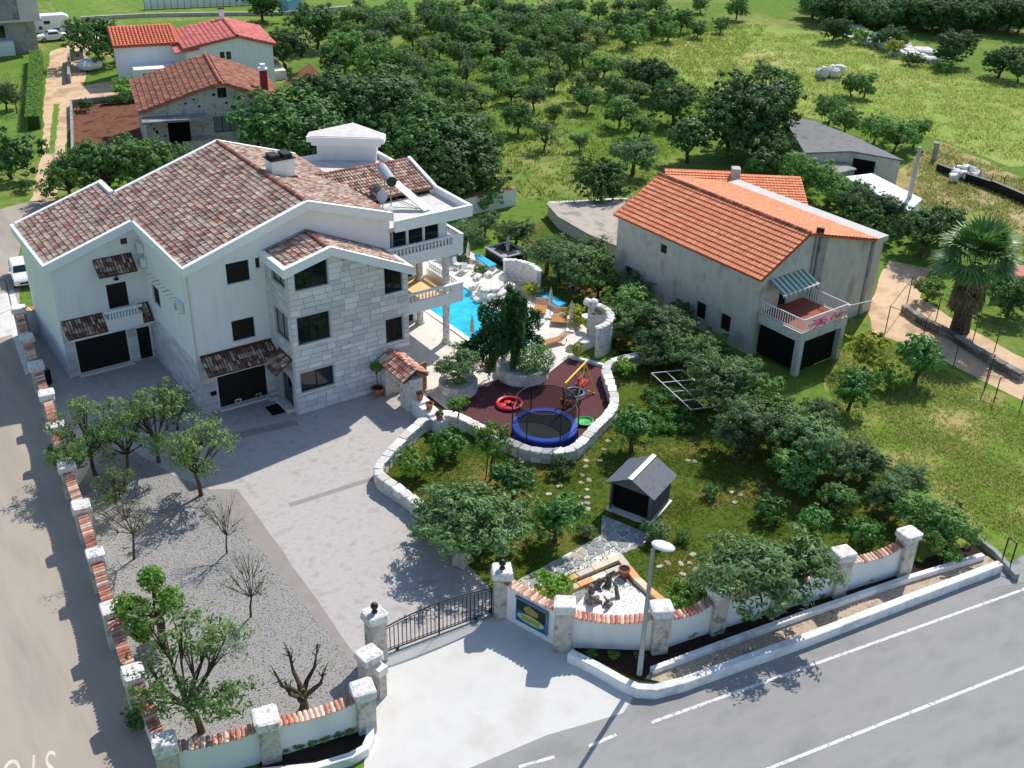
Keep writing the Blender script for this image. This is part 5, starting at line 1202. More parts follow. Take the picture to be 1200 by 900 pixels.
# corner balcony
b = MB(); b.box(.2,5.1,-3.95,-.01,2.65,3.35); bl = X(b).build('balcony', MATS['grey_render'], nb_)
b = MB(); b.box(.35,4.95,-3.8,-.05,3.351,3.38); X(b).build('balcony_floor', mat('terracotta', [(150,84,64),(166,96,74)], .9, 2), bl)
for (a, c) in (((.28,-.1),(.28,-3.87)),((.28,-3.87),(5.02,-3.87)),((5.02,-3.87),(5.02,-.1))):
    b = MB(); b.tube([(a[0],a[1],4.32),(c[0],c[1],4.32)], .045, 6); X(b).build('handrail', MATS['frame_white'], bl); b = MB(); b.tube([(a[0],a[1],3.46),(c[0],c[1],3.46)], .03, 6); X(b).build('bottom_rail', MATS['frame_white'], bl)
    n_ = int(math.dist(a,c)/.2); bm_ = None
    for k in range(n_):
        u = (k+.5)/n_; p = NM @ Vector((a[0]+(c[0]-a[0])*u, a[1]+(c[1]-a[1])*u, 3.46)); 
        if 'RB' not in globals():
            q_ = MB(); q_.box(-.022,.022,-.022,.022,0,.86); RB = bpy.data.meshes.new('rail_bar'); RB.from_pydata(q_.v,[],q_.f); RB.materials.append(MATS['frame_white'])
        piece('rail_bar', RB, 'frame_white', bl, p)
for (x, y) in ((.45,-3.7),(4.85,-3.7)):
    b = MB(); b.box(x-.22,x+.22,y-.22,y+.22,0,2.65); X(b).build('balcony_post', MATS['grey_render_pale'], nb_)
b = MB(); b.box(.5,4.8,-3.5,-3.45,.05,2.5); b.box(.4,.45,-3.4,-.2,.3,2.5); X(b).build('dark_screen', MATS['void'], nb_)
aw = thing('awning', NM @ Vector((2.6,-.6,5.3)), 'green and white striped awning over the balcony door', 'awning'); mat('awn_green', [(92,124,110),(104,134,120)], .8, 4); mat('awn_white', [(196,204,192)], .8, 4)
for k in range(16):
    x = .75+k*.24; b = MB(); b.slab([(x,-.05,5.75),(x+.24,-.05,5.75),(x+.24,-1.5,5.1),(x,-1.5,5.1)], .02); b.quad((x,-1.5,5.1),(x+.24,-1.5,5.1),(x+.24,-1.51,4.9),(x,-1.51,4.9)); X(b).build('stripe', MATS['awn_white' if k % 2 else 'awn_green'], aw)
b = MB(); b.tube([(.75,-1.5,5.1),(4.6,-1.5,5.1)], .03, 6); X(b).build('front_bar', MATS['frame_white'], aw)
dk = thing('washing_line_pole', NM @ Vector((6,-3,3.9)), 'white pole sticking out from the balcony corner', 'pole'); b = MB(); b.tube([(5.0,-3.9,4.2),(7.0,-4.5,4.35)], .035, 6); X(b).build('pole', MATS['frame_white'], dk)
b = MB(); b.box(4.9,5.1,-4.0,-3.8,4.1,4.3); X(b).build('clamp', MATS['frame_white'], dk)
# the lower annex roofs behind it
AX = Matrix.Translation((71.3,66.2,0)) @ Matrix.Rotation(R(-38),4,'Z')
an = thing('roof_annex', (71,66,0), 'low annex with two orange tile roofs behind the orange-roofed house', 'annex')
b = MB(); b.box(-6,6,-6.0,1.0,0,3.6); X(b, AX).build('wall', MATS['grey_render'], an)
b = MB(); b.slab([(-6.2,1.1,4.9),(-.2,1.1,4.9),(-.2,-6.5,3.2),(-6.2,-6.5,3.2)], .14); b.slab([(.5,1.0,4.7),(6.2,1.0,4.7),(6.2,-6.5,3.0),(.5,-6.5,3.0)], .14); ar = X(b, AX).build('roof', MATS['orange_pan'], an)
ot = MB(); lap_tiles(ot, (-6.2,-6.5,3.22), (1,0,0), (0,7.6,1.7), 20, 17, seed=4); lap_tiles(ot, (.5,-6.5,3.02), (1,0,0), (0,7.5,1.7), 19, 17, seed=5); X(ot, AX).build('roof_tiles', MATS['orange_tile'], ar, kind='stuff')
b = MB(); b.box(-.25,.5,-.6,.4,3,5.6); X(b, AX).build('chimney', MATS['brick'], an)
# concrete yard block, sheds and pole beyond
gs = thing('farm_shed', (93,72,0), 'long low grey shed with lean-to roof at the meadow edge', 'shed'); p = [G(740+x*.38333, y*.38333, 3.0) for x, y in ((470,355),(690,462),(835,490),(600,380))]
a, c, d_, e = G(920,138,3.2), G(1003,178,3.0), G(1060,187,2.8), G(985,142,3.2)
fs_ = [G(x,y,3.0) for x,y in ((917,136),(943,179),(998,177),(1060,188),(1004,161),(955,142))]; b = MB(); b.prism([tuple(v[:2]) for v in fs_], 2.85, 3.0); b.build('roof', mat('shed_sheet', [(112,112,110),(128,128,126),(100,100,98)], .95, .8, .3, 12, coords='World'), gs)
b = MB(); cc_ = sum(fs_, Vector())/6; b.prism([tuple((cc_+(v-cc_)*.95)[:2]) for v in fs_], 0, 2.84); b.build('wall', MATS['grey_render'], gs)
v1, v2 = (cc_+(fs_[2]-cc_)*.95), (cc_+(fs_[3]-cc_)*.95); v1.z = v2.z = 2.8; dd = (v2-v1); v1 = v1+dd*.08
b = MB(); b.add([v1+Vector((-.03,-.03,-2.8)), v1+dd*.45+Vector((-.03,-.03,-2.8)), v1+dd*.45+Vector((-.03,-.03,-.5)), v1+Vector((-.03,-.03,-.5))], [(0,1,2,3)]); b.build('doorway', MATS['void'], gs)
b = MB(); q1, q2, q3, q4 = G(955,187,1.9), G(982,183,1.9), G(1004,198,1.7), G(975,204,1.7); b.slab([q1,q4,q3,q2], .12); b.build('lean_to_roof', MATS['cement'], gs); cc_ = (q1+q2+q3+q4)/4; b = MB(); b.prism([tuple((cc_+(v-cc_)*.92)[:2]) for v in (q1,q4,q3,q2)], 0, 1.65); b.build('lean_to_wall', MATS['cement'], gs)
ws = thing('white_store', (87,61,0), 'low white flat-roofed store among the olive bushes', 'shed'); q1, q2, q3, q4 = G(989,207,2.3), G(1022,203,2.3), G(1081,233,2.2), G(1066,247,2.2)
b = MB(); b.slab([q1,q4,q3,q2], .15); b.build('roof', MATS['white_trim'], ws); cc_ = (q1+q2+q3+q4)/4; b = MB(); b.prism([tuple((cc_+(v-cc_)*.95)[:2]) for v in (q1,q4,q3,q2)], 0, 2.05); b.build('wall', MATS['white_render'], ws)
cb = thing('low_concrete_store', G(690,262), 'low flat concrete store beside the orange-roofed house', 'store'); b = MB(); pr = [G(*q_, 1.1) for q_ in ((642,240),(735,235),(726,290),(690,275),(655,255))]; b.prism([tuple(v[:2]) for v in pr], 0, 1.05); b.build('wall', MATS['grey_render'], cb); cc_ = sum(pr, Vector())/5; b = MB(); b.prism([tuple((cc_+(v-cc_)*1.04)[:2]) for v in pr], 1.051, 1.2); b.build('roof_slab', mat('old_slab', [(168,158,144),(184,174,160),(148,138,126)], .95, .6, .4, 12, coords='World', contrast=1.4), cb)
up = G(1060,258); t = thing('utility_pole', up, 'tall concrete utility pole behind the orange-roofed house', 'pole'); b = MB(); b.tube([up, up+Vector((0,0,7.1))], [.26,.17], 10); b.build('shaft', MATS['grey_render'], t); b = MB(); b.tube([up+Vector((-.4,.2,6.7)), up+Vector((.4,-.2,6.7))], .05, 6); b.build('crossarm', MATS['black_iron'], t)
for k, (x, y, h) in enumerate(((1094,188,1.9),)):
    p = G(x,y); t = thing('gate_post', p, 'short dark concrete post in the dry yard', 'post'); b = MB(); b.obox(p, .4, .5, .5, 0, h); b.build('shaft', MATS['cement'], t); b = MB(); b.obox(p, .4, .6, .6, h, h+.1); b.build('cap', MATS['cement'], t)
rb = thing('dark_low_wall', G(1150,215), 'low black wall and rubble pile across the dry yard', 'wall')
path = [G(*q_) for q_ in ((1098,200),(1130,212),(1160,222),(1225,250))]
for i in range(3):
    a, c = path[i], path[i+1]; b = MB(); d__ = c-a; b.obox((a+c)/2, math.atan2(d__.y,d__.x), d__.length*.99, .5, 0, .8+.1*i); b.build('wall_section', MATS['tub_black'], rb)
rr = random.Random(77)
for k in range(14):
    p = G(1128+rr.uniform(-12,16), 208+rr.uniform(-6,6)); piece('rubble', RK[k % 4], 'rough_stone', rb, (p.x,p.y,.5), rr.uniform(0,6), (rr.uniform(.4,1),)*3)
for k in range(5):
    p = G(1118+k*14, 206+k*4.5); b = MB(); b.tube([p, p+Vector((0,0,1.5))], .05, 5); b.build('stake', MATS['bark'], rb)
p = G(968,90); t = thing('boulder', p, 'white limestone boulder pile lying in the meadow', 'boulder')
for k in range(9): piece('rock', RK[k % 4], 'rough_stone', t, (p.x+rr.uniform(-1.6,1.6),p.y+rr.uniform(-1,1),.5+rr.uniform(0,.6)), rr.uniform(0,6), (rr.uniform(1.0,1.9),rr.uniform(.9,1.5),rr.uniform(.8,1.3)))
# wall with tile coping behind the pool
boundary('old cream wall with tile coping behind the pool terrace', [G(506,262), G(556,250), G(604,240)], 2, 1.75, .0, pillars=False)
# pipe frames of the vine pergola along the dirt path
pg = thing('pipe_pergola', G(1100,420), 'rusty thin pipe pergola frame over the dirt path', 'pergola'); mat('rust', [(70,52,46),(90,64,54)], .9, 6)
posts = [((1037,390),2.2),((1063,355),2.2),((1079,405),2.1),((1096,378),2.1),((1117,430),2.1),((1087,352),2.2),((1153,457),2.1),((1140,400),2.0),((1165,470),1.8),((1197,475),2.0),((1165,412),2.0),((1158,445),2.0)]
for (q_, h) in posts:
    p = G(*q_); b = MB(); b.tube([p, p+Vector((0,0,h))], .04, 6); b.build('post', MATS['rust'], pg)
def pt3(i): p = G(*posts[i][0]); return p+Vector((0,0,posts[i][1]))
for i, j in ((0,2),(2,4),(4,6),(6,9),(1,3),(3,7),(7,10),(0,1),(2,3),(5,7),(8,9)):
    b = MB(); b.tube([pt3(i),pt3(j)], .025, 5); b.build('rail', MATS['rust'], pg)
DKS = [unit_stone('rubble_stone', .12, .06, s) for s in (61,62)]
for m_ in DKS: m_.materials.append(MATS['dark_rubble'])
stone_wall('low dark rubble wall beside the dirt path under the palm', [G(*q_) for q_ in ((1058,365),(1080,380),(1110,395),(1150,420),(1200,448))], .6, .5, 1, .6, name='rubble_wall', stones=DKS)
mat('pink_sheet', [(196,90,96),(210,110,112)], .7); t = thing('pink_roof_shelter', G(1185,335), 'small shelter with a pink sheet roof behind the palm', 'shelter'); b = MB(); b.slab([G(1168,322,2.0),G(1178,308,2.1),G(1205,312,2.1),G(1200,324,2.0)], .05); b.build('roof', MATS['pink_sheet'], t)
for q_ in ((1170,320),(1200,322)): p = G(q_[0],q_[1],2.0); b = MB(); b.tube([(p.x,p.y,0),(p.x,p.y,2.0)], .05, 6); b.build('post', MATS['rust'], t)
# ------------------------------------------------------------------ houses and vehicles in the distance
def far_house(name, label, FL, ang, w_, d_, ze, zp, upk, wallm, tilem, holes=(), over=.4, chim=None):
    M = Matrix.Translation((FL[0],FL[1],0)) @ Matrix.Rotation(ang,4,'Z'); t = thing(name, (FL[0],FL[1],0), label, 'house'); rot = M.to_3x3()
    b = MB(); out = [(0,0),(w_,0),(w_,ze),(upk,zp),(0,ze)]; b.face((0,0,0), X_, Z_, out, [rect(*h[:4]) for h in holes], .2, -Y_); b.face((0,d_,0), X_, Z_, out, (), 0, Y_); b.face((0,0,0), Y_, Z_, rect(0,d_,0,ze), (), 0, -X_); b.face((w_,0,0), Y_, Z_, rect(0,d_,0,ze), (), 0, X_); X(b, M).build('wall', MATS[wallm], t)
    for h in holes:
        if len(h) > 4 and h[4] == 's': shutter(t, M @ Vector((0,0,0)), rot @ X_, rot @ -Y_, h[0],h[1],h[2],h[3], .16, 'doorway', 6, 'void')
        else: window(t, M @ Vector((0,0,0)), rot @ X_, rot @ -Y_, h[0],h[1],h[2],h[3], mull=h[5] if len(h) > 5 else (), glass=h[4] if len(h) > 4 else 'glass')
    sl_, sr_ = (zp-ze)/upk, (zp-ze)/(w_-upk); b = MB()
    L0, L1 = (-over,ze-over*sl_), (upk,zp); R1 = (w_+over,ze-over*sr_)
    b.slab([(L0[0],-over,L0[1]+.1),(L1[0],-over,L1[1]+.1),(L1[0],d_+over,L1[1]+.1),(L0[0],d_+over,L0[1]+.1)], .2); b.slab([(L1[0],-over,L1[1]+.1),(R1[0],-over,R1[1]+.1),(R1[0],d_+over,R1[1]+.1),(L1[0],d_+over,L1[1]+.1)], .2); rf_ = X(b, M).build('roof', MATS['orange_pan'], t)
    q = MB(); nu = int((d_+2*over)/.45); barrel_tiles(q, (L0[0],-over,L0[1]+.1), (0,1,0), (upk+over,0,zp-L0[1]), nu, int(math.hypot(upk+over,zp-L0[1])/.6), lambda u, v: True, .45, .6, .19, seed=3); barrel_tiles(q, (R1[0],-over,R1[1]+.1), (0,1,0), (-(R1[0]-upk),0,zp-R1[1]), nu, int(math.hypot(R1[0]-upk,zp-R1[1])/.6), lambda u, v: True, .45, .6, .19, seed=4); X(q, M).build('roof_tiles', MATS[tilem], rf_, kind='stuff')
    q = MB(); ridge(q, (upk,-over,zp+.15), (upk,d_+over,zp+.15), .2, .5); X(q, M).build('ridge_tiles', MATS[tilem], rf_, kind='stuff')
    return t, M
mat('brown_tile', [(176,118,96),(156,106,88),(192,130,104),(142,104,90),(168,124,104)], .95, 2, .4, 12, rnd='island', rvar=.25); mat('red_tile', [(220,128,120),(210,116,108),(226,140,130)], .85, 4, rnd='island', rvar=.1); mat('salmon_tile', [(232,142,106),(224,132,98)], .85, 4, rnd='island', rvar=.1)
t, M = far_house('brick_house', 'old grey brick house with weathered brown tile roof behind the villa', (32.3,111.6,0), R(-14), 14.2, 12.9, 5.15, 7.6, 8.1, 'brick', 'brown_tile',
    [(7.66,8.6,6.05,7.1,'glass'),(6.97,11.1,2.43,4.14,'glass_pale',(.2,.4,.6,.8)),(2.3,4.53,1.46,3.93,'s'),(9.5,11.5,.2,1.1,'s')])
b = MB(); b.box(-.2,6.2,-2.0,-.01,4.4,4.62); X(b, M).build('porch_slab', MATS['cement'], t); b = MB(); b.box(-.1,.1,-1.95,-1.75,0,4.4); X(b, M).build('porch_post', MATS['grey_render_pale'], t)
b = MB(); b.box(-.2,6.6,-2.2,-.01,1.2,1.5); pt_ = X(b, M).build('porch_floor', MATS['cement'], t); b = MB(); b.box(3.4,6.2,-2.2,-2.1,1.5,2.4); X(b, M).build('porch_parapet', MATS['brick'], pt_)
for k in range(9): b = MB(); b.tube([(.1+k*.4,-2.15,1.5),(.1+k*.4,-2.15,2.3)], .025, 5); X(b, M).build('rail_bar', MATS['black_iron'], pt_)
b = MB(); b.box(12.6,13.3,2.5,3.3,5.2,8.0); c = X(b, M).build('chimney', mat('red_brick', [(150,60,50),(128,50,42)], .9, 6), t); b = MB(); b.box(12.5,13.4,2.4,3.4,8.0,8.15); b.box(12.7,13.2,2.6,3.2,8.15,8.6); X(b, M).build('chimney_pot', MATS['white_trim'], c)
rr = random.Random(9)
for k in range(46):                                     # putlog holes and odd stones in the brickwork
    u, z_ = rr.uniform(.5,13.8), rr.uniform(.6,6.8)
    if 9 > u > 2 and z_ < 4.6: continue
    if z_ < 5.2+.2*min(u,14-u): b = MB(); b.box(u,u+.22,-.02,.05,z_,z_+.2); X(b, M).build('putlog_hole', MATS['void'], t)
t, M = far_house('white_house', 'white house with pinkish red roof behind the brick house', (46.6,138.2,0), R(-12.7), 10.9, 11.5, 4.9, 6.1, 6.5, 'white_render', 'red_tile', [(4.1,4.7,3.3,4.3,'glass'),(4.9,5.5,3.3,4.3,'glass')])
b = MB(); b.box(-8.2,-.02,4.0,10.0,0,5.0); X(b, M).build('side_wing', MATS['white_render'], t)
b = MB(); b.slab([(-8.6,3.6,4.9),(-.3,3.6,4.9),(-.3,10.4,6.1),(-8.6,10.4,6.1)], .2); wr_ = X(b, M).build('side_roof', MATS['orange_pan'], t); q = MB(); barrel_tiles(q, (-8.6,3.6,4.9), (1,0,0), (0,6.8,1.2), 18, 11, lambda u, v: True, .45, .6, .19, seed=8); X(q, M).build('side_roof_tiles', MATS['salmon_tile'], wr_, kind='stuff')
b = MB(); b.box(-6.6,-1.5,.5,3.99,0,2.6); X(b, M).build('porch', MATS['white_render'], t)
for (a, c, m_) in ((-5.6,-5.0,'glass'),(-4.8,-4.2,'glass'),(-3.0,-1.7,'void')): b = MB(); b.box(a,c,.46,.5,.7 if m_ == 'glass' else .05,2.1); X(b, M).build('window' if m_ == 'glass' else 'doorway', MATS[m_], t)
b = MB(); b.slab([(-1.4,-.2,4.55),(1.6,-.2,4.95),(1.6,5,4.95),(-1.4,5,4.55)], .2); X(b, M).build('lower_roof', MATS['red_tile'], t)
b = MB(); b.box(6.0,6.6,10.5,11.1,5.8,7.6); c = X(b, M).build('chimney', MATS['white_render'], t); b = MB(); b.box(5.9,6.7,10.4,11.2,7.6,7.75); X(b, M).build('chimney_cap', MATS['black_iron'], c)
b = MB(); b.box(10.92,12.6,1,9,0,1.2); X(b, M).build('terrace_step', MATS['concrete_roof'], t)
# unfinished concrete building
cb_ = thing('concrete_building', (30,170,0), 'unfinished grey concrete building with overhanging upper floor', 'building'); CM = Matrix.Translation((35.4,168.1,0)) @ Matrix.Rotation(R(-8),4,'Z')
b = MB(); b.face((0,0,0), X_, Z_, rect(-16,0,0,4.4), [rect(-6.2,-4.0,2.2,3.9)], .2, -Y_); b.face((0,0,0), Y_, Z_, rect(0,10,0,4.4), (), 0, X_); X(b, CM).build('ground_floor', MATS['cement'], cb_)
b = MB(); b.box(-16,1.0,-1.0,10,4.4,4.7); X(b, CM).build('floor_slab', MATS['grey_render_pale'], cb_)
b = MB(); b.face((0,-.8,0), X_, Z_, rect(-16,.8,4.7,12), [rect(-6.8,-4.6,5.8,7.5)], .2, -Y_); b.face((.8,0,0), Y_, Z_, rect(-.8,10,4.7,12), (), 0, X_); X(b, CM).build('upper_floor', MATS['cement'], cb_)
b = MB(); b.box(-1.8,.82,-.95,-.81,4.7,12); X(b, CM).build('pale_panel', MATS['grey_render_pale'], cb_)
for (a, c, e, f_, y) in ((-6.2,-4.0,2.2,3.9,.12),(-6.8,-4.6,5.8,7.5,-.68)): b = MB(); b.box(a,c,y,y+.05,e,f_); X(b, CM).build('window', MATS['glass'], cb_)
b = MB(); b.box(-6.2,-3.2,-1.2,-.05,0,1.9); X(b, CM).build('white_garage_door', MATS['frame_white'], cb_)
# far white fence panels and hut
ff = thing('white_fence', G(185,12), 'long white panel fence across the far meadow', 'fence'); a, c = Vector((58.5,192,0)), Vector((84,186,0)); n_ = 24; ang = math.atan2(c.y-a.y, c.x-a.x)
for k in range(n_):
    p = a+(c-a)*((k+.5)/n_); b = MB(); b.obox(p, ang, (c-a).length/n_*.96, .12, .1, 1.7); b.build('panel', MATS['frame_white'], ff)
    p = a+(c-a)*(k/n_); b = MB(); b.obox(p, ang, .12, .2, 0, 1.9); b.build('post', MATS['steel'], ff)
ff = thing('low_field_wall', G(150,18), 'dark low wall line crossing the far green field', 'wall'); path = [G(*q_) for q_ in ((95,24),(170,20),(250,18.5),(330,18),(420,10))]
for a, c in zip(path, path[1:]): b = MB(); d__ = c-a; b.obox((a+c)/2, math.atan2(d__.y,d__.x), d__.length, .5, 0, .6); b.build('wall_section', MATS['brick'], ff)
hu = thing('blue_hut', G(340,12), 'small pale blue hut at the far meadow corner', 'hut'); p = G(341,14); b = MB(); b.obox(p, .3, 3, 2.4, 0, 2.2); b.build('wall', mat('hut_blue', [(120,170,190),(140,186,204)], .8, 3), hu); b = MB(); b.obox(p, .3, 3.4, 1.6, 2.2, 2.4); b.build('roof', MATS['frame_white'], hu)
# vehicles
mat('car_white', [(232,234,236)], .25, 3, spec=.6); mat('tyre', [(18,18,19)], .8); mat('rim', [(160,164,168)], .4, metal=.5); mat('lamp_red', [(170,20,24)], .3); mat('lamp_clear', [(220,226,230)], .15, spec=.8)
def car(name, label, p, ang, L=4.3, W=1.75, kind_='hatch', cat='car'):
    t = thing(name, p, label, cat); M = Matrix.Translation(p) @ Matrix.Rotation(ang,4,'Z')
    if kind_ == 'sedan': prof = [(-2.1,.35),(-2.15,.75),(-2.05,.95),(-1.35,1.0),(-.85,1.42),(.45,1.44),(1.05,1.0),(1.95,.86),(2.15,.68),(2.12,.35)]
    elif kind_ == 'camper': prof = [(-2.9,.4),(-2.95,2.5),(-2.7,2.75),(1.2,2.75),(1.9,2.4),(1.75,1.9),(2.0,1.75),(2.45,1.2),(2.9,1.05),(2.98,.7),(2.95,.4)]
    else: prof = [(-2.0,.35),(-2.08,.8),(-2.0,1.05),(-1.55,1.45),(.35,1.48),(1.0,1.05),(1.85,.88),(2.08,.68),(2.05,.35)]
    k = L/(4.3 if kind_ != 'camper' else 5.9); b = MB(); n = len(prof); sec = ((-W/2,.9),(-W/2*.985,1.0),(W/2*.985,1.0),(W/2,.9))
    vs = []
    for wy in (-1,1):
        for x, z in prof: tz = 1 if z < 1.06 or kind_ == 'camper' else .84; vs.append((x*k, wy*W/2*tz, z))
    b.add(vs, [tuple(range(n))[::-1], tuple(range(n,2*n))]+[(i,(i+1)%n,n+(i+1)%n,n+i) for i in range(n)])
    bm = bmesh.new(); me = bpy.data.meshes.new('body'); me.from_pydata(b.v,[],b.f); bm.from_mesh(me); bmesh.ops.recalc_face_normals(bm, faces=bm.faces); bmesh.ops.bevel(bm, geom=bm.edges[:], offset=.06, segments=2, affect='EDGES'); bm.to_mesh(me); bm.free(); me.transform(M); body = link('body', me, MATS['car_white'], t)
    def add(nm, q, m_, par=t): X(q, M).build(nm, MATS[m_], par)
    for sx in (-1.28,1.32):
        for sy in (-1,1):
            c = Vector((sx*k*(1.25 if kind_ == 'camper' else 1), sy*(W/2-.08), .32)); q = MB(); q.tube([c-Vector((0,.11,0)), c+Vector((0,.11,0))], .32, 16); wo_ = X(q, M).build('wheel', MATS['tyre'], t); q = MB(); q.tube([c+Vector((0,sy*.10,0)), c+Vector((0,sy*.125,0))], .2, 12); X(q, M).build('rim', MATS['rim'], wo_)
    if kind_ != 'camper':
        xb = -.85 if kind_ == 'sedan' else -1.5
        q = MB(); q.add([(.42*k,-W*.36,1.40),(.42*k,W*.36,1.40),(.98*k,W*.42,1.04),(.98*k,-W*.42,1.04)], [(0,1,2,3)]); q.v = [(v[0]+.035,v[1],v[2]+.035) for v in q.v]; add('windscreen', q, 'glass')
        q = MB(); q.add([(xb*k+.06,-W*.36,1.38),(xb*k+.06,W*.36,1.38),((xb-.42)*k,W*.42,1.08),((xb-.42)*k,-W*.42,1.08)], [(3,2,1,0)]); q.v = [(v[0]-.04,v[1],v[2]+.03) for v in q.v]; add('rear_window', q, 'glass')
        for sy in (-1,1):
            for (x0, x1) in ((xb+.1,-.25),(-.17,.5)): q = MB(); q.add([(x0*k,sy*W*.438,1.36),(x1*k,sy*W*.438,1.36),((x1+.25)*k,sy*W*.497,1.04),((x0-.1)*k,sy*W*.497,1.04)], [(0,1,2,3)]); add('side_window', q, 'glass')
    else:
        q = MB(); q.add([(1.82,-W*.4,1.85),(1.82,W*.4,1.85),(2.4,W*.44,1.24),(2.4,-W*.44,1.24)], [(0,1,2,3)]); q.v = [(v[0]+.06,v[1],v[2]+.06) for v in q.v]; add('windscreen', q, 'glass')
        for sy in (-1,1):
            q = MB(); q.box(1.1,1.7,sy*W/2-.012,sy*W/2+.012,1.25,1.75); add('side_window', q, 'glass'); q = MB(); q.box(-1.8,-.9,sy*W/2-.012,sy*W/2+.012,1.5,2.0); add('side_window', q, 'glass'); q = MB(); q.box(-2.6,-2.1,sy*W/2-.012,sy*W/2+.012,.8,1.3); q.box(-.6,.3,sy*W/2-.012,sy*W/2+.012,.6,.9); add('blue_stripe', q, 'tramp_blue')
    fx = (2.13 if kind_ != 'camper' else 2.98)*(k if kind_ != 'camper' else 1)
    for sy in (-1,1): q = MB(); q.box(fx-.06,fx+.005,sy*W*.36-.16,sy*W*.36+.16,.66,.8); add('headlight', q, 'lamp_clear'); q = MB(); q.box(-fx-.01,-fx+.08,sy*W*.4-.08,sy*W*.4+.08,.72,.95); add('tail_light', q, 'lamp_red'); q = MB(); q.box(.75*k,.95*k,sy*(W/2+.02),sy*(W/2+.16),1.0,1.13); add('mirror', q, 'car_white')
    q = MB(); q.box(fx-.04,fx+.012,-.45,.45,.5,.62); add('grille', q, 'tyre'); q = MB(); q.box(fx-.02,fx+.016,-.26,.26,.40,.48); add('number_plate', q, 'lamp_clear')
p = G(32,336); car('parked_car', 'white hatchback parked in the shade beside the villa', Vector((p.x+.15,p.y+1.5,.012)), R(-97), 4.2, 1.75)
p = (G(47,50)+G(79,47))/2; car('parked_car', 'old white sedan parked beside the camper van', Vector((p.x,p.y+.6,.012)), R(176), 4.2, 1.7, 'sedan')
p = G(76,41); car('camper_van', 'white camper van with blue stripes beside the concrete building', Vector((p.x-.5,p.y+2.2,.012)), R(-8), 6.0, 2.3, 'camper', 'camper van')
ml = thing('street_post', G(7,348), 'thin dark post beside the parked white hatchback', 'post'); p = G(14,362); b = MB(); b.tube([p, p+Vector((0,0,2.4))], .04, 6); b.build('shaft', MATS['black_iron'], ml); b = MB(); b.tube([p+Vector((0,0,2.4)), p+Vector((-.4,0,2.45))], .03, 6); b.build('arm', MATS['black_iron'], ml)
# yard clutter by the dirt track
wt = thing('white_water_tank', G(75,83), 'white wrapped bundle lying in the yard by the dirt track', 'bundle'); p = G(106,82); b = MB(); b.lathe([(.4,0),(1.2,.3),(1.4,.8),(1.0,1.3),(.4,1.5)], p, 14, sx=1.3); rr = random.Random(4); b.v = [(v[0]+rr.uniform(-.1,.1),v[1]+rr.uniform(-.1,.1),v[2]+rr.uniform(-.06,.06)) for v in b.v]; b.build('wrapping', MATS['frame_white'], wt)
for i, (x, y) in enumerate(((141,72),(152,72))):
    p = G(x,y); t = thing('water_container', p, ('white cube container closest to the yard tree','white cube container beside the white house')[i], 'container', 'white containers in the yard'); b = MB(); b.obox(p, .2, 1.3, 1.2, .15, 1.5); b.build('tank', MATS['frame_white'], t); b = MB(); b.obox(p, .2, 1.35, 1.25, 0, .15); b.build('pallet', MATS['wood'], t)
t = thing('yard_wall', G(83,95), 'grey block wall round the yard by the dirt track', 'wall')
for a, c in (((82,98),(82,72)),((82,72),(98,69))): a, c = G(*a), G(*c); d__ = c-a; b = MB(); b.obox((a+c)/2, math.atan2(d__.y,d__.x), d__.length, .3, 0, 1.2); b.build('wall_section', MATS['cement'], t)
t = thing('field_wall', G(86,150), 'thin grey wall between the dirt track and the soil bed', 'wall')
for a, c in (((84,125),(86,182)),((84,124),(140,118))): a, c = G(*a), G(*c); d__ = c-a; b = MB(); b.obox((a+c)/2, math.atan2(d__.y,d__.x), d__.length, .25, 0, .7); b.build('wall_section', MATS['cement'], t)
# ------------------------------------------------------------------ vegetation
def leafmat(name, cols, trans=.22, ovar=.3, rough=.6, spec=.25):
    m = bpy.data.materials.new(name); m.use_nodes = True; t = m.node_tree; n = t.nodes; L = t.links; n.clear()
    out = n.new('ShaderNodeOutputMaterial'); b = n.new('ShaderNodeBsdfPrincipled'); b.inputs['Roughness'].default_value = rough; b.inputs['Specular IOR Level'].default_value = spec
    g = n.new('ShaderNodeNewGeometry'); r_ = n.new('ShaderNodeValToRGB'); cr = r_.color_ramp; cr.interpolation = 'CONSTANT'
    while len(cr.elements) < len(cols): cr.elements.new(.5)
    for i, c in enumerate(cols): cr.elements[i].position = i/len(cols); cr.elements[i].color = lin(c)
    L.new(g.outputs['Random Per Island'], r_.inputs[0])
    oi = n.new('ShaderNodeObjectInfo'); mr = n.new('ShaderNodeMapRange'); mr.inputs[3].default_value = 1-ovar; mr.inputs[4].default_value = 1+ovar; L.new(oi.outputs['Random'], mr.inputs[0])
    hs = n.new('ShaderNodeHueSaturation'); L.new(mr.outputs[0], hs.inputs['Value']); L.new(r_.outputs[0], hs.inputs['Color'])
    L.new(hs.outputs[0], b.inputs['Base Color']); tr = n.new('ShaderNodeBsdfTranslucent'); L.new(hs.outputs[0], tr.inputs[0]); mx = n.new('ShaderNodeMixShader'); mx.inputs[0].default_value = trans
    L.new(b.outputs[0], mx.inputs[1]); L.new(tr.outputs[0], mx.inputs[2]); L.new(mx.outputs[0], out.inputs[0]); MATS[name] = m; return m
leafmat('leaf_olive', [(94,126,74),(110,140,88),(76,106,56),(124,150,104),(86,116,64)], .33)
leafmat('leaf_grove', [(104,146,70),(122,160,80),(88,126,56),(134,166,98),(96,136,62)], .35)
leafmat('leaf_oak', [(74,112,54),(88,126,62),(62,96,44),(100,138,74),(80,118,58)], .3)
leafmat('leaf_citrus', [(82,136,58),(98,152,64),(66,116,48),(112,160,76)], .35, spec=.4, rough=.5)
leafmat('leaf_open', [(112,146,78),(132,160,96),(96,128,64),(146,168,112),(106,138,70)], .35)
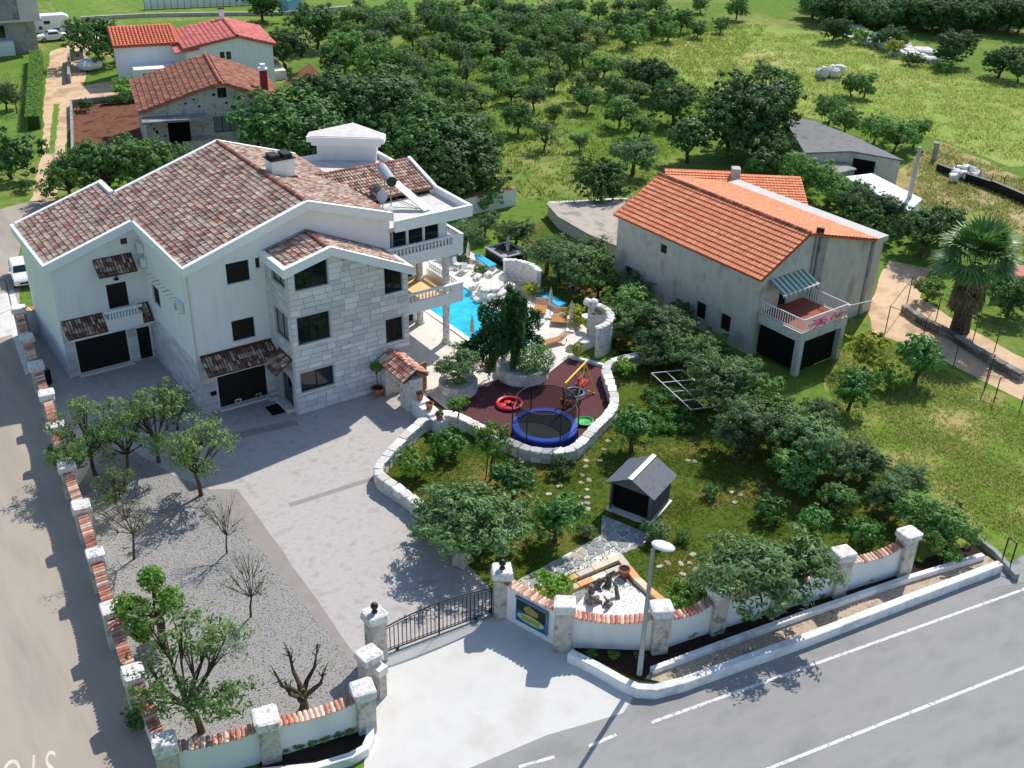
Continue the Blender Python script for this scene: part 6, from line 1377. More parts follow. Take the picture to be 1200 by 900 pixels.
leafmat('leaf_bright', [(126,168,66),(110,152,56),(140,180,78),(98,138,52)], .35)
leafmat('leaf_yellow', [(176,186,64),(192,198,78),(156,170,58)], .3)
leafmat('leaf_conifer', [(66,114,58),(80,128,66),(56,98,50),(94,140,74)], .32)
leafmat('leaf_palm', [(112,154,82),(132,168,100),(94,134,66)], spec=.4, rough=.45)
leafmat('leaf_dry', [(140,124,92),(120,108,76),(104,100,70)])
leafmat('leaf_sparse', [(150,154,120),(166,164,136),(132,140,100)])
leafmat('petal_white', [(236,236,230)]); leafmat('petal_pink', [(206,88,168),(222,112,184)]); leafmat('petal_red', [(200,50,40),(222,90,50)])

def mesh_of(mb, name, m):
    me = bpy.data.meshes.new(name); me.from_pydata(mb.v, [], mb.f); me.materials.append(MATS[m]); return me
def rand_unit(rr):
    while True:
        v = Vector((rr.uniform(-1,1),rr.uniform(-1,1),rr.uniform(-1,1)))
        if .05 < v.length < 1: return v.normalized()
def leaf(mb, p, nrm, rr, l, w_):
    t = nrm.cross(rand_unit(rr))
    if t.length < .05: t = Vector((1,0,0))
    t.normalize(); s = nrm.cross(t); a = p-t*l/2; c = p+t*l/2
    mb.add([a, p+s*w_/2, c, p-s*w_/2], [(0,1,2,3)])
def crown_lobes(rr, n, cz, rx, rz, lr):
    out = []
    for i in range(n):
        a = 2*math.pi*(i+rr.uniform(-.3,.3))/n; q = rr.uniform(.45,1.0); out.append((Vector((math.cos(a)*rx*q, math.sin(a)*rx*q, cz+rr.uniform(-.7,.9)*rz)), lr*rr.uniform(.75,1.25)))
    out.append((Vector((rr.uniform(-.1,.1)*rx,rr.uniform(-.1,.1)*rx,cz+rz*.7)), lr*1.1)); return out
def make_tree(name, seed, leafm, n_lobes=8, cz=.62, rx=.34, rz=.2, lr=.2, clumps=90, per=24, l=.05, asp=.42, cr=.055, trunk_r=.035, fork=.28, lean=.06, limbs=True, up=.35, barkm='bark', twigs=2):
    rr = random.Random(seed); lobes = crown_lobes(rr, n_lobes, cz, rx, rz, lr); b = MB()
    for i in range(clumps):
        c, r_ = rr.choice(lobes); d = rand_unit(rr); q = c+Vector((d.x,d.y,d.z*.8))*r_*(rr.random()**.4)
        if q.z < .12: q.z = .12+rr.random()*.1
        k = cr*rr.uniform(.6,1.5)
        for j in range(int(per*rr.uniform(.5,1.4))):
            e = rand_unit(rr); p = q+Vector((e.x,e.y,e.z*.75))*k*rr.random()**.5
            nn = (e*.7+(p-Vector((0,0,cz))).normalized()*.6+Vector((0,0,up))+rand_unit(rr)*.5).normalized()
            ll = l*rr.uniform(.7,1.3); leaf(b, p, nn, rr, ll, ll*asp)
    crown = mesh_of(b, name+'_crown', leafm); t = MB(); f = Vector((rr.uniform(-lean,lean), rr.uniform(-lean,lean), fork))
    t.tube([(0,0,-.02),(f.x*.3+rr.uniform(-.01,.01),f.y*.3,fork*.5),f], [trunk_r*1.25,trunk_r,trunk_r*.85], 7)
    if limbs:
        for c, r_ in lobes:
            mid = f+(c-f)*.5+rand_unit(rr)*.04; t.tube([f,mid,c+(c-f)*.15], [trunk_r*.6,trunk_r*.38,trunk_r*.12], 5)
            for _ in range(twigs):
                e = c+rand_unit(rr)*r_*(.7 if twigs < 4 else 1.1); t.tube([mid,(mid+e)/2+rand_unit(rr)*.02,e], [trunk_r*.3,trunk_r*.2,trunk_r*.06], 4)
    return (crown, mesh_of(t, name+'_trunk', barkm))
OL = [make_tree('olive', s, 'leaf_olive', n_lobes=11, cz=.46, rx=.34, rz=.27, lr=.2, clumps=330, per=30, l=.046, asp=.34, cr=.055) for s in (1,2,3)]
GV = [make_tree('grove_olive', s, 'leaf_grove', n_lobes=9, cz=.47, rx=.32, rz=.26, lr=.22, clumps=180, per=26, l=.06, asp=.42, cr=.07, trunk_r=.028, fork=.18) for s in (11,12,13,14,15)]
GV += [make_tree('grove_olive', s, lm, n_lobes=n_, cz=.5, rx=.3, rz=.3, lr=.19, clumps=c_, per=22, l=.055, asp=.38, cr=.07, trunk_r=.026, fork=.22) for s, lm, n_, c_ in ((16,'leaf_olive',10,170),(17,'leaf_open',8,120),(18,'leaf_olive',7,110))]
OK_ = [make_tree('oak', s, 'leaf_oak', n_lobes=13, cz=.5, rx=.42, rz=.24, lr=.24, clumps=420, per=32, l=.04, asp=.6, cr=.055, fork=.2) for s in (21,22,23)]
CT = [make_tree('citrus', s, 'leaf_citrus', n_lobes=7, cz=.55, rx=.27, rz=.2, lr=.26, clumps=190, per=26, l=.055, asp=.55, cr=.06, fork=.2) for s in (31,32)]
SB = [make_tree('shrub', s, lm, n_lobes=6, cz=.45, rx=.36, rz=.18, lr=.3, clumps=110, per=24, l=.075, asp=.5, cr=.08, fork=.1, limbs=False) for s, lm in ((41,'leaf_citrus'),(42,'leaf_bright'),(43,'leaf_olive'),(44,'leaf_yellow'),(45,'leaf_oak'))]
YT = [make_tree('young', s, 'leaf_bright', n_lobes=6, cz=.75, rx=.26, rz=.1, lr=.16, clumps=90, per=22, l=.05, asp=.5, cr=.06, trunk_r=.02, fork=.5) for s in (51,52)]
OP = [make_tree('open_olive', s, 'leaf_open', n_lobes=13, cz=.6, rx=.33, rz=.34, lr=.14, clumps=210, per=20, l=.034, asp=.38, cr=.055, trunk_r=.02, twigs=3) for s in (61,62,63)]
BR = [make_tree('bare', s, 'leaf_sparse', n_lobes=9, cz=.66, rx=.34, rz=.3, lr=.14, clumps=110, per=9, l=.022, asp=.5, cr=.07, trunk_r=.013, fork=.35, twigs=6) for s in (71,72,73)]
def stump(seed):
    rr = random.Random(seed); t = MB(); t.tube([(0,0,-.02),(.03,.01,.12),(-.01,.02,.22),(0,0,.3)], [.085,.06,.065,.055], 8); b = MB()
    for i in range(6):
        a = i*1.05+rr.uniform(-.2,.2); e = Vector((math.cos(a)*rr.uniform(.25,.5),math.sin(a)*rr.uniform(.25,.5),rr.uniform(.6,1.0))); m_ = e*.5+Vector((math.cos(a)*.1,math.sin(a)*.1,.12)); t.tube([(0,0,.26),m_*.5+Vector((0,0,.14))+rand_unit(rr)*.03,m_,e], [.05,.038,.028,.016], 6)
        for _ in range(6): o_ = m_+(e-m_)*rr.random(); q = o_+(rand_unit(rr)+Vector((0,0,.5)))*.13; t.tube([o_,q], [.014,.005], 4)
        for _ in range(5): leaf(b, e+rand_unit(rr)*.07, rand_unit(rr), rr, .06, .025)
    return (mesh_of(b, 'stump_crown', 'leaf_grove'), mesh_of(t, 'stump_trunk', 'bark'))
ST = stump(5)
def ball(seed):
    rr = random.Random(seed); b = MB(); t = MB(); t.tube([(0,0,-.02),(0,0,.4)], [.05,.03], 6)
    for i in range(3600):
        d = rand_unit(rr); k = 1+.1*noise.noise(d*3.0); p = Vector((0,0,.5))+Vector((d.x*.48,d.y*.48,d.z*.5))*k*(.8+.22*rr.random()); leaf(b, p, (d+rand_unit(rr)*.55).normalized(), rr, .06, .026)
    return (mesh_of(b, 'ball_crown', 'leaf_citrus'), mesh_of(t, 'ball_trunk', 'bark'))
BL = ball(2)
def pompom(seed):
    rr = random.Random(seed); t = MB(); b = MB(); t.tube([(0,0,-.02),(.03,0,.25),(0,.02,.45)], [.05,.045,.035], 7)
    for c, r_ in (((0.02,.02,.86),.15),((-.3,.05,.66),.17),((-.15,.1,.5),.15),((.14,-.05,.52),.17),((-.26,-.1,.4),.13),((.2,.1,.4),.1)):
        c = Vector(c); t.tube([(0,.01,.3),c*.6+Vector((0,0,.12)),c], [.035,.025,.012], 5)
        for i in range(520):
            d = rand_unit(rr); p = c+d*r_*(.6+.45*rr.random()); leaf(b, p, (d+rand_unit(rr)*.6).normalized(), rr, .055, .026)
    return (mesh_of(b, 'pompom_crown', 'leaf_bright'), mesh_of(t, 'pompom_trunk', 'bark'))
PO = pompom(3)
def plant(kind, p, h, w_=None, name='olive_tree', label='', cat='tree', group=None, rz=None, z=0.0):
    """kind = (crown mesh, trunk mesh), both one unit tall; placed at p, h metres high."""
    rr = random.Random(int(p[0]*131+p[1]*17)); t = thing(name, (p[0],p[1],z), label, cat, group)
    for nm, me in (('crown', kind[0]), ('trunk', kind[1])):
        o = bpy.data.objects.new(nm, me); COL.objects.link(o); o.parent = t
    t.rotation_euler = (0,0,rz if rz is not None else rr.uniform(0,6.28)); s = (w_ or h)*rr.uniform(.95,1.05); t.scale = (s,s,h); return t
def plant_px(kind, cx, cy, r_, **kw):
    """Crown centre and radius as seen give the base on the ground and the size in metres."""
    p = G(cx, cy+r_*.95); m_ = r_*1.12*depth(p)/F_PX; ww = m_*2/kw.pop('fill', .95); h = m_*kw.pop('tall', 1.95); return plant(kind, p, h, ww, **kw)

# olive grove behind the villa
rr = random.Random(99)
grove = [(405,40,45),(520,40,45),(585,30,40),(610,85,50),(720,25,40),(800,40,45),(920,20,32),(975,25,32),(1045,30,32),(1105,22,28),(1160,22,28),(890,45,36),(950,60,36),(280,45,38),(330,60,34),
 (270,160,58),(330,200,58),(390,105,52),(480,100,45),(535,60,34),(440,190,50),(395,165,42),(520,150,45),(560,140,45),(660,110,46),(735,105,46),(690,150,42),(780,75,40),(840,110,40),(930,120,40),(1040,110,36),(1135,110,36),(1100,70,34),(1160,60,32),(990,80,36),(860,75,36),(640,60,36),(700,65,38),(760,130,40),(880,150,38),(820,160,40),(620,170,44),
 (560,210,46),(640,220,46),(730,200,46),(790,190,38),(840,210,40),(910,240,38),(960,175,38),(1000,160,36),(1060,195,44),(1130,225,44),(1180,235,40),(580,265,46),(640,290,38),(690,300,34),(780,270,42),(850,300,40),(740,250,42),(980,270,34),(1010,300,38),(1100,260,40),(1160,290,40),(1110,340,46),(1020,230,34),(500,230,46),(470,260,40),(900,195,36),
 (690,380,42),(800,360,46),(880,415,48),(910,345,32),(730,430,34),(990,430,28),(1170,380,36),(570,325,34),(500,300,34),(860,260,32),(350,130,44),(300,110,40),(450,60,36),(230,190,44)]
for i, (x, y, r_) in enumerate(grove):
    plant_px(GV[(i*5) % 8], 300+x*.38333, y*.38333, r_*.38333*rr.uniform(.92,1.26), tall=rr.uniform(1.6,2.1), name='olive_tree', label='grey-green olive tree standing in the grove behind the villa', cat='tree', group='olive trees in the grove')
for i in range(46):
    u, v = rr.random(), rr.random(); x = 300+u*760; y = 8+v*(130-60*u*.4); plant_px(GV[(i*3) % 8], 300+x*.38333, y*.38333, (24+y*.12)*.38333*rr.uniform(.85,1.15)*1.1, name='olive_tree', label='small olive tree in the dense far rows of the grove', cat='tree', group='olive trees in the far rows')
UR = [(320,25,38,1),(210,12,30,1),(75,12,36,1),(30,22,30,1),(100,60,44,1),(60,82,36,1),(110,96,36,1),(200,90,30,1),(150,62,40,1),(270,76,28,1),(20,100,34,1),(0,60,34,1)]
for x, y, r_, k in UR: plant_px(GV[int(x) % 5], 740+x*.38333, y*.38333, r_*.38333, name='olive_tree', label='small olive tree at the far edge of the meadow', cat='tree', group='olive trees at the far meadow edge')
for i, (x, y, r_) in enumerate(((400,222,40),(470,245,42),(670,258,42),(710,262,40),(600,330,52),(650,365,46),(740,390,52),(800,410,60),(860,405,48))):
    plant_px(GV[i % 5], 740+x*.38333, y*.38333, r_*.38333, name='olive_tree', label=('small olive tree standing alone in the open meadow' if i < 4 else 'olive tree in the row behind the long grey shed'), cat='tree', group=('olive trees in the open meadow' if i < 4 else 'olive trees behind the grey shed'))
# dark evergreen wood along the top of the meadow
for i in range(46):
    x = 560+(i % 23)*29+rr.uniform(-12,12); y = (10 if i < 23 else 44)+rr.uniform(-12,12)+max(0,(x-900))*.04-(20 if x < 640 else 0)
    plant_px(OK_[i % 3], 740+x*.38333, y*.38333, 48*.38333*rr.uniform(.8,1.25), name='evergreen_tree', label='dark evergreen tree in the wood above the meadow', cat='tree', group='trees of the far wood')
for i, (x, y, r_) in enumerate(((975,150,54),(1120,190,50),(1180,215,40),(795,118,36),(612,92,38))): plant_px(OK_[i % 3], 740+x*.38333, y*.38333, r_*.38333, name='evergreen_tree', label=('broad dark tree on the stony bank of the meadow','dark bushy tree at the meadow edge by the frame','second dark bushy tree at the meadow edge','small round tree on the rubble bank','small tree left of the rubble bank')[i].replace(' left of',' beside'), cat='tree')
# big dark oaks behind the villa
for i, (x, y, r_, lab) in enumerate(((130,385,150,'huge dark tree crowding the brick house corner'),(300,315,150,'huge dark tree behind the villa roof ridge'),(450,370,140,'dark tree rising just behind the stair tower'),(560,420,140,'huge dark tree behind the solar water heater'),(640,500,120,'dark tree at the end of the wood beside the grove'),(230,440,120,'dark tree filling the gap behind the villa chimney'),(400,300,110,'dark tree top furthest up the wood behind the villa'),(560,520,110,'dark tree closest to the flat roof terrace'))):
    plant_px(OK_[i % 3], 300+x*.38333, y*.38333, r_*.38333, name='evergreen_tree', label=lab, cat='tree', tall=1.7)
plant_px(SB[0], 300+700*.38333, 585*.38333, 52*.38333, name='shrub', label='bright green shrub at the foot of the dark trees by the cream wall', cat='shrub')
plant_px(OL[1], 300+1150*.38333, 470*.38333, 70*.38333, name='olive_tree', label='pale grey olive tree behind the orange-roofed house', cat='tree'); plant_px(OK_[1], 300+1060*.38333, 560*.38333, 75*.38333, name='shrub', label='dense dark shrub beside the low concrete store', cat='shrub')
plant_px(OK_[0], 300+190*.38333, 85*.38333, 68*.38333, name='broad_tree', label='tall green tree beside the white house with red roof', cat='tree'); plant_px(OK_[2], 300+90*.38333, 150*.38333, 66*.38333, name='broad_tree', label='dark tree below the tall one beside the white house', cat='tree'); plant_px(OK_[1], 300+20*.38333, 14*.38333, 55*.38333, name='broad_tree', label='dark round tree beside the far white fence', cat='tree')
# big trees and bushes round the orange-roofed house
for i, (x, y, r_, k, lab) in enumerate(((370,345,120,OK_[0],'tall dark tree behind the annex roofs'),(300,390,90,OK_[1],'dark tree tucked beside the tall one behind the annex'),(415,450,66,OK_[2],'dark tree in front of the long grey shed'),(170,430,72,CT[0],'bright round tree beside the low concrete store'),(130,320,66,OK_[1],'dark tree at the grove edge above the annex'),(60,240,66,OK_[2],'dark tree where the grove meets the meadow'),(400,490,70,SB[4],'dark shrub behind the annex chimney'),
 (520,525,72,GV[0],'olive bush between the annex and the white store'),(600,560,66,GV[1],'olive bush beside the corner of the white store'),(670,610,62,OL[0],'large olive bush behind the orange roof'),(775,640,58,OL[2],'olive bush next to the utility pole'),(700,655,60,SB[4],'low dark bush along the house back wall'),(760,695,50,SB[4],'low dark bush near the house corner'),(880,705,84,OK_[1],'dark tree between the utility pole and the palm'),(935,690,60,OK_[2],'dark tree close behind the palm'),(640,590,60,GV[2],'olive bush half hidden behind the orange roof'))):
    plant_px(k, 740+x*.38333, y*.38333, r_*.38333, name='evergreen_tree' if i < 7 else 'olive_bush', label=lab, cat='tree' if i < 7 else 'bush')
# belt of olives between the villa garden and the orange-roofed house
belt = [(604,268,26,'beside the cream wall'),(640,290,34,'behind the hot tub'),(672,303,34,'beside the low concrete store'),(700,322,36,'above the lawn chairs'),(735,348,38,'below the small house window'),(770,378,38,'along the long grey house wall'),(805,405,40,'before the shaded house doors'),(838,436,42,'next to the cane frame'),(880,455,40,'beneath the flower balcony'),(905,482,44,'below the balcony post'),(945,505,46,'at the middle of the field edge'),(985,528,46,'at the lower field edge'),(1040,570,40,'above the street wall end'),(1075,592,40,'over the last wall pillar'),(1108,612,36,'at the corner of the kerb'),(720,372,28,'beside the curved tower wall'),(765,412,26,'above the playground wall end'),(690,290,26,'against the house store'),(930,540,34,'inside the lawn by the field edge'),(980,575,26,'over the lawn near the street wall'),(705,305,24,'under the corner of the grey house'),(742,330,24,'against the foot of the grey house wall'),(792,364,26,'below the shaded house doors'),(832,400,26,'beside the balcony cellar'),(868,430,26,'in front of the balcony cellar'),(958,478,28,'at the top corner of the wild field'),(1012,535,30,'halfway down the field edge'),(1062,556,24,'on the wild field side')]
for i, (x, y, r_, lab) in enumerate(belt): plant_px((OL+GV[:2])[i % 5], x, y+2, r_*rr.uniform(.78,1.02), name='olive_tree', label='feathery olive tree of the belt, '+lab, cat='tree', group='olive belt between the gardens', tall=1.75)
# front garden trees
plant_px(OL[0], 885, 645, 78, name='olive_tree', label='large grey olive tree leaning over the street wall', cat='tree', tall=1.5); plant_px(OL[1], 548, 592, 64, name='olive_tree', label='large olive tree over the curved stone wall by the gate', cat='tree', tall=1.5)
plant_px(OL[2], 866, 492, 40, name='olive_tree', label='small dark olive with a bare trunk on the lawn', cat='tree', tall=1.9, fill=.9); plant_px(CT[0], 740, 501, 30, name='citrus_tree', label='round dark citrus tree above the shed roof', cat='tree')
plant_px(CT[1], 650, 604, 32, name='citrus_tree', label='citrus tree between the flagstone path and playground wall', cat='tree'); plant_px(CT[0], 600, 562, 30, name='citrus_tree', label='dark citrus tree next to the three-stemmed tree', cat='tree'); plant_px(SB[0], 525, 515, 20, name='shrub', label='low dark shrub on the lawn inside the curved wall', cat='shrub'); plant_px(SB[1], 487, 540, 22, name='shrub', label='bright shrub against the curved stone wall', cat='shrub')
plant_px(SB[0], 515, 600, 26, name='shrub', label='dark shrub under the large olive by the gate', cat='shrub'); plant_px(YT[1], 536, 482, 20, name='young_tree', label='bright young tree beside the pot wall', cat='tree')
p = G(575,562); plant(YT[0], p, 3.9, 3.9, name='young_tree', label='three-stemmed light green tree in front of the trampoline', cat='tree')
for dx in (-.25,.35):
    b = MB(); b.tube([(p.x+dx,p.y+.15,0),(p.x+dx*.6,p.y,2.4)], .035, 6); o = b.build('trunk', MATS['bark'], None); tr_o = [q_ for q_ in bpy.data.objects if q_.get('label') == 'three-stemmed light green tree in front of the trampoline'][0]; o.parent = tr_o; o.matrix_parent_inverse = parent_inv(tr_o)
for x, y, r_, k, lab in ((660,543,14,SB[2],'pale flowering shrub against the playground wall'),(766,617,15,SB[2],'small pale shrub at the shed corner'),(832,573,10,SB[0],'small round shrub in the middle of the lawn'),(650,682,22,SB[1],'bright leafy shrub behind the picture sign'),(686,618,10,SB[2],'pale shrub in the dark pot by the path'),(805,690,26,SB[1],'bright green bush behind the street wall pillar'),(950,610,24,CT[0],'small citrus tree on the lawn near the street wall'),(1010,618,20,SB[0],'leafy shrub behind the last tiled wall panel'),(900,590,18,SB[0],'low shrub in the shade of the olive belt'),(800,628,8,SB[0],'tiny shrub casting a round shadow on the lawn'),
  (732,428,13,SB[1],'flowering shrub on the end of the playground wall'),(620,338,10,SB[3],'yellow grass clump beside the curved waterfall wall'),(632,342,9,SB[2],'pale round shrub beside the turquoise bench'),(672,366,12,SB[3],'yellow shrub behind the wooden loungers'),(676,376,9,SB[3],'yellow-green shrub at the lounger deck edge'),(676,410,10,SB[3],'yellow flowering shrub in the deck planter'),(540,303,8,SB[4],'reddish shrub behind the cream parasol'),(545,275,24,OL[2],'olive tree between villa and cream wall'),(563,315,8,SB[0],'small shrub near the turquoise hot tub bench'),(568,262,18,OL[0],'small olive against the cream wall')):
    plant_px(k, x, y, r_, name='shrub', label=lab, cat='shrub')
for i in range(20):
    p = G(760+ (i % 4)*12+(i//4)*4+rr.uniform(-3,3), 462+(i//4)*11+rr.uniform(-3,3)); plant(SB[(i*3) % 3], p, .8, .9, name='vegetable_plant', label='leafy vegetable plant in the rows beside the cane frame', cat='plant', group='vegetable plants')
for i in range(14):
    p = G(690+i*30+rr.uniform(-5,5), 772-max(0,i-2)*10.2+rr.uniform(-3,3)); plant(SB[i % 3], p, .5, .6, name='bed_plant', label='small green plant in the dark street planting bed', cat='plant', group='plants in the street bed', z=.12)
for i in range(6): p = G(335+i*15, 884-i*4+rr.uniform(-3,3)); plant(SB[i % 2], p, .5, .6, name='bed_plant', label='small plant in the bed by the entrance pillar', cat='plant', group='plants in the entrance bed', z=.12)
# planters and pots
plant(OL[0], (33.75,53.5), 3.0, 4.3, name='olive_tree', label='small olive tree in the round stone planter by the gateway', cat='tree', z=.6); plant(BL, (38.9,51.85), 2.2, 2.7, name='clipped_bush', label='round dense bush in the planter below the weeping conifer', cat='bush', z=.5)
plant(YT[0], (28.85,55.7), 2.1, 1.5, name='potted_plant', label='tall potted plant against the stone bay', cat='plant', z=.55); plant(SB[2], (29.9,51.95), .35, .5, name='potted_plant', label='small plant in the pot nearest the gateway', cat='plant', z=1.6); plant(SB[2], (29.9,49.6), .35, .5, name='potted_plant', label='small plant in the pot at the end of the low wall', cat='plant', z=1.3); plant(SB[2], (30.7,54.9), .8, .6, name='potted_plant', label='potted plant inside the gateway', cat='plant', z=.45)
# weeping conifer in the large planter
def weeping(seed, p, label):
    rr = random.Random(seed); t = thing('weeping_conifer', p, label, 'tree'); tb = MB(); b = MB(); P = Vector(p); tb.tube([P, P+Vector((.1,.2,2)), P+Vector((-.2,.5,4.2)), P+Vector((-.5,.8,5.6))], [.22,.18,.12,.05], 8)
    arms = []
    for i in range(24):
        z = rr.uniform(1.2,5.4); a = rr.uniform(0,6.28); L_ = rr.uniform(.8,2.2)*(1.15-z/9); arms.append((z,a,L_))
    arms += [(4.6,2.6,2.2),(3.2,2.9,3.0),(2.6,3.3,3.6),(2.9,3.0,4.0),(2.2,3.5,3.2),(3.9,-.3,1.9),(3.4,2.2,2.4),(3.0,.2,1.8),(2.4,-.8,1.9)]
    for z, a, L_ in arms:
        s = P+Vector((-.1*z/2,.15*z/1.5,z)); e = s+Vector((math.cos(a)*L_,math.sin(a)*L_,-.2*L_)); m_ = (s+e)/2+Vector((0,0,.35)); tb.tube([s,m_,e], [.06,.045,.02], 5)
        for k in range(int(34*L_)):
            u = rr.random(); q = s.lerp(m_,u*2) if u < .5 else m_.lerp(e,u*2-1); q = q+rand_unit(rr)*.15; hang = rr.uniform(.5,1.6)*(.6+.4*u); n_ = int(hang*22)
            for j in range(n_):
                w_ = j/n_; pt__ = q+Vector((rr.uniform(-.09,.09),rr.uniform(-.09,.09),-hang*w_)); leaf(b, pt__, (rand_unit(rr)+Vector((math.cos(a),math.sin(a),.4))*.6).normalized(), rr, .2, .1)
    b.build('crown', MATS['leaf_conifer'], t); tb.build('trunk', MATS['bark'], t)
weeping(4, (38.5,53.4,.7), 'dark weeping conifer drooping over the pool edge')
# fan palm with its skirt of dead fronds
pp_ = G(1124,388); t = thing('fan_palm', pp_, 'tall fan palm with shaggy skirt beside the dirt path', 'palm tree'); rr = random.Random(8)
b = MB(); b.tube([pp_, pp_+Vector((0,0,2)), pp_+Vector((.1,0,5.5))], [.75,.6,.45], 10); b.build('trunk', MATS['bark'], t)
def frond(mb, o, d, L_, rr, droop, nb=13, fw=1.0):
    d = d.normalized(); s = d.cross(Vector((0,0,1)))
    if s.length < .1: s = Vector((1,0,0))
    s.normalize(); up_ = s.cross(d); c = o+d*L_*.5+Vector((0,0,-droop*.1)); mb.add([o-s*.03,o+s*.03,c+s*.03,c-s*.03], [(0,1,2,3)])
    for k in range(nb):
        a = (k/(nb-1)-.5)*2.9; e = (d*math.cos(a)+s*math.sin(a)); tip = c+e*L_*.55*fw*rr.uniform(.85,1.1)+Vector((0,0,-droop*(.25+.25*abs(a)))); m_ = c+e*L_*.3+up_*.05; n_ = e.cross(up_)*.1; mb.add([c, m_+n_, tip, m_-n_], [(0,1,2,3)])
b = MB(); top_ = pp_+Vector((.1,0,6.0))
for i in range(100):
    a = i*2.4; el = rr.uniform(-.35,1.25); d = Vector((math.cos(a)*math.cos(el),math.sin(a)*math.cos(el),math.sin(el))); frond(b, top_+d*.2, d, rr.uniform(2.3,3.3), rr, rr.uniform(.3,1.2), fw=1.1)
b.build('crown', MATS['leaf_palm'], t)
b = MB()
for i in range(60):
    a = i*2.4; z_ = rr.uniform(3.2,5.8); d = Vector((math.cos(a)*.5,math.sin(a)*.5,-1)); frond(b, pp_+Vector((.05+math.cos(a)*.35,math.sin(a)*.35,z_)), d, rr.uniform(1.6,2.4), rr, .3, 9, .8)
b.build('dead_frond_skirt', MATS['leaf_dry'], t)
# trees of the gravel bed
gl = [(OP[0],112,513,44,'leafy olive next to the road wall at the top of the gravel bed'),(OP[1],150,520,36,'leafy olive in the middle of the shaded gravel'),(OP[2],186,500,42,'leafy olive nearest the villa side wall'),(OP[0],236,535,46,'forked leafy olive at the driveway edge of the gravel')]
gl += [(OP[2],84,548,26,'low wispy olive leaning on the road wall'),(OP[1],208,478,26,'small wispy olive in the villa shade'),(OP[0],140,575,26,'wispy olive at the shadow edge of the gravel')]
for k, x, y, r_, lab in gl: plant_px(k, x, y, r_*1.05, name='olive_tree', label=lab, cat='tree', tall=2.1)
for k, x, y, r_, h, lab in ((BR[0],157,612,46,1.9,'bare pale tree behind the pompom tree in the gravel bed'),(BR[1],266,618,32,2.1,'slim bare tree on the open gravel'),(BR[2],294,685,40,2.1,'bare forked tree close to the driveway band')): plant_px(k, x, y, r_, name='bare_tree', label=lab, cat='tree', tall=h, rz=.5)
p = G(190,752); plant(PO, p, 4.3, 4.3, name='pompom_tree', label='cloud-pruned tree with dense green balls on the gravel', cat='tree', rz=.3)
p = G(237,858); plant(OP[1], p, 6.2, 7.0, name='olive_tree', label='wide open-branched olive at the front of the gravel bed', cat='tree', rz=1.2)
p = G(356,832); plant(ST, p, 2.9, 2.9, name='pruned_stump', label='hard-pruned bare tree stump behind the tiled wall', cat='tree', rz=.4)
plant_px(SB[0], 165, 836, 16, name='shrub', label='dark shrub hanging over the road wall corner', cat='shrub'); plant_px(SB[2], 150, 720, 14, name='shrub', label='grey shrub between wall and pompom tree', cat='shrub'); plant_px(CT[0], 65, 528, 10, name='shrub', label='dark shrub on the road side of the wall', cat='shrub')
# wild field edge and balcony flowers
plant_px(CT[1], 994, 457, 25, name='citrus_tree', label='round dark citrus tree near the balcony post', cat='tree'); plant_px(CT[0], 1072, 418, 30, name='citrus_tree', label='dark spreading citrus tree beside the dirt path', cat='tree'); plant_px(SB[3], 1012, 410, 26, name='shrub', label='bright yellow-green bush beside the house balcony', cat='bush'); plant_px(SB[1], 1085, 338, 16, name='shrub', label='light green vine shrub under the pergola pipes', cat='shrub'); plant_px(SB[1], 1040, 440, 18, name='shrub', label='light green bush between the yellow bush and citrus', cat='bush'); plant_px(OK_[0], 1180, 345, 26, name='shrub', label='dark bush under the pink sheet shelter', cat='bush')
for i, (x, lab) in enumerate(((2.0,'pink balcony flowers next to the balcony corner'),(3.9,'magenta balcony flowers at the far rail end'))):
    p = NM @ Vector((x,-3.85,0)); rr = random.Random(i); t = thing('balcony_flowers', (p.x,p.y,3.4), lab, 'flowers'); b = MB(); g_ = MB()
    for k in range(260): q = p+Vector((rr.gauss(0,.45),rr.gauss(0,.16),3.75+rr.gauss(0,.16))); leaf(b if k % 3 else g_, q, rand_unit(rr), rr, .13, .1)
    b.build('petals', MATS['petal_pink'], t); g_.build('leaves', MATS['leaf_bright'], t)
# trees by the dirt track
plant_px(OK_[1], 120, 50, 27, name='broad_tree', label='dark broad tree in the yard by the dirt track', cat='tree'); plant_px(BR[0], 20, 112, 22, name='bare_tree', label='grey bare tree on the lawn by the clipped hedge', cat='tree'); plant_px(GV[0], 8, 112, 18, name='olive_tree', label='small olive behind the grey bare tree', cat='tree')
plant_px(GV[1], 84, 205, 32, name='olive_tree', label='grey olive bush next to the square by the villa roof', cat='bush'); plant_px(OK_[1], 125, 195, 36, name='evergreen_tree', label='dark green tree behind the lower villa roof', cat='tree'); plant_px(GV[2], 185, 190, 34, name='olive_tree', label='grey-green tree in front of the brick house porch', cat='tree'); plant_px(SB[1], 155, 92, 22, name='vine_canopy', label='flat bright vine canopy in front of the white house', cat='vine', tall=1.1)
plant_px(SB[4], 100, 122, 9, name='shrub', label='dark shrub at the corner of the soil bed', cat='shrub'); plant_px(SB[4], 14, 178, 34, name='shrub', label='dense dark bush beside the track entrance', cat='bush'); plant_px(SB[4], 30, 215, 10, name='shrub', label='small bush at the foot of the dirt track', cat='shrub')
for i in range(7): plant_px(SB[4], 125+i*6, 117-i*.5, 6, name='shrub', label='dark shrub of the row along the soil bed', cat='shrub', group='shrubs along the soil bed')
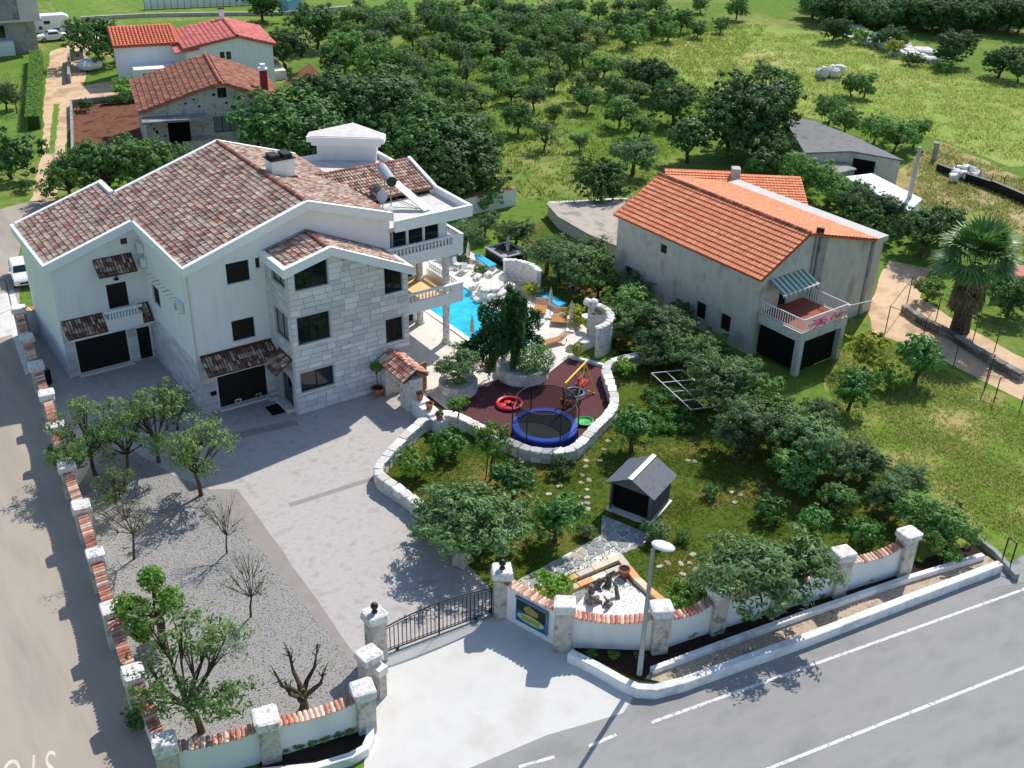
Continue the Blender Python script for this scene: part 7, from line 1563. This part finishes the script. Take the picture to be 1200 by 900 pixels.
def hedge(label, a, c, w_, h):
    a, c = G(*a), G(*c); rr = random.Random(6); t = thing('clipped_hedge', a, label, 'hedge'); d = c-a; b = MB(); D = d.normalized(); S_ = Vector((-D.y,D.x,0)); core = MB(); core.obox((a+c)/2, math.atan2(d.y,d.x), d.length, w_*.8, 0, h*.92); core.build('stems', MATS['leaf_oak'], t)
    for i in range(9000):
        u = rr.random(); f_ = rr.choice((0,1,2,2)); v = rr.uniform(-.5,.5); z_ = rr.random()*h
        if f_ == 2: z_ = h*rr.uniform(.93,1.04); n_ = Vector((0,0,1))
        else: v = -.5 if f_ == 0 else .5; n_ = S_*(1 if f_ else -1)
        leaf(b, a+d*u+S_*v*w_+Vector((0,0,z_))+rand_unit(rr)*.06, (n_+rand_unit(rr)*.6).normalized(), rr, .2, .12)
    b.build('leaves', MATS['leaf_bright'], t)
hedge('long clipped bright green hedge along the dirt track', (41,152), (44,72), 1.5, 1.6)
# ------------------------------------------------------------------ grass one could not count
def tufts(name, label, pts, n, h, cols, seed=0, w_=.03, blades=4, spread=.12):
    leafmat(name+'_blade', cols, .5, 0); poly = [G(*p) for p in pts]; rr = random.Random(seed); x0, x1 = min(p.x for p in poly), max(p.x for p in poly); y0, y1 = min(p.y for p in poly), max(p.y for p in poly); b = MB(); k = 0; tries = 0
    while k < n and tries < n*8:
        tries += 1; x, y = rr.uniform(x0,x1), rr.uniform(y0,y1); ins = False
        for i in range(len(poly)):
            p, q = poly[i], poly[i-1]
            if (p.y > y) != (q.y > y) and x < (q.x-p.x)*(y-p.y)/(q.y-p.y)+p.x: ins = not ins
        if not ins or noise.noise(Vector((x*.35,y*.35,seed))) < rr.uniform(-.5,.35): continue
        k += 1; s = rr.uniform(.5,1.3)*h
        for j in range(blades):
            a = rr.uniform(0,6.28); e = Vector((math.cos(a),math.sin(a),0)); o = Vector((x,y,0))+e*rr.uniform(0,spread); sd_ = Vector((-e.y,e.x,0))*w_*rr.uniform(.7,1.4); b.add([o-sd_, o+sd_, o+e*s*rr.uniform(.2,.6)+Vector((0,0,s))], [(0,1,2)])
    b.build(name, MATS[name+'_blade'], None, label=label, cat='grass', kind='stuff')
tufts('field_grass', 'wild green and straw-coloured grass of the field', [(985,405),(1030,392),(1100,430),(1215,490),(1215,640),(1180,650),(1090,600),(1000,520),(965,440)], 12000, .15, [(140,172,70),(196,188,120),(122,156,60),(212,200,142),(154,180,84)], 1)
tufts('grove_grass', 'rough grass under the olive grove', [(430,100),(480,40),(760,20),(900,30),(830,120),(760,230),(640,240),(590,220),(560,160)], 14000, .35, [(128,162,62),(108,142,52),(146,170,76),(164,170,98)], 2, .06, 3, .3)
tufts('meadow_tall_grass', 'tall pale grass of the meadow', [(690,62),(840,38),(975,42),(1210,105),(1210,200),(1100,165),(930,135),(880,95),(780,90)], 13000, .35, [(170,192,96),(148,176,78),(200,196,128),(188,190,110)], 3, .07, 3, .35)
tufts('lawn_grass_tufts', 'mown lawn grass of the front garden', [(490,502),(458,540),(452,580),(545,660),(590,685),(640,690),(850,700),(1070,640),(1040,560),(960,500),(860,440),(790,415),(725,420),(695,505),(620,540),(560,508)], 20000, .1, [(112,142,52),(94,122,42),(138,142,70),(126,154,58)], 4, .03, 4, .12)
tufts('yard_grass', 'thin grass in the dry yard', [(1062,195),(1100,168),(1210,215),(1210,330),(1150,245),(1080,262)], 4000, .28, [(160,166,92),(190,180,124),(130,148,72)], 5, .05, 3, .3)

# pale rubble bank at the top of the meadow
rr = random.Random(31); t = thing('rubble_bank', G(1020,48), 'pale rubble bank with loose stones above the meadow', 'rubble')
for k in range(60):
    u = rr.random(); p = G(990+u*95+rr.uniform(-6,6), 36+u*32+rr.uniform(-6,6)); s = rr.uniform(.7,2.0); piece('rubble_stone', RK[k % 4], 'rough_stone', t, (p.x,p.y,.2), rr.uniform(0,6), (s*1.5,s*1.2,s*.7))
for k in range(7): plant_px((SB+GV)[k % 6], 985+k*19+rr.uniform(-6,6), 34+k*7+rr.uniform(-6,6), rr.uniform(7,13), name='shrub', label='scrubby bush growing on the pale rubble bank', cat='bush', group='bushes on the rubble bank')
